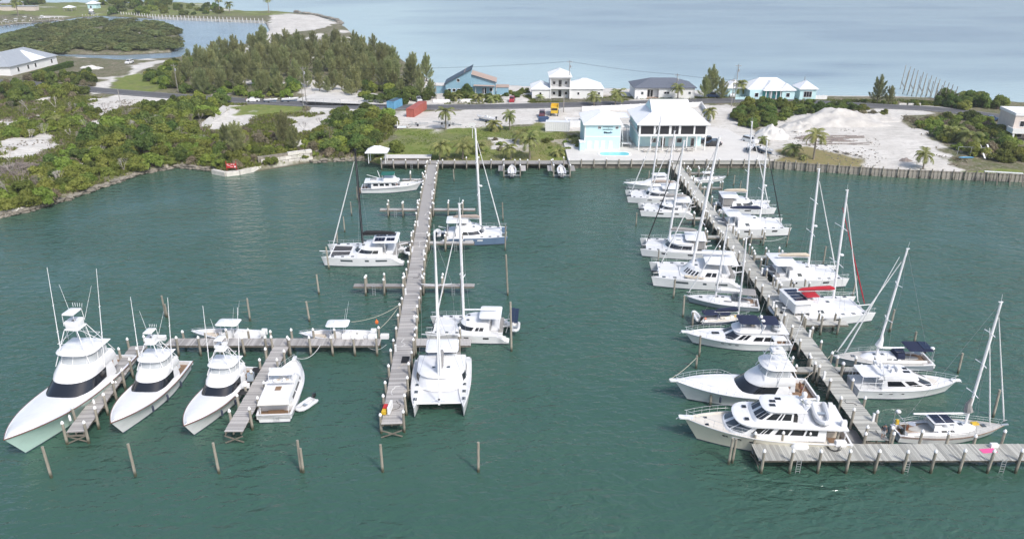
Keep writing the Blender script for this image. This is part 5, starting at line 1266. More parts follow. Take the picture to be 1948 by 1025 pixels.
    if mr is not None:
        kw = dict(boom=.40, bag='canvas_grey', fore=(xb+.1, 0, zb*.95+.1), sheet_hw=B*.44, boomz=1.5*k+z1-zb if not g('boomz') else g('boomz')); kw.update({a: b for a, b in mr.items() if a not in ('h', 'x')})
        zt = z1+.1*k if mr.get('x', .05) < .12 else zb
        kw['boomz'] = kw['boomz']-(zt-zb)
        mast_rig(t, mr.get('x', .06)*L, zt, mr.get('h', 1.35*L), L, **kw)
    return t

def sloop(label, c, rz, L, cfg, group='monohull sailing boats'):
    g = cfg.get; t = thing('sailing_yacht', label, 'boat', c, rz, group); B = g('B', .30)*L; k = L/13.0
    H = Hull(L, B, 1.05*k, 1.35*k, g('rake', .06), g('tw', .75), 2.0, 1.7, .86, 1.2, 1.6, .42)
    build_hull(t, H, g('col', 'gelcoat'), g('deck', 'nonskid'), g('boot', 'boot_stripe'), g('af', 'antifoul_black'), cock=.12, cz=.55*k, cw=.35, bul=.03, camber=.10, rail=g('rub', 'alu_white'), floor='teak', ns=20, stripe=g('stripe'))
    zd = H.zs(.5)
    lv = [(zd-.05, -.16*L, .24*L, .30*B, .22*L), (zd+.22*k, -.16*L, .22*L, .285*B, .2*L), (zd+.46*k, -.16*L, .17*L, .26*B, .18*L)]
    build_tier(t, 'coachroof', lv, g('cab', 'gelcoat'), [(.95, 1.75, g('cwin', [(.06, .16), (.19, .30)]), 'glass_dark')], crown=.08, e=2.0)
    for x in (.08, .0, .30): hatch(t, x*L, 0, (zd+.50*k) if x < .2 else H.zs(.8)+.09, .5, .5, 'glass_tint')
    # cockpit well and coamings
    lv = [(H.zs(.2)-.02, -.44*L, -.15*L, .30*B, .02*L), (H.zs(.25)+.25*k, -.43*L, -.16*L, .29*B, .02*L)]
    T = Tier(lv, 1, 6); MB().rings([[T.ev(0, u) for u in US], [T.ev(1, u) for u in US], [T.ev(1, u)*1 + Vector((0, -.12 if u < .5 else .12, 0)) for u in US]], True).build('cockpit_coaming', 'gelcoat', t)
    MB().box((-.3*L, 0, H.zs(.2)+.03), (.26*L, .5*B, .05)).build('cockpit_sole', g('sole', 'teak'), t)
    MB().lathe([(.4, -.02), (.4, .02)], (-.36*L, 0, H.zs(.2)+.75), 14, 'z').build('steering_wheel', 'steel', t)
    if g('dodger'):
        rs = []
        for i, (x, h, w) in enumerate([(-.115, .25, .27), (-.13, .85, .27), (-.20, 1.05, .27)]):
            rs.append([(x*L, w*B*math.cos(a), zd+.35*k+h*k*max(0, math.sin(a))**.6) for a in [math.pi*q/8 for q in range(9)]])
        MB().rings(rs, close=False).build('dodger', g('dodger'), t, True)
    for x0, x1, z, m_, hw in g('tops', []):
        slab(rrect(x0*L, x1*L, hw*B, .3), zd+z*k, zd+z*k+.08, .08).build('bimini', m_, t, True, 40)
        for s in (1, -1):
            for x in (x0+.015, x1-.015): MB().tube([(x*L, s*(hw-.02)*B, zd-.1), (x*L, s*(hw-.02)*B, zd+z*k)], .025, 5).build('bimini_pole', 'steel', t)
    for x, y, z, sx, sy in g('solar', []):
        mb = MB()
        for i in range(3): mb.box((x*L+(i-1)*sx*k/3, y*B, zd+z*k), (sx*k/3-.04, sy*k, .04))
        mb.build('solar_panel', 'solar', t)
    if g('arch'):
        mb = MB(); x = -.47*L
        for s in (1, -1): mb.tube([(x, s*.32*B, zd-.2), (x-.1*k, s*.3*B, zd+1.7*k)], .035, 5)
        mb.tube([(x-.1*k, -.3*B, zd+1.7*k), (x-.1*k, .3*B, zd+1.7*k)], .035, 5); mb.build('stern_arch', 'steel', t)
        MB().ell((x, .2*B, zd+1.95*k), (.3*k, .3*k, .22*k), 10, 4, -.7).build('radar_dome', 'gelcoat', t, True)
        MB().box((x-.15, -.25*B, zd+.5*k), (.25, .3, .5)).build('spare_motor', 'motor_black', t)
    mb = MB()
    for s in (1, -1):
        pts = [H.edge(x*L, s, .08) for x in (-.48, -.36, -.22, -.08, .06, .2, .34, .45)]
        for p_ in pts: mb.tube([p_, p_+Vector((0,0,.62))], .014, 4)
        for dz in (.34, .62): mb.tube([p_+Vector((0,0,dz)) for p_ in pts], .009, 4)
    a, b = H.edge(.45*L, 1, .08, .62), H.edge(.45*L, -1, .08, .62); mb.tube([a, Vector((.51*L, 0, a.z+.05)), b], .02, 5)
    a, b = H.edge(-.48*L, 1, .08, .62), H.edge(-.48*L, -1, .08, .62); mb.tube([a, b], .02, 5); mb.build('guard_rail', 'steel', t)
    MB().bar((.47*L, 0, H.zs(.97)+.03), (.53*L, 0, H.zs(1)+.08), .22, .08).build('bow_roller', 'steel', t)
    mr = dict(g('mast')); x = mr.pop('x', .10)*L; h = mr.pop('h'); fx = mr.pop('fx', .49); kw = dict(fore=(fx*L, 0, H.zs(1)+.15), sheet_hw=B*.46, boomz=1.0*k, backstay=(-.49*L, 0, H.zs(0)+.05)); kw.update(mr)
    if kw.get('furls'): kw['furls'] = [((a*L, 0, H.zs(.98)+.1), (x-b_*h*.02, 0, zd+.5*k+h*b_), m_) for a, b_, m_ in kw['furls']]
    mast_rig(t, x, zd+.5*k, h, L, **kw)
    for x_, y_, z_, sx, sy, sz, m_, nm in g('boxes', []): MB().box((x_*L, y_*B, zd+z_*k), (sx*k, sy*k, sz*k), 0, .85, .85).build(nm, m_, t)
    return t
# ------------------------------------------------------------------ the fleet
def mast_h(y, vtop):
    b = (vtop-512.5)/FOC; return CAM_H-y*(ST+b*CT)/(CT-b*ST)
# sport-fishing boats at lower left
c, rz, L = boat_frame((8,838), (222,676), 3.2, 1.6); sportfish('largest sport-fishing boat with pale mint hull and tall tower, far left', c, rz, L, 'gelcoat_mint', tz=1.05)
c, rz, L = boat_frame((211,804), (336,686), 2.5, 1.3); sportfish('white sport-fishing boat with tower, second from the left', c, rz, L, tz=.95)
c, rz, L = boat_frame((350,810), (462,697), 2.3, 1.2); sportfish('white sport-fishing boat with tower beside the dock, third from the left', c, rz, L, tz=.95)
c, rz, L = boat_frame((1283,720), (1545,742), 2.9, 1.2); sportfish('large white convertible with bow rail and black wrap windscreen at right', c, rz, L, brail=True, tz=.75)
# flybridge yacht, stern to the camera
c, rz, L = boat_frame((560,675), (521,790), 1.9, 1.0)
WD = 'glass_dark'
t, H, zd, k = motor_yacht('white flybridge yacht moored stern-on beside the narrow dock', c, rz, L, dict(B=.36, fa=1.35, fb=1.8, cock=.14, bul=.1, floor='teak', platform=False,
  tiers=[('deckhouse', [(-.05,-.34,.22,.40,.16), (.35,-.34,.20,.39,.15), (1.05,-.34,.11,.365,.11), (1.15,-.34,.10,.36,.10)], [(1.1, 1.9, [(.05,.16),(.18,.33),(.36,.49)], WD)], dict(e=2.6)),
         ('flybridge', [(1.18,-.47,.10,.40,.10), (1.32,-.47,.11,.41,.11), (1.85,-.455,.04,.38,.09)], [], dict(roof=False)), ('flybridge_floor', [(1.19,-.47,.09,.395,.1), (1.36,-.47,.09,.395,.1)], [], dict(crown=.01, m='deck_beige'))],
  slabs=[(-.12,.03,.34,2.9,.08,'canvas_white')], posts=[(-.46,-.46,.36,-.3,1.2), (-.11,-.11,.32,1.3,2.9), (.02,.02,.30,1.3,2.9)],
  boxes=[(-.02,0,1.75,.6,1.2,.8,'gelcoat','helm_console'), (-.10,.1,1.7,.5,.6,.7,'cushion','helm_seat'), (-.10,-.14,1.7,.5,.6,.7,'cushion','helm_seat'), (-.30,.26,1.6,2.6,.8,.45,'cushion','lounge'), (-.33,-.26,1.6,2.0,.8,.45,'cushion','lounge'), (-.24,0,1.65,1.1,.9,.5,'teak','table'), (-.40,.22,1.5,.7,.5,.3,'blue_plastic','cool_box')],
  hatches=[(.30,0,.05,.6,.6)], arch=(-.16,1.3,2.5,.38), rx=.05))
MB().box((-.40*L, 0, .9*k), (.05, .5*L*.3, .5*k)).build('aft_door', 'teak', t)
mb = MB()
for y in (-.55, -.25, .05): mb.box((-.5*L-.04, y*k*1.2, .75*k), (.06, .04, .75*k))
for z in (.45, .7, .95): mb.box((-.5*L-.05, -.25*k*1.2, z*k), (.05, .7*k, .04))
mb.build('boarding_ladder', 'steel', t)
# trawler with green bimini
c, rz, L = boat_frame((802,346), (688,356), 1.9, 1.0)
t, H, zd, k = motor_yacht('white trawler yacht with green bimini near the lawn shore', c, rz, L, dict(B=.32, fa=1.3, fb=2.2, cock=.10, bul=.35, stripe='boot_stripe',
  tiers=[('deckhouse', [(-.3,-.33,.16,.36,.06), (.35,-.33,.15,.355,.06), (1.15,-.33,.12,.34,.05), (1.3,-.33,.11,.34,.05)], [(1.1, 1.85, [(.03,.10),(.12,.18),(.20,.25),(.29,.34),(.37,.45),(.46,.495)], WD)], dict(e=4)),
         ('flybridge', [(1.33,-.44,.13,.42,.06), (1.45,-.44,.14,.42,.06)], [], dict(crown=.02)), ('flybridge_coaming', [(1.46,-.12,.12,.33,.08), (2.2,-.12,.07,.30,.07)], [], dict(roof=False))],
  slabs=[(-.16,.06,.33,3.1,.12,'canvas_green')], posts=[(-.14,-.14,.30,1.4,3.1), (.05,.05,.30,1.4,3.1), (-.43,-.43,.38,-.2,1.35)],
  boxes=[(.09,-.345,.45,.5,.06,1.2,'varnish','side_door'), (-.02,0,1.8,.5,1.0,.6,'gelcoat','helm_console'), (-.30,.1,1.6,1.6,.9,.35,'hypalon_grey','tender'), (-.10,0,1.75,.5,.9,.5,'cushion','helm_seat')], hatches=[(.27,0,.15,.5,.5)], rx=-.05))
MB().tube([(-.17*L, 0, zd+1.4*k), (-.22*L, 0, zd+3.9*k)], .07, 6).tube([(-.18*L,0,zd+1.9*k), (-.40*L,0,zd+2.9*k)], .05, 6).build('signal_mast', 'alu_white', t)
# flybridge boat with navy canvas
c, rz, L = boat_frame((1302,629), (1498,648), 1.9, .7)
t, H, zd, k = motor_yacht('white flybridge motor yacht with navy bimini left of the right pier', c, rz, L, dict(B=.31, fa=1.25, fb=1.9, cock=.13, bul=.1,
  tiers=[('deckhouse', [(-.05,-.36,.14,.38,.10), (.3,-.36,.13,.375,.1), (1.15,-.36,.03,.345,.07), (1.25,-.36,.02,.34,.07)], [(.75, 1.6, [(.02,.11),(.125,.20)], WD), (1.08, 1.92, [(.26,.295),(.305,.345),(.36,.495)], WD)], dict(e=3.5)),
         ('flybridge', [(1.28,-.47,.03,.36,.07), (1.42,-.47,.05,.37,.08)], [], dict(crown=.02)), ('flybridge_coaming', [(1.40,-.22,.045,.36,.08), (1.95,-.22,-.03,.33,.07)], [], dict(roof=False)), ('foredeck_trunk', [(-.1,.10,.34,.24,.14), (.42,.09,.27,.21,.12)], [], dict(crown=.05))],
  slabs=[(-.20,.0,.33,2.75,.07,'canvas_navy'), (-.38,-.215,.32,2.70,.07,'canvas_navy')], posts=[(-.19,-.19,.31,1.5,2.75), (-.01,-.01,.31,1.5,2.75), (-.37,-.37,.30,1.4,2.7), (-.46,-.46,.34,-.3,1.3)],
  boxes=[(-.06,0,2.1,.4,1.0,.5,'gelcoat','helm_console'), (-.14,0,1.9,.5,1.2,.6,'cushion','helm_seat')], hatches=[(.20,0,.55,1.1,.55),(.36,.07,.05,.45,.45),(.36,-.07,.05,.45,.45)], arch=(-.20,1.5,2.6,.36), portlights=[(.02,.62,.5),(.09,.63,.4),(.16,.64,.4)], rx=.0))
rib('dinghy', 'grey dinghy on the aft flybridge deck of the navy-canvas motor yacht', (c[0]-math.cos(rz)*L*.38, c[1]-math.sin(rz)*L*.38), rz+1.3, 2.9, 1.4, z=zd+1.5*k)
# cream pilothouse yacht
c, rz, L = boat_frame((1300,796), (1606,832), 2.6, 1.0)
t, H, zd, k = motor_yacht('large cream raised-pilothouse motor yacht on the near right dock', c, rz, L, dict(B=.31, fa=1.55, fb=2.45, cock=.14, bul=.18, col='gelcoat_cream', deck='deck_beige', af='antifoul', floor='teak',
  tiers=[('deckhouse', [(-.1,-.34,.27,.40,.14), (.45,-.34,.25,.395,.13), (1.12,-.34,.17,.37,.10), (1.22,-.34,.165,.365,.10)], [(1.05, 1.85, [(.04,.095),(.105,.165),(.175,.235)], WD), (1.08, 1.92, [(.262,.285),(.29,.30),(.305,.345)], WD), (1.1, 1.9, [(.365,.44),(.448,.495)], 'glass_tint')], dict(e=2.8, m='gelcoat')),
         ('boat_deck', [(1.24,-.46,.20,.44,.12), (1.40,-.46,.205,.445,.125), (1.44,-.46,.20,.44,.12)], [], dict(crown=.03, m='gelcoat')),
         ('pilothouse', [(1.42,-.14,.10,.31,.05), (1.70,-.14,.085,.305,.05), (2.45,-.14,.02,.28,.04), (2.55,-.14,.015,.275,.04)], [(1.08, 1.92, [(.03,.14),(.16,.19),(.21,.34),(.36,.41),(.417,.46),(.467,.4985)], WD)], dict(e=4.0, m='gelcoat')),
         ('pilothouse_roof', [(2.57,-.21,.035,.31,.07), (2.66,-.215,.045,.32,.08), (2.72,-.21,.035,.31,.07)], [], dict(crown=.08, e=3.2, m='gelcoat'))],
  posts=[(-.45,-.45,.40,.0,1.25), (-.20,-.20,.29,1.4,2.6)],
  boxes=[(-.155,0,1.75,.5,2.4,.7,'black_rubber','screen_wall'), (-.44,.30,1.75,.5,.4,.5,'gelcoat','life_raft'), (-.42,-.33,1.7,.4,.4,.4,'gelcoat','life_raft'), (-.40,0,.0,.9,1.8,.5,'cushion','aft_settee'), (.335,0,.35,.12,.55,.03,'teak','companion_hatch')],
  hatches=[(-.02,.12,2.82,.55,.35),(-.07,-.12,2.82,.55,.35),(-.03,-.02,2.84,.55,.35),(.13,.22,1.55,.4,.4),(.12,-.22,1.55,.4,.4),(.36,.12,.42,.4,.35),(.36,-.12,.42,.4,.35)], arch=(-.20,2.6,3.0,.22), portlights=[(.02,.60,.5),(.10,.62,.5),(.18,.64,.5),(.26,.66,.5)], rx=.06))
for x in (.08, -.10): MB().ell((x*L, .325*L*.48*1.0, .65), (.28*k, .16*k, .35*k), 8, 6).build('fender', 'hypalon_grey', t, True)
MB().prism(rrect(-.62*L, -.49*L, .14*L, .5), .35, .5).build('swim_deck', 'canvas_grey', t)
rib('tender', 'white tender with console on the boat deck of the cream yacht', (c[0]-math.cos(rz)*L*.33, c[1]-math.sin(rz)*L*.33), rz+1.45, 4.4, 1.9, z=zd+1.5*k, mm='gelcoat')
# white motor yacht, bow right
c, rz, L = boat_frame((1822,720), (1622,733), 1.9, .9)
t, H, zd, k = motor_yacht('white motor yacht with dark roof hatches and tall rails, bow to the right', c, rz, L, dict(B=.32, fa=1.6, fb=2.0, cock=.0, bul=.08, platm='nonskid',
  tiers=[('deckhouse', [(-.05,-.28,.24,.39,.10), (.40,-.28,.23,.385,.10), (1.45,-.28,.07,.36,.07), (1.55,-.28,.06,.355,.07)], [(1.1,1.85,[(.05,.20),(.24,.34)],WD), (1.1, 1.9, [(.37,.485)], WD)], dict(e=3.5)),
         ('flybridge', [(1.57,-.33,.07,.37,.06), (2.1,-.30,.01,.35,.06)], [], dict(crown=.02)), ('foredeck_trunk', [(-.1,.15,.36,.25,.12), (.35,.15,.30,.22,.12)], [], dict(crown=.06, m='deck_beige'))],
  slabs=[(-.48,-.20,.36,1.95,.08,'canvas_white')], posts=[(-.47,-.47,.34,.0,1.95), (-.34,-.34,.34,.0,1.95)],
  boxes=[(-.10,0,2.4,.7,1.4,.6,'gelcoat','helm_console'), (-.17,.1,2.35,.4,.5,.7,'gelcoat','helm_chair'), (-.17,-.12,2.35,.4,.5,.7,'gelcoat','helm_chair'), (.02,-.345,.75,.0,.0,.0,'gelcoat','panel')][:3],
  hatches=[(-.03,.10,2.12,1.0,.55),(-.03,-.10,2.12,1.0,.55)], arch=(-.26,1.5,2.9,.35), portlights=[(-.30,.60,.5),(-.20,.60,.5),(-.08,.60,.4)], rx=-.12))
mb = MB()
for s in (1, -1):
    for z in (.5, 1.0): mb.tube([H.edge(-.49*L, s, .1, z), H.edge(-.28*L, s, .1, z)], .025, 5)
    for x in (-.49, -.42, -.35, -.28): mb.tube([H.edge(x*L, s, .1), H.edge(x*L, s, .1, 1.0)], .025, 5)
mb.build('aft_rail', 'alu_white', t)
# covered convertible by the shore
c, rz, L = boat_frame((1190,346), (1288,348), 1.7, 1.0)
motor_yacht('white covered cabin cruiser, farthest boat left of the right pier', c, rz, L, dict(B=.32, fa=1.3, fb=1.9, cock=.16, platform=False,
  tiers=[('cover', [(-.1,-.30,.28,.36,.2), (.5,-.30,.16,.34,.14), (1.5,-.28,.0,.30,.1)], [], dict(m='canvas_white', crown=.1)), ('flybridge', [(1.5,-.28,.0,.31,.08), (1.95,-.28,-.05,.30,.08)], [], dict(crown=.03)), ('hardtop', [(2.6,-.27,.0,.31,.08), (2.72,-.27,.0,.31,.08)], [], dict(crown=.06))],
  posts=[(-.25,-.25,.28,1.8,2.6), (-.04,-.04,.28,1.8,2.6)], rx=.02))
# small consoles
c, rz, L = boat_frame((364,632), (500,640), 1.1, .7); center_console('white centre-console boat with twin engines behind the third sport-fisher', c, rz, L, group='centre-console boats')
c, rz, L = boat_frame((569,636), (708,640), 1.1, .7); center_console('white centre-console boat with hard top roped to the centre pier', c, rz, L, group='centre-console boats')
c, rz, L = boat_frame((1381,338), (1316,342), .9, .6); center_console('small white console boat right of the pier near the seawall', c, rz, L, group='centre-console boats')
rib('inflatable_dinghy', 'small white inflatable dinghy floating beside the flybridge yacht', G2(582,771,.2), R(-118), 2.9, 1.5)
# boats on lifts in front of the lawn
for u, lb, lb2 in [(974,'white console boat raised on the left lift at the boardwalk','left boat lift with timber posts at the boardwalk'),(1069,'white console boat raised on the right lift at the boardwalk','right boat lift with timber posts at the boardwalk')]:
    p = G(u, 330, 1.2); x = p.x; y = 172.6
    center_console(lb, (x, y), R(90), 6.6, False, z=.75, motors=2, group='boats on lifts')
    t = thing('boat_lift', lb2, 'boat lift', (x, y, 0), 0, 'boat lifts')
    for sx in (-1.9, 1.9):
        for sy in (-2.4, 2.6): o = link('piling', PILE[3.0], t, (sx, sy, 0)); link('piling_cap', CAP, o, (0,0,3.0))
        MB().box((sx, .1, 2.6), (.18, 5.6, .25)).build('top_beam', 'galvanised', t); MB().box((sx+.75*(1 if sx > 0 else -1), .8, 1.45), (1.1, 4.5, .1)).build('side_walk', 'plank_wood', t)
    for sy in (-1.6, 1.8): MB().box((0, sy, .42), (3.9, .2, .25)).build('cradle', 'galvanised', t)
    for sx in (-.6, .6): MB().box((sx, 0, .62), (.2, 4.6, .12)).build('bunk', 'beam_wood', t)
# catamarans: near hull's water line surveyed, heading from it
def cat_at(label, bow, stern, cfg, vtop, B=.54, away=1):
    c, rz, L = boat_frame(bow, stern, 0, 0); cfg = dict(cfg); cfg.setdefault('B', B); b = cfg['B']*L
    n = Vector((-math.sin(rz), math.cos(rz))); n = n if n.y > 0 else -n
    c = (c[0]+n.x*b*.5*.97*away, c[1]+n.y*b*.5*.97*away, 0)
    mr = dict(cfg.get('mast', {})); k = L/13; zb = cfg.get('zb', 1.45)*k; mx = mr.get('x', .06)*L
    my = c[1]+math.sin(rz)*mx
    if vtop: mr['h'] = mast_h(my, vtop)-(zb+cfg.get('salh', 1.25)*k+.1*k if mr.get('x', .06) < .12 else zb); cfg['mast'] = mr
    return catamaran(label, c, rz, L, cfg), c, rz, L, zb
RK = .06
t, c, rz, L, zb = cat_at('white catamaran with a black mast and black boom, left of the centre pier', (611,509), (768,507), dict(hwin=[(-.30,-.16),(-.08,-.03),(.12,.27)], hwm='glass_tint', tramp='trampoline_dark', beam='alu_white', sprit=True, top=(-.43,-.12), topw=.36, solar=[(-.21,.16,1.6,1.5),(-.34,.16,1.3,1.2),(-.21,-.16,1.6,1.5),(-.34,-.16,1.3,1.2)], sal=(-.24,.12), salw=.33, salh=1.2, mast=dict(x=.02, mast='black_spar', bag='canvas_black', boom=.42, rake=0, spreaders=1, jibcol='canvas_white', radar=False)), 285)
dg = rib('dinghy', 'dinghy with dark cover hanging on the stern of the black-masted catamaran', (c[0]-math.cos(rz)*L*.54, c[1]-math.sin(rz)*L*.54), rz+R(90), 3.2, 1.6, z=zb*.75)
MB().box((0,0,.5), (2.2,1.0,.12)).build('dinghy_cover', 'canvas_black', dg)
t, c, rz, L, zb = cat_at('catamaran with slate-blue hulls right of the centre pier', (966,467), (836,468), dict(col='gelcoat_blue', fly=True, hwin=[(-.12,.0),(.06,.14)], hwm='gelcoat', salh=1.35, topz=2.6, top=(-.40,-.08), topw=.30, mast=dict(x=.10, rake=.035, bag='canvas_taupe', boom=.42, radar=True), sal=(-.26,.16)), 245)
rib('dinghy', 'dinghy with orange lifebuoy on the davits of the slate-blue catamaran', (c[0]-math.cos(rz)*L*.545, c[1]-math.sin(rz)*L*.545), rz+R(90), 3.0, 1.5, z=zb*.7)
t, c, rz, L, zb = cat_at('white catamaran with a stern solar panel at the centre pier side dock', (808,652), (968,656), dict(sternpanel=True, hwin=[(-.26,-.19),(-.02,.04)], salh=1.25, topz=2.3, top=(-.40,-.14), topw=.32, swin=[(.14,.24),(.26,.34),(.36,.49)], mast=dict(x=.06, rake=-.01, bag=None, boom=.40, furl=True)), 388)
rib('dinghy', 'small dinghy on the stern davits of the solar-panel catamaran', (c[0]-math.cos(rz)*L*.56, c[1]-math.sin(rz)*L*.56), rz+R(90), 2.8, 1.4, z=zb*.7)
# the one facing the camera
L = 13.2; c = (-8.55, 73.2+L/2, 0); catamaran('white catamaran moored bows toward the camera beside the centre pier', c, R(-88), L, dict(B=.55, sal=(-.24,.20), salw=.41, salh=1.35, swin=[(.08,.30),(.355,.40)], visor=True, hwin=[(-.2,-.1)], top=(-.44,-.18), topw=.28, tramp='trampoline', mast=dict(x=.12, h=0, bag=None, boom=.38, rake=.0)) | dict(mast=dict(x=.125, h=mast_h(c[1]-.12*L, 440)-1.5, boom=.36, bag='canvas_grey', rake=-.01, boomz=1.9)))
# left of the right pier
cat_at('white catamaran with taupe sail cover, farthest left of the right pier', (1192,388), (1296,390), dict(salh=1.3, visor=True, mast=dict(x=.04, rake=RK, bag='canvas_taupe', boom=.42), encl='clear_vinyl', hwin=[(.05,.13),(-.2,-.1)]), 222)
cat_at('white catamaran with grey sail cover, second from the shore left of the right pier', (1217,414), (1322,416), dict(salh=1.15, visor=True, mast=dict(x=.04, rake=RK, bag='canvas_grey', boom=.42), hwin=[(.08,.2),(-.2,-.12)]), 250)
cat_at('white catamaran with wide dark wrap windows, third left of the right pier', (1217,490), (1350,497), dict(salh=1.45, visor=True, salw=.40, swin=[(.05,.34),(.35,.495)], mast=dict(x=.08, rake=RK, bag='canvas_grey', boom=.40, jibcol='canvas_black'), roofh=[(-.05,.16,.9,.25),(-.14,.16,.9,.25),(-.05,-.16,.9,.25),(-.14,-.16,.9,.25)], encl='canvas_grey', hwin=[(.12,.2),(-.26,-.18)]), 268, B=.56)
t, c, rz, L, zb = cat_at('largest white catamaran left of the right pier, with louvred windscreen panels', (1238,548), (1412,556), dict(salh=1.3, topz=2.35, top=(-.44,-.08), topw=.40, swin=[(.10,.20),(.22,.34)]+[(.385+.02*i, .397+.02*i) for i in range(5)], mast=dict(x=.03, rake=.10, bag='canvas_white', boom=.44, bagh=.2), hwin=[(.10,.26),(-.10,-.06),(-.33,-.2)], hwm='glass_tint', wm='glass_dark'), 260, B=.55)
rib('paddle_board', 'beige inflatable board lashed on the side deck of the largest catamaran', (c[0]+math.cos(rz)*L*.05+.0, c[1]-2.9), rz, 3.2, .8, 'canvas_beige', 'canvas_beige', motor=False, z=zb)
# right of the right pier
t, c, rz, L, zb = cat_at('white catamaran with beige sail cover, nearest the shore right of the pier', (1477,410), (1366,408), dict(salh=1.3, mast=dict(x=.02, rake=.05, bag='canvas_beige', boom=.42), hwin=[(-.05,.06)], encl='canvas_grey', swin=[(.16,.34),(.36,.49)]), 232)
t, c, rz, L, zb = cat_at('white catamaran with navy sail cover on its boom, second right of the pier', (1506,451), (1372,450), dict(salh=1.2, mast=dict(x=.10, rake=.04, bag='canvas_navy', boom=.46, radar=True, jibcol='canvas_black'), hwin=[(.22,.30),(-.18,-.1)], swin=[(.22,.34)], wm='glass_tint', top=(-.42,-.2)), 268)
t, c, rz, L, zb = cat_at('white catamaran with taupe sail cover and hardtop, third right of the pier', (1616,549), (1466,549), dict(salh=1.25, topz=2.3, top=(-.46,-.16), topw=.42, mast=dict(x=.04, rake=.05, bag='canvas_beige', boom=.42, radar=True), hwin=[(.16,.24),(-.24,-.17)], swin=[(.22,.33)], wm='glass_tint', topm='gelcoat'), 322)
rib('dinghy', 'grey dinghy with black engine at the stern of the third catamaran right of the pier', (c[0]-math.cos(rz)*L*.56, c[1]-math.sin(rz)*L*.56), rz+R(85), 3.4, 1.7, 'hypalon_grey', z=zb*.6)
t, c, rz, L, zb = cat_at('white catamaran with red sail cover and red helm canopy', (1668,615), (1502,624), dict(zb=1.3, salh=1.1, topz=1.9, top=(-.45,-.22), topw=.40, solar=[(-.34,.24,1.9,.8),(-.34,.10,1.9,.8),(-.34,-.04,1.9,.8),(-.34,-.18,1.9,.8)], helm=(-.3,'canvas_red'), sprit=True, mast=dict(x=.10, rake=.05, bag='canvas_red', boom=.44, radar=True, furls=[((6.3,0,1.5),(.2,0,16.5),'canvas_red')]), hwin=[(-.18,-.12),(.02,.06)], swin=[(.20,.34)], wm='glass_tint', encl='gelcoat'), 362)
rib('dinghy', 'grey dinghy with blue seat at the stern of the red-covered catamaran', (c[0]-math.cos(rz)*L*.55, c[1]-math.sin(rz)*L*.55), rz+R(92), 3.2, 1.6, 'hypalon', z=zb*.55, floor='blue_plastic')
# monohulls
c, rz, L = boat_frame((1306,560), (1444,575), 1.3, 1.0)
sloop('sloop with blue-grey hull and grey dodger left of the right pier', c, rz, L, dict(col='gelcoat_grey', B=.33, dodger='glass_tint', tw=.9, mast=dict(x=.10, h=mast_h(c[1], 420)-2.0, rake=.05, bag='canvas_white', boom=.38, furl=True), tops=[(-.44,-.20,1.9,'canvas_grey',.34)], cwin=[(.08,.30)]))
c, rz, L = boat_frame((1425,596), (1332,603), 1.1, .9)
sloop('small dark-hulled sloop under navy canvas beside the flybridge yacht', c, rz, L, dict(col='gelcoat_navy', B=.33, cab='gelcoat_cream', deck='deck_beige', dodger='canvas_navy', stripe='gelcoat', mast=dict(x=.28, h=mast_h(c[1], 443)-1.8, rake=.02, bag='canvas_navy', boom=.5, furl=False), tops=[(-.46,-.16,1.6,'canvas_navy',.36),(-.12,.10,1.35,'canvas_navy',.30)], boxes=[(-.42,-.2,.5,.5,.4,.4,'orange_plastic','lifebuoy'),(.22,-.1,.5,.9,.35,.3,'yellow_paint','fuel_can')]))
rib('dinghy', 'white dinghy hanging off the stern of the dark-hulled sloop', (c[0]-math.cos(rz)*L*.58, c[1]-math.sin(rz)*L*.58), rz+R(90), 2.8, 1.4, z=.7, tilt=.3)
c, rz, L = boat_frame((1586,676), (1768,682), 1.3, 1.0)
sloop('grey-white sloop with bow toward the right pier and twin furled headsails', c, rz, L, dict(col='gelcoat_grey', deck='deck_grey', B=.31, cab='gelcoat', dodger='canvas_navy', tw=.85, arch=True, mast=dict(x=.06, h=mast_h(c[1], 470)-1.8, rake=.07, bag=None, boom=.40, furl=True, sleeve='canvas_white', furls=[(.40,.93,'canvas_white')]), tops=[(-.47,-.22,1.75,'canvas_navy',.36)], solar=[(-.42,.0,1.95,1.2,2.2),(-.15,0,1.25,1.0,1.6)], boxes=[(-.49,-.28,.9,.4,.35,.5,'gelcoat_grey','outboard_bracket')]))
c, rz, L = boat_frame((1912,806), (1703,818), 1.4, 1.0)
sloop('white long-keeled sloop with solar panels moored along the near right dock', c, rz, L, dict(col='gelcoat', B=.30, rake=.12, deck='deck_grey', rub='teak', boot='boot_stripe', stripe='varnish', tw=.6, arch=True, dodger='canvas_white', mast=dict(x=.13, h=mast_h(c[1], 570)-1.9, rake=-.015, bag=None, boom=.50, boomz=1.4, furl=True, sleeve='canvas_grey', furls=[(.36,.80,'canvas_white')], spreaders=3), tops=[(-.22,-.02,1.35,'gelcoat',.30)], solar=[(-.16,.13,1.52,1.1,1.1),(-.16,-.13,1.52,1.1,1.1),(-.07,.13,1.52,1.0,1.1),(-.07,-.13,1.52,1.0,1.1)], boxes=[(-.46,.2,.5,.35,.3,.6,'yellow_paint','horseshoe_buoy'),(.24,.1,.25,.9,.5,.25,'yellow_paint','sail_bag'),(-.40,0,.3,.3,.3,.5,'varnish','locker')]))
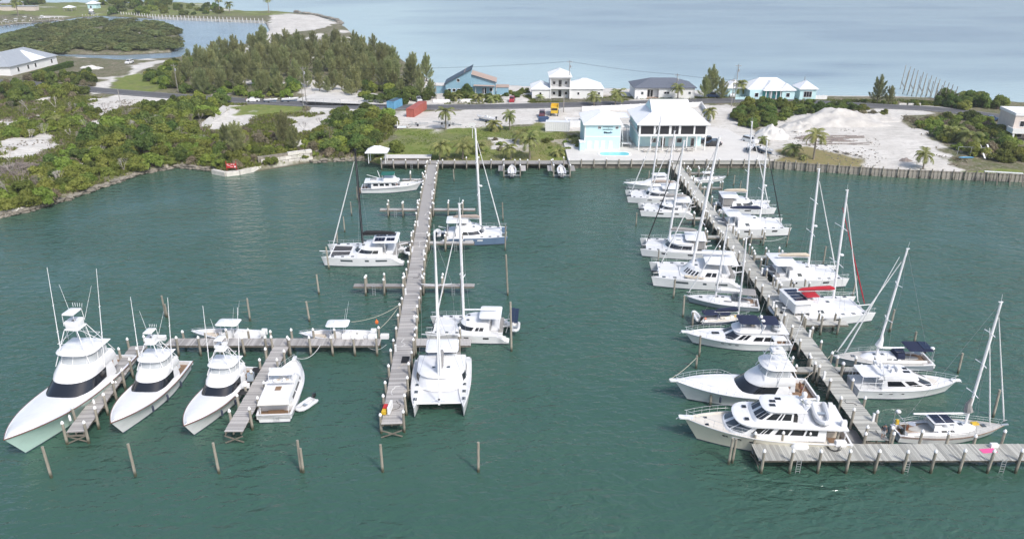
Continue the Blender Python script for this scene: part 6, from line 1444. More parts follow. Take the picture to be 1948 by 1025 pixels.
# ------------------------------------------------------------------ buildings (local x along the front, y away from the water, z up)
def wbox(t, x0, x1, y0, y1, z0, z1, m, name='wall'):
    return MB().box(((x0+x1)/2, (y0+y1)/2, (z0+z1)/2), (x1-x0, y1-y0, z1-z0)).build(name, m, t)
def hip(t, x0, x1, y0, y1, z, h, m, ov=.45, run=None, cut=None, name='roof', seams=True):
    """hip roof; run = horizontal run of the hips; cut = stop at this fraction of the height"""
    x0 -= ov; x1 += ov; y0 -= ov; y1 += ov; W, D = x1-x0, y1-y0; run = run or min(W, D)/2; f = 1 if cut is None else cut
    r = run*f; zt = z+h*f; a = [(x0,y0), (x1,y0), (x1,y1), (x0,y1)]; rx = min(r, W/2-.02); ry = min(r, D/2-.02)
    b = [(x0+rx,y0+ry), (x1-rx,y0+ry), (x1-rx,y1-ry), (x0+rx,y1-ry)]; mb = MB()
    mb.rings([[(*q, z-.18) for q in a], [(*q, z) for q in a], [(*q, zt) for q in b]], True, True, True)
    o = mb.build(name, m, t)
    if seams:
        sb = MB()
        for p, q in zip(a, b): sb.bar((*p, z+.03), (*q, zt+.03), .16, .06)
        n = int(W/.9)
        for i in range(1, n):
            x = x0+W*i/n; k = min(1, (x-x0)/max(rx, .01), (x1-x)/max(rx, .01)); sb.bar((x, y0, z+.02), (x, y0+ry*k, z+h*f*k+.02), .05, .05)
        n = int(D/.9)
        for i in range(1, n):
            y = y0+D*i/n; k = min(1, (y-y0)/max(ry, .01), (y1-y)/max(ry, .01)); sb.bar((x0, y, z+.02), (x0+rx*k, y, z+h*f*k+.02), .05, .05)
        tag(sb.build('roof_seam', m, o), kind='stuff')
    return o
def opening(t, cx, z0, w, h, y=0.0, m='glass_dark', frame='wall_white', name='window', side='f', x=0.0, mull=0, sill=True):
    """window or door with frame, recessed pane and sill; side f faces the water, l faces left"""
    def P(a, b, c): return (a, b, c)
    mb = MB(); fr = .09
    for sx in (-1, 1): mb.box((cx+sx*(w/2+fr/2), y-.03, z0+h/2), (fr, .12, h+2*fr))
    for sz in (-1, 1): mb.box((cx, y-.03, z0+h/2+sz*(h/2+fr/2)), (w, .12, fr))
    for i in range(mull): mb.box((cx-w/2+w*(i+1)/(mull+1), y-.03, z0+h/2), (.06, .1, h))
    pn = MB().box((cx, y+.0, z0+h/2), (w, .06, h))
    if side == 'l':
        for q in (mb, pn): q.v = [(x+(b-y), y2, c) for (y2, b, c) in [(v[0], v[1], v[2]) for v in q.v]]
    o = mb.build(name, frame, t); pn.build('pane', m, o)
    return o
def at_front(u0, u1, v, z=2.1):
    a, b = G(u0, v, z), G(u1, v, z); return a, b
# aqua two-storey marina office
X0, Y0 = 18.3, 189.2
t = thing('marina_office', 'aqua two-storey marina office with white hip roof and pool', 'building', (X0, Y0, 2.0))
W, D = 8.9, 13.5
wbox(t, 0, W, 0, D, -.3, 6.3, 'wall_aqua'); hip(t, 0, W, 0, D, 6.3, 2.0, 'roof_white', .5)
wbox(t, -.04, W+.04, -.05, 0, 3.05, 3.3, 'wall_white', 'band'); 
for x in (.0, W): wbox(t, x-.1, x+.1, -.04, .1, -.2, 6.2, 'wall_white', 'corner_trim')
for cx in (3.6, 8.0): opening(t, cx, 5.15, .62, .55, mull=1)
for cx in (1.2, 3.0, 4.6, 6.6): opening(t, cx, .02, .85, 2.0, m='wall_white', name='door')
sg = wbox(t, 4.35, 7.35, -.05, 0, 4.85, 6.0, 'wall_aqua', 'sign_board')
for z, segs in ((5.62, (.35,.2,.3,.25,.32,.22,.3,.2)), (5.02, (.22,.3,.18,.3,.26,.34,.2,.24))):
    mb = MB(); x = 4.5
    for w in segs: mb.box((x+w/2, -.07, z), (w*.9, .04, .20)); x += w+.05
    tag(mb.build('lettering', 'trim_dark', sg), kind='stuff')
MB().box((5.85, -.07, 5.33), (.14, .04, .14)).build('lettering', 'trim_dark', sg)
fish = [(4.7,4.1),(5.1,4.25),(5.6,4.2),(6.3,4.32),(6.5,4.62),(6.6,4.32),(7.0,4.2),(6.6,4.08),(6.0,4.0),(5.4,4.02),(5.1,4.08),(4.85,3.92),(4.95,4.1),(4.75,4.5)]
mb = MB(); mb.rings([[(x, -.03, z) for x, z in fish], [(x, -.09, z) for x, z in fish]], True, True, True); mb.build('fish_emblem', 'gelcoat_blue', t)
wbox(t, -1.3, -.05, -1.6, 1.2, -.1, 2.0, 'wall_aqua', 'pump_house'); wbox(t, -1.4, 0, -1.7, 1.3, 2.0, 2.12, 'wall_white', 'pump_house_roof')
# restaurant on columns with dark screens
X0, Y0, W, D = 31.6, 188.0, 17.0, 17.0
t = thing('marina_restaurant', 'white-roofed restaurant on posts with five dark screened bays', 'building', (X0, Y0, 2.0))
wbox(t, .3, W-.3, 4.2, D, -.3, 3.5, 'wall_aqua', 'lower_wall'); wbox(t, 0, W, 0, D, 3.5, 4.05, 'wall_white', 'floor_band')
wbox(t, .25, W-.25, 3.0, D, 4.05, 6.6, 'wall_aqua', 'upper_wall')
wbox(t, 0, W, 0, .25, 6.15, 6.6, 'wall_white', 'beam')
bays = [(.45, 3.7), (4.2, 7.5), (8.1, 9.9), (10.45, 13.6), (14.0, 16.6)]
xs = [0, .45, 3.7, 4.2, 7.5, 8.1, 9.9, 10.45, 13.6, 14.0, 16.6, 17]
for i in range(0, 12, 2): wbox(t, xs[i], xs[i+1], 0, .22, 4.05, 6.15, 'wall_white', 'pillar')
for a, b in bays:
    o = wbox(t, a, b, .10, .14, 4.05, 6.15, 'screen_dark', 'screen')
for x in (.0, W-.06): wbox(t, x, x+.06, .3, 2.9, 4.3, 6.1, 'screen_dark', 'side_screen')
for i, x in enumerate((.2, 3.2, 6.2, 9.2, 12.2, 14.6, 16.8)): wbox(t, x-.12, x+.12, .05, .29, -.05, 3.5, 'wall_white', 'post')
for cx, w, m_ in ((4.6, 1.2, 'glass_dark'), (7.0, 1.0, 'glass_dark'), (11.2, 1.2, 'glass_dark'), (14.6, .8, 'glass_dark'), (9.0, .9, 'wall_white')): opening(t, cx, .05 if w < 1.1 else 1.0, w, 2.0 if w < 1.1 else 1.0, y=4.2, m=m_)
hip(t, 0, W, 0, D, 6.6, 4.2, 'roof_white', .6, run=8.0, cut=.56)
mb = MB(); za, zb_, ya, yb = 8.9, 11.1, 3.6, 13.2
mb.rings([[(3.5,ya,za), (13.5,ya,za), (13.5,yb,za), (3.5,yb,za)], [(3.6,(ya+yb)/2-.6,zb_), (13.4,(ya+yb)/2-.6,zb_), (13.4,(ya+yb)/2+.6,zb_), (3.6,(ya+yb)/2+.6,zb_)]], True, True, True); mb.build('upper_roof', 'roof_white', t)
mb = MB(); mb.poly([(3.48,ya+.3,za), (3.48,yb-.3,za), (3.48,(ya+yb)/2,zb_-.15)]); mb.build('gable', 'wall_aqua', t)
# link roof and stair between the two
t = thing('outside_stair', 'white outside staircase between the aqua office and the restaurant', 'stairs', (28.2, 190.5, 2.0))
for i in range(14): MB().box((1.0, 6.6-i*.3-.3, 3.6-i*.26), (1.2, .32, .06)).build('tread', 'plank_wood', t)
for x in (.35, 1.65): MB().bar((x, 6.4, 3.55), (x, 2.2, -.05), .08, .28).build('stringer', 'wall_white', t); MB().bar((x, 6.4, 4.5), (x, 2.2, .9), .06, .08).build('handrail', 'wall_white', t)
for y in (6.4, 4.3, 2.2):
    for x in (.35, 1.65): MB().box((x, y, (y-2.2)*.86+.4), (.08, .08, 1.1)).build('baluster', 'wall_white', t)
MB().box((1.0, 1.2, .95), (2.4, 1.8, .1)).build('landing', 'wall_white', t)
for x in (-.1, 2.1):
    for y in (.4, 2.0): MB().box((x, y, .45), (.12, .12, .95)).build('landing_post', 'wall_white', t)
    MB().box((x, 1.2, 1.9), (.06, 1.7, .08)).build('landing_rail', 'wall_white', t)
MB().box((1.0, 8.4, 3.7), (3.0, 3.4, .14)).build('walkway', 'wall_white', t)
for x in (-.3, 2.3):
    for y in (7.0, 9.8): MB().box((x, y, 1.8), (.14, .14, 3.7)).build('walkway_post', 'wall_white', t)
wbox(t, -.6, 2.6, 8, 14, 5.9, 6.05, 'roof_white', 'link_roof')
# pool
t = thing('swimming_pool', 'small turquoise swimming pool before the aqua office', 'pool', (25.3, 184.3, 2.0))
pl = rrect(-3.6, 3.6, 1.55, 1.2); po = rrect(-4.1, 4.1, 2.05, 1.4)
MB().prism(po, -.05, .06).build('coping', 'wall_white', t); MB().prism(pl, -.05, .075).build('pool_water', 'pool_water', t)
for i, (x, y) in enumerate([(33.5,186.6),(36.0,186.4),(39.4,186.5),(41.8,186.7),(44.5,187.4)]):
    t = thing('picnic_table', ['picnic table at the left end of the restaurant terrace','second picnic table on the restaurant terrace','middle picnic table on the restaurant terrace','fourth picnic table on the restaurant terrace','picnic table at the right end of the restaurant terrace'][i], 'table', (x, y, 2.0), 0, 'terrace tables')
    MB().box((0,0,.75), (1.8,.8,.06)).build('tabletop', 'concrete_pale', t)
    for s in (-1, 1): MB().box((0,s*.75,.45), (1.8,.3,.05)).build('bench', 'concrete_pale', t); MB().bar((s*.6,-.8,0), (s*.6,.5,.75), .08).bar((s*.6,.8,0), (s*.6,-.5,.75), .08).build('leg', 'pole_wood', t)
# boundary wall behind
def lowwall(label, pts, h, m='wall_white', z=2.0, seg=3.0, th=.25, name='garden_wall'):
    t = thing(name, label, 'wall', (*pts[0], z))
    for a, b in zip(pts[:-1], pts[1:]):
        a = Vector(a); b = Vector(b); L = (b-a).length; n = max(1, round(L/seg)); rz = math.atan2(b.y-a.y, b.x-a.x)
        for i in range(n):
            q = a.lerp(b, (i+.5)/n)-Vector(pts[0]); MB().box((0,0,h/2-.1), (L/n-.05, th*.7, h)).build('panel', m, t, loc=(q.x, q.y, 0), rz=rz)
            q = a.lerp(b, i/n)-Vector(pts[0]); MB().box((0,0,h/2-.05), (th*1.2, th*1.2, h+.1)).build('pier', m, t, loc=(q.x, q.y, 0), rz=rz)
    return t
lowwall('long white panelled boundary wall behind the marina office', [G2(1108,213,2), G2(1235,207,2)], 1.7)
lowwall('short white boundary wall right behind the restaurant', [G2(1300,205,2), G2(1334,203,2), G2(1352,232,2)], 1.6)
# house row along the sea (front corner, widths in metres)
def H_at(u, v, z=2.15): return G(u, v, z)
def bldg(name, label, u, v, rz=0.0): p = H_at(u, v); return thing(name, label, 'house', (p.x, p.y, 2.15), rz)
# blue-grey house with crossing shed roofs
t = bldg('blue_house', 'blue-grey house with crossing sloped roofs and tan roof', 848, 180)
def shed(t, x0, x1, y0, y1, z0, z1, zb, m, rm, name='wall', rev=False):
    """block with a sloped roof from z0 (left) to z1 (right)"""
    mb = MB(); a = [(x0,zb),(x1,zb),(x1,z1),(x0,z0)]; mb.rings([[(x, y0, z) for x, z in a], [(x, y1, z) for x, z in a]], True, True, True); mb.build(name, m, t)
    o = .4; s = (z1-z0)/(x1-x0); mb = MB(); b = [(x0-o, z0-o*s), (x1+o, z1+o*s), (x1+o, z1+o*s+.22), (x0-o, z0-o*s+.22)]
    mb.rings([[(x, y0-o, z) for x, z in b], [(x, y1+o, z) for x, z in b]], True, True, True); mb.build('roof', rm, t)
    MB().bar((x0-o, y0-o-.03, z0-o*s+.1), (x1+o, y0-o-.03, z1+o*s+.1), .06, .3).build('fascia', 'trim_dark', t)
shed(t, 0, 8.8, 0, 9, 3.6, 8.3, -.3, 'wall_bluegrey', 'trim_dark')
shed(t, 6.8, 17.0, 1.2, 10, 7.0, 3.9, -.3, 'wall_bluegrey', 'roof_tan', 'wing_wall')
shed(t, 10.0, 16.4, -1.2, 1.1, 2.9, 2.7, 2.5, 'wall_bluegrey', 'roof_tan', 'porch')
for x in (10.3, 13.2, 16.2): wbox(t, x-.08, x+.08, -1.1, -.95, -.2, 2.6, 'wall_white', 'porch_post')
for cx in (1.3, 2.9, 4.5): opening(t, cx, 1.0, 1.0, .9)
opening(t, 13.2, .1, 1.2, 2.1, y=1.2, name='door'); opening(t, 15.5, .9, .9, 1.1, y=1.2); opening(t, 4.4, 4.3, .9, .9)
wbox(t, -7, -.1, 2, 7, -.3, 2.6, 'wall_bluegrey', 'side_wing'); wbox(t, -7.2, -.05, 1.8, 7.2, 2.6, 2.75, 'concrete_pale', 'flat_roof')
wbox(t, 17.3, 21.5, 1, 6, -.3, 2.2, 'wall_bluegrey', 'outbuilding'); wbox(t, 17.1, 21.7, .8, 6.2, 2.2, 2.35, 'roof_tan', 'outbuilding_roof')
lowwall('low white garden wall in front of the blue-grey house', [G2(825,194,2.2), G2(925,192,2.2)], 1.0, seg=4)
# two-storey white house
t = bldg('tower_house', 'white house with two-storey balcony tower and white roofs', 1012, 187)
wbox(t, 0, 5.9, 0, 10, -.3, 3.0, 'wall_white', 'left_wall'); hip(t, 0, 5.9, 0, 10, 3.0, 1.7, 'roof_white', .4)
wbox(t, 12.6, 23.8, .3, 11, -.3, 3.1, 'wall_white', 'right_wall'); hip(t, 12.0, 23.8, .3, 11, 3.1, 2.6, 'roof_white', .4)
wbox(t, 6.0, 12.8, 1.7, 10, -.3, 7.0, 'wall_white', 'tower_wall')
for x in (6.0, 12.45): wbox(t, x, x+.35, -.2, 1.7, -.3, 7.0, 'wall_white', 'tower_side')
wbox(t, 6.35, 12.45, -.2, 1.7, 3.0, 3.5, 'wall_white', 'balcony_floor'); wbox(t, 6.35, 12.45, -.2, 1.7, 6.3, 7.0, 'wall_white', 'head_beam')
hip(t, 6.0, 12.8, -.2, 10, 7.0, 1.9, 'roof_white', .5)
mb = MB(); mb.bar((6.35, -.15, 4.4), (12.45, -.15, 4.4), .06)
for i in range(24): mb.bar((6.5+i*.25, -.15, 3.5), (6.5+i*.25, -.15, 4.4), .03)
mb.build('balustrade', 'pole_wood', t)
for z in (.2, 3.5): opening(t, 9.4, z, 1.0, 2.1, y=1.7, name='door')
for z in (.9, 4.3):
    for cx in (7.4, 11.4): opening(t, cx, z, .8, .9, y=1.7)
for cx in (2.8,): opening(t, cx, 1.1, .6, .8)
for cx in (15.5, 19.8, 22.4): opening(t, cx, 1.1, .6, .8, y=.3)
t = thing('picket_fence', 'low brown picket fence before the two-storey white house', 'fence', (*G2(1020,193,2.2), 2.2))
for i in range(60): MB().box((i*.42, 0, .45), (.10, .04, 1.0)).build('picket', 'pole_wood', t)
for z in (.3, .75): MB().box((12.4, .05, z), (25, .04, .08)).build('fence_rail', 'pole_wood', t)
# dark-roofed white house
t = bldg('slate_roof_house', 'long white house with dark slate hip roof', 1207, 187)
wbox(t, 0, 20, 1.6, 12, -.3, 3.5, 'wall_white', 'main_wall'); wbox(t, 0, 4.1, 0, 1.6, -.3, 3.5, 'wall_white', 'front_wall'); wbox(t, 8.0, 20, 0, 1.6, -.3, 3.5, 'wall_white', 'front_wall'); wbox(t, 4.1, 8.0, 0, 1.6, 3.0, 3.5, 'wall_white', 'porch_head')
hip(t, 0, 20, 0, 12, 3.5, 2.3, 'roof_slate', .5, seams=False)
wbox(t, 4.1, 8.0, -.3, 1.6, -.3, .12, 'roof_tan', 'porch_floor')
for cx in (4.9, 5.9): opening(t, cx, .15, .75, 2.3, y=1.6, name='door')
opening(t, 10.6, 1.4, 1.7, .7, mull=1); opening(t, 2.5, 1.2, .8, .9, m='glass_tint'); opening(t, 18.3, 1.3, .8, .8, m='glass_tint')
for cx in (1.0, 12.4): wbox(t, cx, cx+.8, -.6, -.05, -.2, .8, 'wall_white', 'meter_box')
# aqua house with white hip roofs
t = bldg('aqua_house', 'aqua cottage with white hip roofs and porch columns', 1424, 189)
wbox(t, 0, 14.8, 1, 10, -.3, 3.2, 'wall_aqua', 'main_wall'); hip(t, 0, 14.8, 1, 10, 3.2, 3.0, 'roof_white', .5)
wbox(t, 0, 4.2, -.6, 1, -.3, 3.1, 'wall_aqua', 'bay_wall'); wbox(t, 10.6, 14.8, -.8, 1, -.3, 3.1, 'wall_aqua', 'bay_wall'); hip(t, 10.4, 14.8, -.8, 6, 3.1, 1.8, 'roof_white', .4)
hip(t, 4.4, 10.4, -1.4, 7, 3.15, 2.5, 'roof_white', .3, name='porch_roof')
for x in (5.2, 6.9, 8.6, 10.0): wbox(t, x-.12, x+.12, -1.3, -1.06, -.3, 3.0, 'wall_white', 'column')
wbox(t, 4.6, 10.4, .9, .98, -.2, 3.0, 'wall_teal', 'porch_wall')
opening(t, 2.3, .9, 1.1, 1.2, y=-.6); opening(t, 12.6, .9, 1.1, 1.2, y=-.8); opening(t, 7.4, .1, 1.0, 2.1, y=.9, m='wall_white', name='door'); opening(t, 9.2, 1.2, .6, .8, y=.9)
wbox(t, -6, -.1, 4, 12, -.3, 3.0, 'wall_aqua', 'rear_wing'); hip(t, -6, 0, 4, 12, 3.0, 2.0, 'roof_white', .4)
wbox(t, 17.0, 22.4, .5, 7, -.3, 3.3, 'wall_aqua', 'annex_wall'); hip(t, 17.0, 22.4, .5, 7, 3.3, 2.2, 'roof_white', .5, name='annex_roof'); opening(t, 19.6, .6, 2.6, 1.8, y=.5, mull=2)
p = G(1540,188,2.2); lowwall('wavy white garden wall right of the aqua cottage', [(p.x-1, p.y), (p.x+6, p.y+.5)], 1.3, seg=1.5)
p = G(1398,190,2.2); lowwall('low aqua garden wall left of the aqua cottage', [(p.x, p.y), (p.x+5, p.y)], 1.2, 'wall_aqua', seg=1.6)
# white house at upper left
p = G(22,145,2.1); t = thing('corner_house', 'white house with pale grey hip roof at upper left', 'house', (p.x, p.y, 2.1), R(89))
wbox(t, 0, 32, 0, 16, -.3, 3.6, 'wall_white'); hip(t, 0, 32, 0, 16, 3.6, 4.4, 'roof_lightgrey', .6)
wbox(t, -3, 14, 10, 30, -.3, 3.5, 'wall_white', 'wing_wall'); hip(t, -3, 14, 10, 30, 3.5, 4.2, 'roof_lightgrey', .6)
mb = MB(); mb.rings([[(14,-.75,3.75),(24,-.75,3.75),(19,5.5,7.4)], [(14,.2,3.72),(24,.2,3.72),(19,6.6,7.4)]], True, True, True); mb.build('dormer_roof', 'roof_white', t)
for cx in (5, 11.5, 16.5, 28): opening(t, cx, 1.0, 1.1, 1.6)
t = thing('hedge', 'clipped dark green hedge beside the white corner house', 'hedge', (0,0,0))
a, b = Vector(G2(62,149,2)), Vector(G2(136,126,2)); d = b-a; L = d.length
def hedge_fn(n):
    P = np.stack([RNG.uniform(0, L, n), RNG.uniform(-1.1, 1.1, n), RNG.uniform(0, 1.9, n)], 1); Nn = np.zeros((n, 3)); k = RNG.integers(0, 3, n)
    P[k == 0, 2] = 1.9+RNG.normal(0, .08, (k == 0).sum()); Nn[k == 0, 2] = 1; P[k == 1, 1] = -1.1+RNG.normal(0, .08, (k == 1).sum()); Nn[k == 1, 1] = -1; P[k == 2, 1] = 1.1; Nn[k == 2, 1] = 1
    return P, Nn
V, F = leaves(9000, hedge_fn, .3); link('foliage', np_mesh('foliage', V, F, 'leaf_dark'), t, (a.x, a.y, 2.0), math.atan2(d.y, d.x))
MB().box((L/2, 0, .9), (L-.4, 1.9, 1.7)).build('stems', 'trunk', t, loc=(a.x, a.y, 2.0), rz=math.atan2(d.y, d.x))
# pale house at the right edge
p = G(1912,268,2); t = thing('pale_house', 'pale pinkish two-storey house at the right edge', 'house', (p.x+2.5, p.y+2, 2.0), R(-8))
wbox(t, 0, 14, 0, 9, -.3, 6.2, 'wall_cream'); wbox(t, -.2, 14.2, -.2, 9.2, 6.2, 6.9, 'wall_white', 'parapet')
wbox(t, -1.5, 13, -3.5, -.1, 2.2, 2.6, 'wall_white', 'terrace'); wbox(t, -1.5, 13, -3.5, -3.3, 2.6, 3.5, 'wall_white', 'terrace_wall'); wbox(t, -1.5, -1.3, -3.3, -.1, 2.6, 3.5, 'wall_white', 'terrace_wall')
for x in (-1.2, 3, 7): wbox(t, x, x+.4, -3.4, -3.0, -.3, 2.2, 'wall_white', 'pier')
for cx in (2, 5.5, 9): opening(t, cx, 3.4, 1.1, 1.4); opening(t, cx, .6, 1.1, 1.4)
# gazebo over the boardwalk
p = G(712,318,1.5); t = thing('gazebo', 'small white-roofed canopy at the left end of the boardwalk', 'gazebo', (p.x+.2, 178.6, 1.5))
for x in (-2.0, 2.0):
    for y in (-1.3, 1.3): MB().box((x, y, 1.4), (.16, .16, 2.8)).build('post', 'wall_white', t)
hip(t, -2.2, 2.2, -1.6, 1.6, 2.8, 1.2, 'roof_white', .45)
# houses and docks across the canal
p = G(180,18,1.5); t = thing('canal_hut', 'tiny aqua hut with white roof across the canal', 'hut', (p.x, p.y, 1.4)); wbox(t, -3.6, 3.6, -3, 3, 0, 4.4, 'wall_aqua'); hip(t, -3.6, 3.6, -3, 3, 4.4, 2.0, 'roof_white', .8, seams=False); opening(t, -1, 1.2, 1.2, 1.6, y=-3)
p = G(134,22,1.5); t = thing('boat_shed', 'small open white-roofed boat shed across the canal', 'shed', (p.x, p.y, 0))
for x in (-3, 3):
    for y in (-3, 3): wbox(t, x-.2, x+.2, y-.2, y+.2, -1, 4.4, 'pole_wood', 'post')
hip(t, -3, 3, -3, 3, 4.4, 1.6, 'roof_white', .5, seams=False)
p = G(32,22,1.5); t = thing('long_shed', 'long low cream shed behind the far docks', 'shed', (p.x, p.y, 1.4)); wbox(t, -14, 14, 0, 6, 0, 3.6, 'wall_cream'); wbox(t, -14.3, 14.3, -.3, 6.3, 3.6, 3.9, 'roof_lightgrey', 'roof')
p = G(16,14,1.5); t = thing('far_house', 'grey-roofed house among trees at the top left corner', 'house', (p.x, p.y, 1.4)); wbox(t, -8, 8, 0, 8, 0, 3.4, 'wall_cream'); hip(t, -8, 8, 0, 8, 3.4, 2.6, 'roof_lightgrey', .6, seams=False)
for i, (u0, v0, u1, v1, lb) in enumerate([(0,49,30,46,'leftmost far canal dock with white posts'),(30,44,62,44,'second far canal dock crowded with posts'),(62,41,100,38,'far canal dock left of the open boat shed'),(100,38,122,40,'short far canal dock before the open boat shed'),(160,33,192,34,'far canal lift dock below the aqua hut')]):
    a, b = G(u0, v0, 1.5), G(u1, v1, 1.5); dock('canal_dock', lb, a, b, 3.0, 5.0, ph=3.0, group='far canal docks')
for i, (u, v, lb) in enumerate([(30,42,'small white boat at the leftmost far canal dock'),(47,38,'white boat on a lift at the far canal docks'),(80,36,'grey-topped boat at the far canal dock'),(12,44,'white boat moored at the far left canal dock')]):
    p = G(u, v, 1.0); center_console(lb, (p.x, p.y), R(200+i*40), 8.5, True, z=.6, group='boats at the far canal docks')
p = G(175,28,1.0); c_ = (p.x, p.y, .8); sportfish('white sport-fishing boat on the lift below the aqua hut across the canal', c_, R(-60), 13, tower=False, outr=False)
# timber seawall with posts along the far bank
t = thing('canal_seawall', 'long pale timber seawall with white posts on the far canal bank', 'wall', (0,0,0)); pts = [Vector(G2(*q)) for q in [(205,29),(255,33),(300,37),(400,41),(505,45)]]
for a, b in zip(pts[:-1], pts[1:]):
    L = (b-a).length; n = int(L/3.2); rz = math.atan2(b.y-a.y, b.x-a.x)
    for i in range(n):
        q = a.lerp(b, (i+.5)/n); MB().box((0,0,.5), (L/n-.1,.3,2.2)).build('panel', 'concrete', t, loc=(q.x, q.y, 0), rz=rz); MB().box((0,-.4,1.3), (.4,.4,3.6)).build('post', 'concrete_pale', t, loc=(q.x, q.y, 0), rz=rz)
# ------------------------------------------------------------------ containers, vehicles, poles, fences and small things
def container(label, c, rz, L, m, roof=None, name='shipping_container'):
    t = thing(name, label, 'container', c, rz); W, Hh = 2.44, 2.6
    for s in (1, -1):
        mb = MB(); n = int(L/.3)
        pts = []
        for i in range(n+1):
            x = -L/2+L*i/n; pts.append((x, s*(W/2-(.04 if i % 2 else 0)), .12)); 
        mb.rings([pts, [(x, y, Hh-.12) for x, y, z in pts]], close=False); mb.build('side_panel', m, t)
    MB().box((0,0,Hh-.05), (L-.1, W-.1, .08)).build('roof', roof or m, t); MB().box((0,0,.1), (L-.1, W-.1, .12)).build('floor', 'trim_dark', t)
    fr = MB()
    for x in (-L/2+.07, L/2-.07):
        for y in (-W/2+.07, W/2-.07): fr.box((x, y, Hh/2), (.16, .16, Hh))
        for z in (.08, Hh-.08): fr.box((x, 0, z), (.15, W, .17))
    for y in (-W/2+.06, W/2-.06):
        for z in (.08, Hh-.08): fr.box((0, y, z), (L, .14, .15))
    fr.build('frame', m, t); MB().box((L/2-.12, 0, Hh/2), (.05, W-.2, Hh-.2)).build('end_wall', m, t)
    for s in (1, -1):
        d = MB().box((-L/2+.05, s*.57, Hh/2), (.06, 1.1, Hh-.25)).build('door', m, t); b = MB()
        for y in (.3, .8): b.tube([(-L/2-.01, s*y, .2), (-L/2-.01, s*y, Hh-.2)], .03, 5)
        b.build('locking_bar', 'galvanised', d)
    return t
p = G(800,212,2); q = G(785,227,2.0); container('red shipping container standing on the sand yard', ((p.x+q.x)/2-.2, (p.y+q.y)/2+2.5, 2.02), R(-102), 12.2, 'container_red')
p = G(750,208,2); container('blue shipping container with dark roof beside the fence', (p.x, p.y+1.5, 2.02), R(-108), 6.1, 'container_blue', 'trim_dark')
p = G(1061,250,2); container('white refrigerated container lying crosswise by the aqua office', (p.x, p.y+1.0, 2.02), R(172), 6.6, 'gelcoat', name='white_container')
# yellow dump trailer, blue skip
p = G(1056,222,2); t = thing('yellow_tipper', 'yellow tipping truck body parked in the yard', 'truck', (p.x, p.y+3, 2.0), R(-95))
MB().box((-.3,0,1.9), (5.0,2.3,.15)).build('bed', 'yellow_paint', t)
for s in (1,-1): MB().box((-.3,s*1.1,2.4), (5.0,.1,1.0)).build('side', 'yellow_paint', t)
MB().box((-2.8,0,2.4), (.1,2.2,1.0)).build('headboard', 'yellow_paint', t); MB().box((0,0,1.35), (6.6,1.0,.25)).build('chassis', 'trim_dark', t)
MB().box((2.9,0,1.9), (1.3,2.1,1.7), 0, .9, .95).build('cab', 'yellow_paint', t); MB().box((3.45,0,2.25), (.2,1.8,.6)).build('windscreen', 'glass_dark', t)
def wheel_mesh(r=.33, w=.22):
    n = 14; rs = []
    for rr, y in ((r*.55,-w/2),(r*.95,-w/2),(r,-w*.3),(r,w*.3),(r*.95,w/2),(r*.55,w/2)): rs.append([(rr*math.cos(2*math.pi*k/n), y, rr*math.sin(2*math.pi*k/n)) for k in range(n)])
    return MB().rings(rs, True, True, True).mesh('wheel', 'tyre', True, 40)
WH = {r: wheel_mesh(r) for r in (.33, .5)}
for x in (-2, -.9, 2.6):
    for s in (1,-1): link('wheel', WH[.5], t, (x, s*1.05, .5))
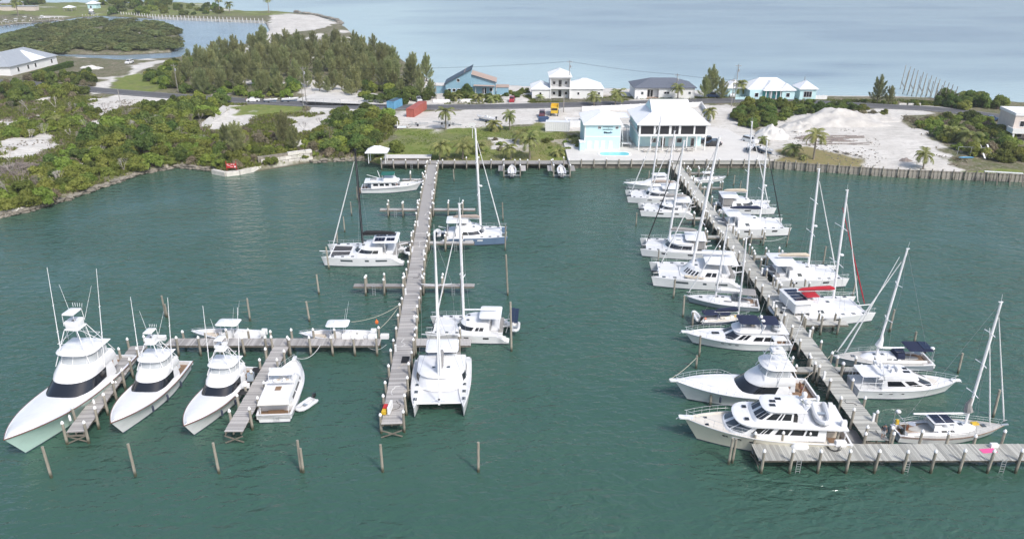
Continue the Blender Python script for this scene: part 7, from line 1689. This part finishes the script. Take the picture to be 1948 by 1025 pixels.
def car(label, x, y, rz, m, kind='sedan', z=2.02, name='parked_car'):
    t = thing(name, label, 'car', (x, y, z), rz, 'parked cars')
    # side profile lofted across the width
    if kind == 'sedan': prof = [(-2.1,.45),(-2.15,.75),(-1.95,.95),(-1.3,1.0),(-.75,1.42),(.35,1.45),(1.0,1.02),(1.95,.88),(2.15,.65),(2.12,.4)]; gl = [(-1.22,1.02),(-.75,1.36),(.33,1.39),(.9,1.04)]
    elif kind == 'suv': prof = [(-2.2,.5),(-2.25,1.0),(-2.1,1.15),(-1.95,1.75),(-1.6,1.82),(.5,1.8),(1.1,1.2),(2.05,1.05),(2.25,.8),(2.2,.45)]; gl = [(-2.0,1.2),(-1.88,1.68),(.48,1.7),(1.0,1.22)]
    else: prof = [(-2.5,.6),(-2.5,1.05),(-.75,1.05),(-.7,1.75),(.3,1.78),(.85,1.2),(2.1,1.1),(2.35,.85),(2.3,.5)]; gl = [(-.62,1.2),(-.6,1.66),(.3,1.68),(.75,1.22)]
    prof = prof+[(prof[-1][0], .3), (prof[0][0], .3)]; W = .88
    rs = []
    for yy, f, dz in ((-W,.97,0), (-W*.96,1,.0), (-W*.7,1,.01), (W*.7,1,.01), (W*.96,1,.0), (W,.97,0)):
        rs.append([(a*f, yy*(1 if b < 1.05 else .84), b) for a, b in prof])
    MB().rings(rs, True, True, True).build('body', m, t, True, 30)
    for s in (1,-1):
        MB().rings([[(a, s*(W*.845 if b > 1.1 else W*.93)+s*.02, b) for a, b in gl], [(a*.99, s*(W*.80 if b > 1.1 else W*.88), b) for a, b in gl]], True, True, True).build('side_window', 'glass_dark', t)
    a, b = gl[-1], gl[-2]; MB().poly([(a[0]+.08,-W*.78,a[1]+.02),(a[0]+.08,W*.78,a[1]+.02),(b[0]+.08,W*.68,b[1]+.05),(b[0]+.08,-W*.68,b[1]+.05)]).build('windscreen', 'glass_dark', t)
    a, b = gl[0], gl[1]; MB().poly([(a[0]-.08,-W*.78,a[1]+.02),(b[0]-.08,-W*.68,b[1]+.05),(b[0]-.08,W*.68,b[1]+.05),(a[0]-.08,W*.78,a[1]+.02)]).build('rear_window', 'glass_dark', t)
    for x_ in (-1.35, 1.35):
        for s in (1,-1): link('wheel', WH[.33], t, (x_, s*.82, .33))
    for s in (1,-1): MB().box((2.14, s*.6, .72), (.08,.3,.14)).build('headlight', 'lamp_glass', t); MB().box((-2.18, s*.65, .85), (.08,.2,.16)).build('tail_light', 'red_paint', t)
    return t
def car_px(label, u, v, rz, m, kind='sedan'):
    p = G(u, v, 2.1); return car(label, p.x, p.y, rz, m, kind, zat(p.x, p.y)+.03 if NO_ROAD(p.x, p.y, 8) else 2.12)
car_px('dark maroon car parked beside the yellow truck', 1031, 222, R(-95), 'car_maroon', 'suv')
car_px('red car in the drive left of the two-storey house', 974, 192, R(-95), 'car_red', 'suv')
car_px('silver SUV parked by the road near the red container', 796, 193, R(-70), 'car_silver', 'suv')
car_px('dark blue car parked beside the lone casuarina', 1356, 186, R(-20), 'car_blue', 'suv')
car_px('white car beside the aqua cottage', 1392, 184, R(-100), 'car_white', 'suv')
car('black pickup parked under the restaurant eaves', 51.0, 195.5, R(185), 'car_black', 'pickup', 2.02); car('dark grey car right of the restaurant', 51.6, 192.6, R(180), 'car_black', 'sedan', 2.02)
car_px('white SUV parked on the pavement above the sheet-pile wall', 1427, 269, R(-60), 'car_white', 'suv'); car_px('black car beside the covered boat on the pavement', 1441, 285, R(-75), 'car_black', 'sedan')
car_px('white car on the gravel by the canal', 246, 119, R(-95), 'car_white', 'suv'); car_px('dark teal car before the pale house at right', 1885, 230, R(-8), 'car_blue', 'sedan')
car_px('white car under the trees by the fence', 482, 194, R(10), 'car_white', 'sedan')
# boats on trailers
def trailer_boat(label, u, v, rz, L=6.0, **k):
    p = G(u, v, 2); t = center_console(label, (p.x, p.y), rz, L, False, z=2.75, motors=1, group='boats on trailers', white_motor=False)
    f = MB(); f.bar((-L*.4,.5,-.35), (L*.45,.15,-.35), .1).bar((-L*.4,-.5,-.35), (L*.45,-.15,-.35), .1).bar((L*.4,0,-.35), (L*.65,0,-.35), .1)
    f.build('trailer', 'galvanised', t)
    for s in (1,-1): link('wheel', WH[.33], t, (-.6, s*1.0, -.40))
    return t
trailer_boat('white covered boat on a trailer at the pavement edge', 1427, 288, R(-110), 5.6); trailer_boat('white boat on a trailer in the sand yard', 925, 232, R(150), 6.5)
trailer_boat('small boat on a trailer beside the black car', 1458, 293, R(-70), 5.0); trailer_boat('boat hull stored under the trees by the fence', 553, 195, R(10), 5.5)
t = trailer_boat('old hull with brown cover under the trees', 516, 196, R(5), 4.5)
# bare steel frames, jetski-like bits
def frame_rack(label, u, v, rz, s=1.0):
    p = G(u, v, 2); t = thing('boat_trailer', label, 'trailer', (p.x, p.y, 2.05), rz, 'empty trailers'); L = 5.5*s
    for y in (.8, -.8): MB().bar((-L/2, y, .5), (L/2, y*.3, .5), .1, .14).build('rail', 'galvanised', t); link('wheel', WH[.33], t, (-.6, y*1.3, .33))
    for x in (-2, -.8, .6): MB().bar((x, -.8, .5), (x, .8, .5), .08).build('cross_member', 'galvanised', t)
    for x in (-2, .2): MB().bar((x, .5, .5), (x, .7, 1.3), .07).bar((x, -.5, .5), (x, -.7, 1.3), .07).build('bunk_post', 'galvanised', t)
frame_rack('empty galvanised boat trailer left of the first palm', 797, 239, R(20)); frame_rack('empty boat trailer right of the first palm', 862, 240, R(-25)); frame_rack('second empty trailer behind the first palm', 840, 236, R(160))
p = G(764,243,2); t = thing('scrap_tank', 'broken white tank lying at the edge of the yard', 'tank', (p.x, p.y, 2.0), R(10)); MB().prism([(-1.3,-.8),(1.3,-.8),(1.3,.8),(-1.3,.8)], .0, .25).build('base', 'gelcoat', t); MB().box((-1.1,0,1.0), (.25,1.5,1.7)).build('end_plate', 'gelcoat', t)
p = G(1033,232,2); t = thing('waste_skip', 'dark blue open waste skip beside the white container', 'skip', (p.x, p.y, 2.0), R(15)); MB().rings([[(-1.1,-.7,.1),(1.1,-.7,.1),(1.1,.7,.1),(-1.1,.7,.1)], [(-1.6,-.95,1.4),(1.6,-.95,1.4),(1.6,.95,1.4),(-1.6,.95,1.4)], [(-1.5,-.85,1.4),(1.5,-.85,1.4),(1.5,.85,1.4),(-1.5,.85,1.4)], [(-1.05,-.6,.25),(1.05,-.6,.25),(1.05,.6,.25),(-1.05,.6,.25)]], True, True, True).build('tub', 'car_blue', t); MB().box((0,0,.06), (1.6,1.2,.12)).build('skid', 'trim_dark', t)
p = G(1090,240,2); t = thing('plant_enclosure', 'white open-topped plant enclosure beside the aqua office', 'enclosure', (p.x, p.y, 2.0)); W_ = 4.2
for a in ((0,-2,W_,.2),(0,2,W_,.2),(-W_/2,0,.2,4),(W_/2,0,.2,4)): MB().box((a[0],a[1],1.0), (a[2],a[3],2.0)).build('panel', 'wall_white', t)
for x in (-1,.3,1.3): MB().box((x,0,.9), (.9,.9,1.6)).build('air_unit', 'galvanised', t)
# basketball hoop on the lawn
p = G(899,264,1.7); t = thing('basketball_hoop', 'white basketball backboard on a pole on the lawn', 'basketball hoop', (p.x, p.y, zat(p.x, p.y)), R(-8))
MB().tube([(0,0,-.1),(0,0,3.4)], .09, 8).build('pole', 'alu_white', t); MB().rings([[(x, y_, 3.6+z) for x, z in [(.95*math.cos(a), .75*math.sin(a)) for a in [2*math.pi*i/20 for i in range(20)]]] for y_ in (-.35,-.30)], True, True, True).build('backboard', 'gelcoat', t)
MB().tube([(.23*math.cos(a), -.62+.23*math.sin(a), 3.25) for a in [2*math.pi*i/16 for i in range(17)]], .02, 5).bar((0,-.3,3.25),(0,-.4,3.25),.06).build('hoop', 'black_rubber', t)
MB().bar((0,0,3.3),(0,-.32,3.6),.08).build('bracket', 'trim_dark', t)
# utility poles and wires
POLES = [(339,176,122,'leaning utility pole by the road at left'),(583,197,127,'utility pole beside the gravel drive'),(830,192,158,'short utility pole left of the blue-grey house'),(1082,187,115,'tall utility pole before the two-storey house'),(1072,214,175,'thin pole behind the yellow truck'),(1285,187,140,'utility pole before the dark-roofed house'),(1397,196,122,'tall utility pole left of the aqua cottage'),(1391,203,150,'thin pole at the road before the aqua cottage'),(1526,184,146,'leaning pole before the aqua cottage annex'),(229,196,170,'thin leaning pole on the sandy ground at left'),(577,202,165,'thin lamp pole at the fence corner')]
tops = {}
for u, v0, v1, lb in POLES:
    p = G(u, v0, 2.1); b1 = (v1-512.5)/FOC; h = CAM_H-p.y*(ST+b1*CT)/(CT-b1*ST)-2.0
    t = thing('utility_pole', lb, 'pole', (p.x, p.y, 2.0), 0, 'utility poles'); MB().tube([(0,0,-.3),(0,0,h)], .15, 7, .09).build('pole', 'pole_wood', t)
    if h > 7:
        MB().box((0,0,h-.6), (1.8,.1,.12)).build('cross_arm', 'pole_wood', t); MB().lathe([(.22,0),(.25,.1),(.25,.7),(.2,.8)], (.3,0,h-2.4), 8).build('transformer', 'galvanised', t)
        for x in (-.8,0,.8): MB().lathe([(.05,0),(.05,.2)], (x,0,h-.55), 6).build('insulator', 'cap_white', t)
        tops[u] = Vector((p.x, p.y, 2+h-.4))
us = sorted(tops)
for a, b in zip(us[:-1], us[1:]):
    A, B = tops[a], tops[b]
    for k, off in enumerate((-.7, 0, .7)):
        pts = []
        for i in range(17):
            f = i/16; q = A.lerp(B, f); pts.append((q.x, q.y+off, q.z-(B-A).length*.012*4*f*(1-f)))
        tag(MB().tube(pts, .013, 4).build('power_line', 'black_rubber'), f'{["near","middle","far"][k]} strand of wire between the poles at {"the far left" if a < 400 else "the grove" if a < 700 else "the two-storey house" if a < 1200 else "the aqua cottage"}', 'wire', 'overhead wires')
# chain-link fence
def chain_fence(label, pts, h=2.0, z=2.1):
    t = thing('chain_link_fence', label, 'fence', (0,0,0))
    for a, b in zip(pts[:-1], pts[1:]):
        a = Vector(a); b = Vector(b); L = (b-a).length; n = max(1, round(L/3))
        for i in range(n+1):
            q = a.lerp(b, i/n); MB().tube([(q.x,q.y,z-.1),(q.x,q.y,z+h)], .04, 5).build('post', 'galvanised', t)
        MB().bar((*a, z+h-.03), (*b, z+h-.03), .05).build('top_rail', 'galvanised', t)
        mb = MB(); m_ = int(L/.35)
        for i in range(m_):
            f0, f1 = i/m_, (i+1)/m_
            for k in range(5): mb.bar((*a.lerp(b, f0), z+k*h/5), (*a.lerp(b, f1), z+(k+1)*h/5), .012).bar((*a.lerp(b, f1), z+k*h/5), (*a.lerp(b, f0), z+(k+1)*h/5), .012)
        tag(mb.build('wire_mesh', 'galvanised', t), kind='stuff')
chain_fence('chain-link fence along the near side of the gravel drive', [G2(577,203,2.1), G2(585,200,2.1), G2(648,201,2.1)]); chain_fence('chain-link fence left of the blue container', [G2(683,203,2.1), G2(735,203,2.1)])
# sand heaps
def heap(label, u, v, rx, ry, h, seed, m='sand_pile', name='sand_heap'):
    p = G(u, v, 2.0); n = 34; xs = np.linspace(-1, 1, n); X, Y = np.meshgrid(xs, xs); r = np.sqrt(X**2+Y**2)*(1+.35*(vnoise(X*5+seed*9, Y*5, 1.6, seed)-.5))
    Z = h*np.clip(1-r**1.3, 0, 1)*(.72+.6*vnoise(X*6+9, Y*6+seed, 1.3, seed+3))+.35*h*np.clip(1-r, 0, 1)*(vnoise(X*16, Y*16, 1.2, seed+5)-.5); Z = np.where(r > 1, -.3, Z)
    V = np.stack([X.ravel()*rx, Y.ravel()*ry, Z.ravel()], 1); i = (np.arange(n-1)[:, None]*n+np.arange(n-1)[None]).ravel()
    o = link(name, np_mesh(name, V, np.stack([i, i+1, i+n+1, i+n], 1), m, True), None, (p.x, p.y, zat(p.x, p.y)-.02)); return tag(o, label, 'heap')
heap('large grey-white sand heap at the back of the sand lot', 1590, 233, 14.5, 8.0, 3.5, 1); heap('long low end of the sand heap to the right', 1660, 228, 8.0, 5.0, 1.8, 2); heap('bright white sand heap beside the pavement', 1468, 258, 4.6, 4.5, 3.0, 3, 'concrete_pale')
heap('low pale sand heap on the left side of the lot', 1520, 245, 6, 4.5, 1.8, 4); heap('small white sand heap by the canal gravel', 170, 130, 5, 3, 1.3, 5, 'concrete_pale')
heap('small brown soil heap on the sand lot', 1723, 302, 1.6, 1.1, .7, 6, 'dead_wood', 'soil_heap'); heap('brown brush heap on the sand lot', 1535, 262, 3.4, 1.5, .8, 7, 'dead_wood', 'brush_mound'); heap('smaller brown brush heap on the sand lot', 1595, 267, 2.2, 1.2, .7, 8, 'dead_wood', 'brush_mound')
mb = MB()
for i in range(40):
    p = G(random.uniform(1535,1640), random.uniform(258,274), 2.0); a = random.uniform(-.6,.6); l = random.uniform(.8,3.5); z = zat(p.x, p.y)+.08
    mb.bar((p.x-l*math.cos(a), p.y-l*math.sin(a)*.4, z), (p.x+l*math.cos(a), p.y+l*math.sin(a)*.4, z+.1), random.uniform(.08,.25), .12)
tag(mb.build('timber_debris', 'dead_wood'), 'scattered old timbers on the sand lot', 'debris', kind='stuff')
# unfinished dock posts in the sea at right
t = thing('unfinished_pier', 'rows of bare tall dock posts standing in the sea at right', 'pier', (0,0,0)); k = 0
for r in range(2):
    for i in range(13):
        u0 = 1712+i*8.4+r*5; v0 = 170+i*2.1+r*9; p = G(u0, v0, 0); h = 8.8-i*.28-r*.6
        o = link('post', pile_mesh(h, .13, 1.5), t, (p.x, p.y, 0)); o.rotation_euler = (random.uniform(-.03,.03), random.uniform(.02,.09), 0)
for i in range(12):
    a = G(1712+i*8.4, 170+i*2.1, 0); b = G(1717+i*8.4, 179+i*2.1, 0)
    if i % 2 == 0: MB().bar((a.x, a.y, 2.8), (b.x, b.y, 2.6), .15, .25).build('cross_beam', 'beam_wood', t)
for u0, u1, lb in [(1710,1724,'left pale beam lying at the roadside'),(1727,1751,'right pale beam lying at the roadside')]:
    a, b = G(u0,200,2.2), G(u1,200,2.2); tag(MB().box(((a.x+b.x)/2, (a.y+b.y)/2, 2.45), ((b-a).length, .5, .6), 0, .98, .9).build('roadside_beam', 'concrete_pale'), lb, 'beam')
# red sign on the left shore, debris, docks at the right end
p = G(439,326,1.2); t = thing('red_sign', 'red sign board with pale lettering on the left shore', 'sign', (p.x, p.y+.8, 1.2))
MB().box((0,0,1.1), (2.4,.08,1.1)).build('board', 'red_paint', t)
for s in (-1.15,1.15): MB().box((s,.06,1.1), (.1,.1,2.2)).build('post', 'red_paint', t)
mb = MB()
for x, w in ((-.8,.4),(.1,.4),(.6,.35)): mb.box((x,-.06,1.42), (w,.03,.13))
mb.box((-.5,-.06,1.15), (.7,.03,.08)).box((.85,-.06,.9), (.35,.03,.35)).box((.1,-.06,.85), (.6,.03,.08)); tag(mb.build('lettering', 'cap_white', t), kind='stuff')
t = thing('dock_rail', 'white-topped timber rail structure at the right end of the sheet-pile wall', 'dock', (0,0,0)); a, b = G(1873,326,2.6), G(1946,330,2.6)
MB().bar(a, b, .5, .15).build('top_beam', 'cap_white', t)
for i in range(4): q = a.lerp(b, i/3); MB().bar((q.x, q.y, 2.55), (q.x-.3, q.y-1.6, -.5), .2).build('post', 'beam_wood', t)
t = thing('storage_rack', 'bare metal storage frame at the right edge of the sand lot', 'rack', (*G2(1845,297,1.8), 1.8), R(-8))
for x in (-3,0,3): MB().tube([(x,0,0),(x,0,2.2)], .05, 5).build('upright', 'galvanised', t)
MB().bar((-3,0,2.2),(3,0,2.2),.08).build('top_bar', 'galvanised', t)
p = G(1838,301,1.7); tag(MB().ell((0,0,.15), (2.0,.4,.15), 12, 5).build('paddle_board', 'container_blue', loc=(p.x, p.y, zat(p.x,p.y))), 'blue and white board lying on the grass at right', 'board')
p = G(1873,298,1.8); t = thing('ramp', 'pair of white metal ramps leaning by the right thicket', 'ramp', (p.x, p.y, 1.8))
for s in (-.9,.9): MB().bar((s,-1.8,.0),(s+.6,2.5,2.4),.35,.1).build('track', 'alu_white', t)
# ------------------------------------------------------------------ things on the docks
def pedestal(label, x, y):
    t = thing('power_pedestal', label, 'pedestal', (x, y, DZ), 0, 'dock power pedestals'); MB().box((0,0,.45), (.26,.26,.9), 0, .85, .85).build('case', 'cap_white', t); MB().box((0,0,.95), (.3,.3,.1), 0, .7, .7).build('hood', 'cap_white', t)
names = ['first','second','third','fourth','fifth','sixth','seventh','eighth']
for i, v in enumerate((340,372,430,486,560,612,668)):
    p = G(800, v, DZ); s = 1 if i % 2 else -1; pedestal(f'{names[i]} white power pedestal from the shore on the centre pier', pier_x(p.y)+s*.95, p.y)
for i, v in enumerate((352,400,462,520,585,640,720,800)):
    p = G(1400, v, DZ); s = 1 if i % 2 else -1; pedestal(f'{names[i]} white power pedestal from the shore on the right pier', 38.8+s*1.05, p.y)
def dock_box(label, x, y, rz=0.0, z=DZ, s=1.0):
    t = thing('dock_box', label, 'box', (x, y, z), rz, 'dock boxes'); MB().box((0,0,.28*s), (1.1*s,.55*s,.5*s)).build('case', 'cap_white', t); MB().box((0,0,.58*s), (1.16*s,.6*s,.12*s), 0, .9, .85).build('lid', 'cap_white', t)
for u, v, lb in [(683,647,'left white dock box on the side dock by the centre pier'),(708,647,'middle white dock box on the side dock'),(731,647,'right white dock box on the side dock'),(658,647,'white dock box beside the hard-top console boat'),(305,650,'white dock box at the left end of the side dock')]:
    p = G(u, v, DZ); dock_box(lb, p.x, p.y+.5)
p = G(478,720,DZ); t = thing('dock_step', 'dark grey boarding steps on the dock beside the third sport-fisher', 'steps', (p.x, p.y, DZ), R(-80)); MB().box((0,0,.3), (1.2,.7,.6)).build('base', 'gelcoat_grey', t); MB().box((.3,0,.75), (.6,.7,.3)).build('upper_step', 'gelcoat_grey', t)
p = G(468,737,DZ); dock_box('small white box beside the dark boarding steps', p.x, p.y, R(10), s=.8)
p = G(462,748,DZ); t = thing('fender_pile', 'dark fenders lying on the dock by the third sport-fisher', 'fenders', (p.x, p.y, DZ+.12))
for dy in (-.3,.1,.5): MB().ell((0,dy,0), (.55,.16,.14), 10, 6).build('fender', 'black_rubber', t, True)
def mat_rug(label, u, v, sx, sy, rz, m='canvas_black'):
    p = G(u, v, DZ); tag(MB().box((0,0,.012), (sx,sy,.02)).build('dock_mat', m, loc=(p.x, p.y, DZ+.008), rz=rz), label, 'mat')
mat_rug('black mat lying on the centre pier', 771, 684, .95, 1.7, 0); mat_rug('dark mat on the narrow dock by the flybridge yacht', 487, 704, 1.0, 1.3, 0); mat_rug('left black mat on the finger dock behind the bows-on catamaran', 826, 652, 1.3, .8, 0); mat_rug('right black mat on the finger dock behind the bows-on catamaran', 858, 652, 1.5, .8, 0)
mat_rug('bright pink towel lying on the near right dock', 1880, 857, 1.6, .7, .1, 'pink_fabric')
p = G(736,780,DZ); t = thing('equipment_cart', 'red and yellow pump cart at the near end of the centre pier', 'cart', (p.x, p.y, DZ), R(85))
MB().box((0,.1,.35), (.8,.5,.5)).build('engine', 'red_paint', t); MB().box((-.75,.1,.3), (.6,.5,.4)).build('fuel_tank', 'yellow_paint', t); MB().box((-.2,-.45,.55), (1.6,.25,.9)).build('hose_cabinet', 'cap_white', t)
for x in (-.7,.3): link('wheel', WH[.33], t, (x, .5, .33), 0, .7)
p = G(718,630,DZ); tag(MB().ell((0,0,0), (.24,.24,.3), 10, 6).tube([(0,0,.3),(0,0,.45)], .05, 6).build('mooring_ball', 'orange_plastic', loc=(p.x, p.y, DZ+1.4)), 'orange float on top of a piling by the side dock', 'float')
p = G(1522,851,DZ); t = thing('upturned_dinghy', 'white upturned dinghy on the near right dock', 'dinghy', (p.x, p.y+.1, DZ)); MB().ell((0,0,0), (.95,.5,.5), 14, 6, 0).build('hull', 'canvas_white', t, True)
p = G(1585,852,DZ); t = thing('hose_coil', 'coil of dark hose on the near right dock', 'hose', (p.x, p.y, DZ)); MB().tube([((.4+.01*i)*math.cos(i*.5), (.4+.01*i)*math.sin(i*.5), .03+.004*i) for i in range(40)], .03, 5).build('coil', 'black_rubber', t)
p = G(1600,851,DZ); dock_box('white dock box on the near right dock by the cream yacht', p.x, p.y+.3, 0)
p = G(1890,850,DZ); dock_box('small white box near the pink towel', p.x, p.y, 0, s=.7)
# drooping lines
def rope(label, a, b, sag, r=.03, m='rope'):
    a = Vector(a); b = Vector(b); pts = []
    for i in range(15): f = i/14; q = a.lerp(b, f); q.z -= sag*4*f*(1-f); pts.append(q)
    tag(MB().tube(pts, r, 5).build('mooring_line', m), label, 'rope', 'mooring lines')
def RP(label, p, zp, q, zq, sag, **k): rope(label, G(*p, zp), G(*q, zq), sag, **k)
RP('slack line from the hard-top console boat to the centre pier', (705,636), 1.0, (757,585), 2.2, .5); RP('second slack line from the console boat stern', (668,612), 2.0, (762,578), 2.4, .6)
RP('white line looped below the side dock by the flybridge bow', (563,680), 2.0, (610,655), 1.6, .9, m='cap_white'); RP('white line looped below the side dock right', (690,652), 1.6, (735,655), 1.6, .9, m='cap_white')
RP('line from the bows-on catamaran to the pier', (768,745), 1.7, (790,735), 1.4, .1); RP('stern line of the cream yacht to the right pier', (1580,770), 1.5, (1608,700), 2.0, .8, m='black_rubber'); RP('bow line of the large convertible to the piling', (1272,722), 2.4, (1325,680), 2.6, .3)
RP('long line from the grey sloop bow to the right pier', (1590,665), 1.6, (1530,720), 2.0, .3); RP('line from the near right sloop stern to the dock', (1705,820), 1.2, (1690,850), 1.6, .2); RP('slack line along the second catamaran right of the pier', (1440,455), .8, (1496,450), 1.6, .6, m='cap_white')
RP('line from the black-masted catamaran to the dock', (768,480), 1.6, (790,468), 2.0, .1); RP('line from the blue-hulled catamaran to the tall piling', (962,455), 1.6, (964,440), 2.5, .1)
# hand-built figure on the right pier
def person(label, x, y, z, rz, h=1.75, shirt='shirt_dark', shorts='shirt_white'):
    t = thing('person', label, 'person', (x, y, z), rz); s = h/1.75
    me = bpy.data.meshes.new('body'); V = [(0,0,.95),(0,0,1.15),(0,0,1.40),(.02,0,1.52),(.05,0,1.62),(.06,0,1.70)]; E = [(0,1),(1,2),(2,3),(3,4),(4,5)]; Rr = [.15,.14,.15,.06,.095,.07]
    for sd in (1,-1):
        b = len(V); V += [(0,sd*.10,.88),(.04*sd,sd*.11,.48),(.02-.06*sd,sd*.11,.09),(.13-.06*sd,sd*.12,.05)]; Rr += [.10,.065,.045,.04]; E += [(0,b),(b,b+1),(b+1,b+2),(b+2,b+3)]
        b = len(V); V += [(0,sd*.19,1.40),(-.03+.06*sd,sd*.25,1.12),(.08+.08*sd,sd*.24,.90),(.11+.08*sd,sd*.24,.81)]; Rr += [.06,.048,.036,.03]; E += [(2,b),(b,b+1),(b+1,b+2),(b+2,b+3)]
    me.from_pydata([(a*s, b_*s, c*s) for a, b_, c in V], E, []); o = link('body', me, t); me.materials.append(MATS['skin']); me.materials.append(MATS[shirt])
    o.modifiers.new('skin', 'SKIN'); sk = me.skin_vertices[0].data
    for i, r in enumerate(Rr): sk[i].radius = (r*s, r*s)
    sk[0].use_root = True; m_ = o.modifiers.new('sub', 'SUBSURF'); m_.levels = 2; m_.render_levels = 2
    def tubepart(nm, pts, rr, m): MB().tube([(a*s, b_*s, c*s) for a, b_, c in pts], [q*s for q in rr], 10).build(nm, m, t, True)
    tubepart('shirt', [(0,0,.92),(0,0,1.1),(0,0,1.32),(0,0,1.46)], [.175,.165,.185,.10], shirt)
    for sd in (1,-1): tubepart('shorts', [(0,sd*.07,.97),(.02*sd,sd*.10,.75),(.03*sd,sd*.11,.55)], [.13,.125,.105], shorts); tubepart('sleeve', [(0,sd*.15,1.42),(0,sd*.21,1.34),(-.02+.04*sd,sd*.245,1.18)], [.085,.08,.065], shirt)
    MB().ell((.045*s,0,1.68*s), (.105*s,.09*s,.085*s), 10, 5, -.2).build('hair', 'trim_dark', t, True)
    return t
p = G(1679,832,DZ); person('person in dark top and light shorts standing on the right pier', p.x, p.y, DZ, R(-110))
# gravel drive and parking sheets
for nm, px in (('gravel_drive', [(592,166),(640,176),(735,186),(760,202),(585,200),(560,190),(600,178)]),):
    tag(MB().prism(W2(px, 2.3), 2.0, 2.30).build('gravel_drive', 'gravel_white'), kind='structure')

# hoses and spare lines left lying on the piers
def squiggle(label, x, y, n, m='cap_white', r=.025):
    a = random.uniform(0, 6); px_, py_ = 0.0, 0.0; pts = []
    for i in range(n):
        pts.append((px_, py_, .03)); a += random.uniform(-.9, .9); px_ = max(-.8, min(.8, px_+.18*math.cos(a))); py_ += .18*math.sin(a)
    tag(MB().tube(pts, r, 5).build('dock_hose', m, loc=(x, y, DZ)), label, 'hose', 'hoses lying on the piers')
for i, v in enumerate((352,410,470,530,590,660,700,735,762)):
    p = G(800, v, DZ); squiggle(f'{names[i] if i < 8 else "nearest"} loose hose from the shore on the centre pier', pier_x(p.y)+random.uniform(-.4,.4), p.y, 16, random.choice(('cap_white','rope','black_rubber')))
for i, v in enumerate((360,430,500,560,620,690,760,820)):
    p = G(1400, v, DZ); squiggle(f'{names[i]} loose hose from the shore on the right pier', 38.8+random.uniform(-.4,.4), p.y, 16, random.choice(('cap_white','rope','black_rubber')))
# thin sea haze over the whole place
hz = MB().box((0, 1700, 24.7), (6400, 4200, 53.4)).build('haze', None); tag(hz, 'thin pale sea haze over the whole place', 'haze', kind='stuff')
hm = bpy.data.materials.new('haze'); hm.use_nodes = True; hn = hm.node_tree; hn.nodes.clear(); ho = hn.nodes.new('ShaderNodeOutputMaterial'); hv = hn.nodes.new('ShaderNodeVolumePrincipled')
hv.inputs['Density'].default_value = .00020; hv.inputs['Color'].default_value = (.92, .95, 1.0, 1); hv.inputs['Anisotropy'].default_value = .2; hn.links.new(hv.outputs[0], ho.inputs['Volume']); hz.data.materials.append(hm)
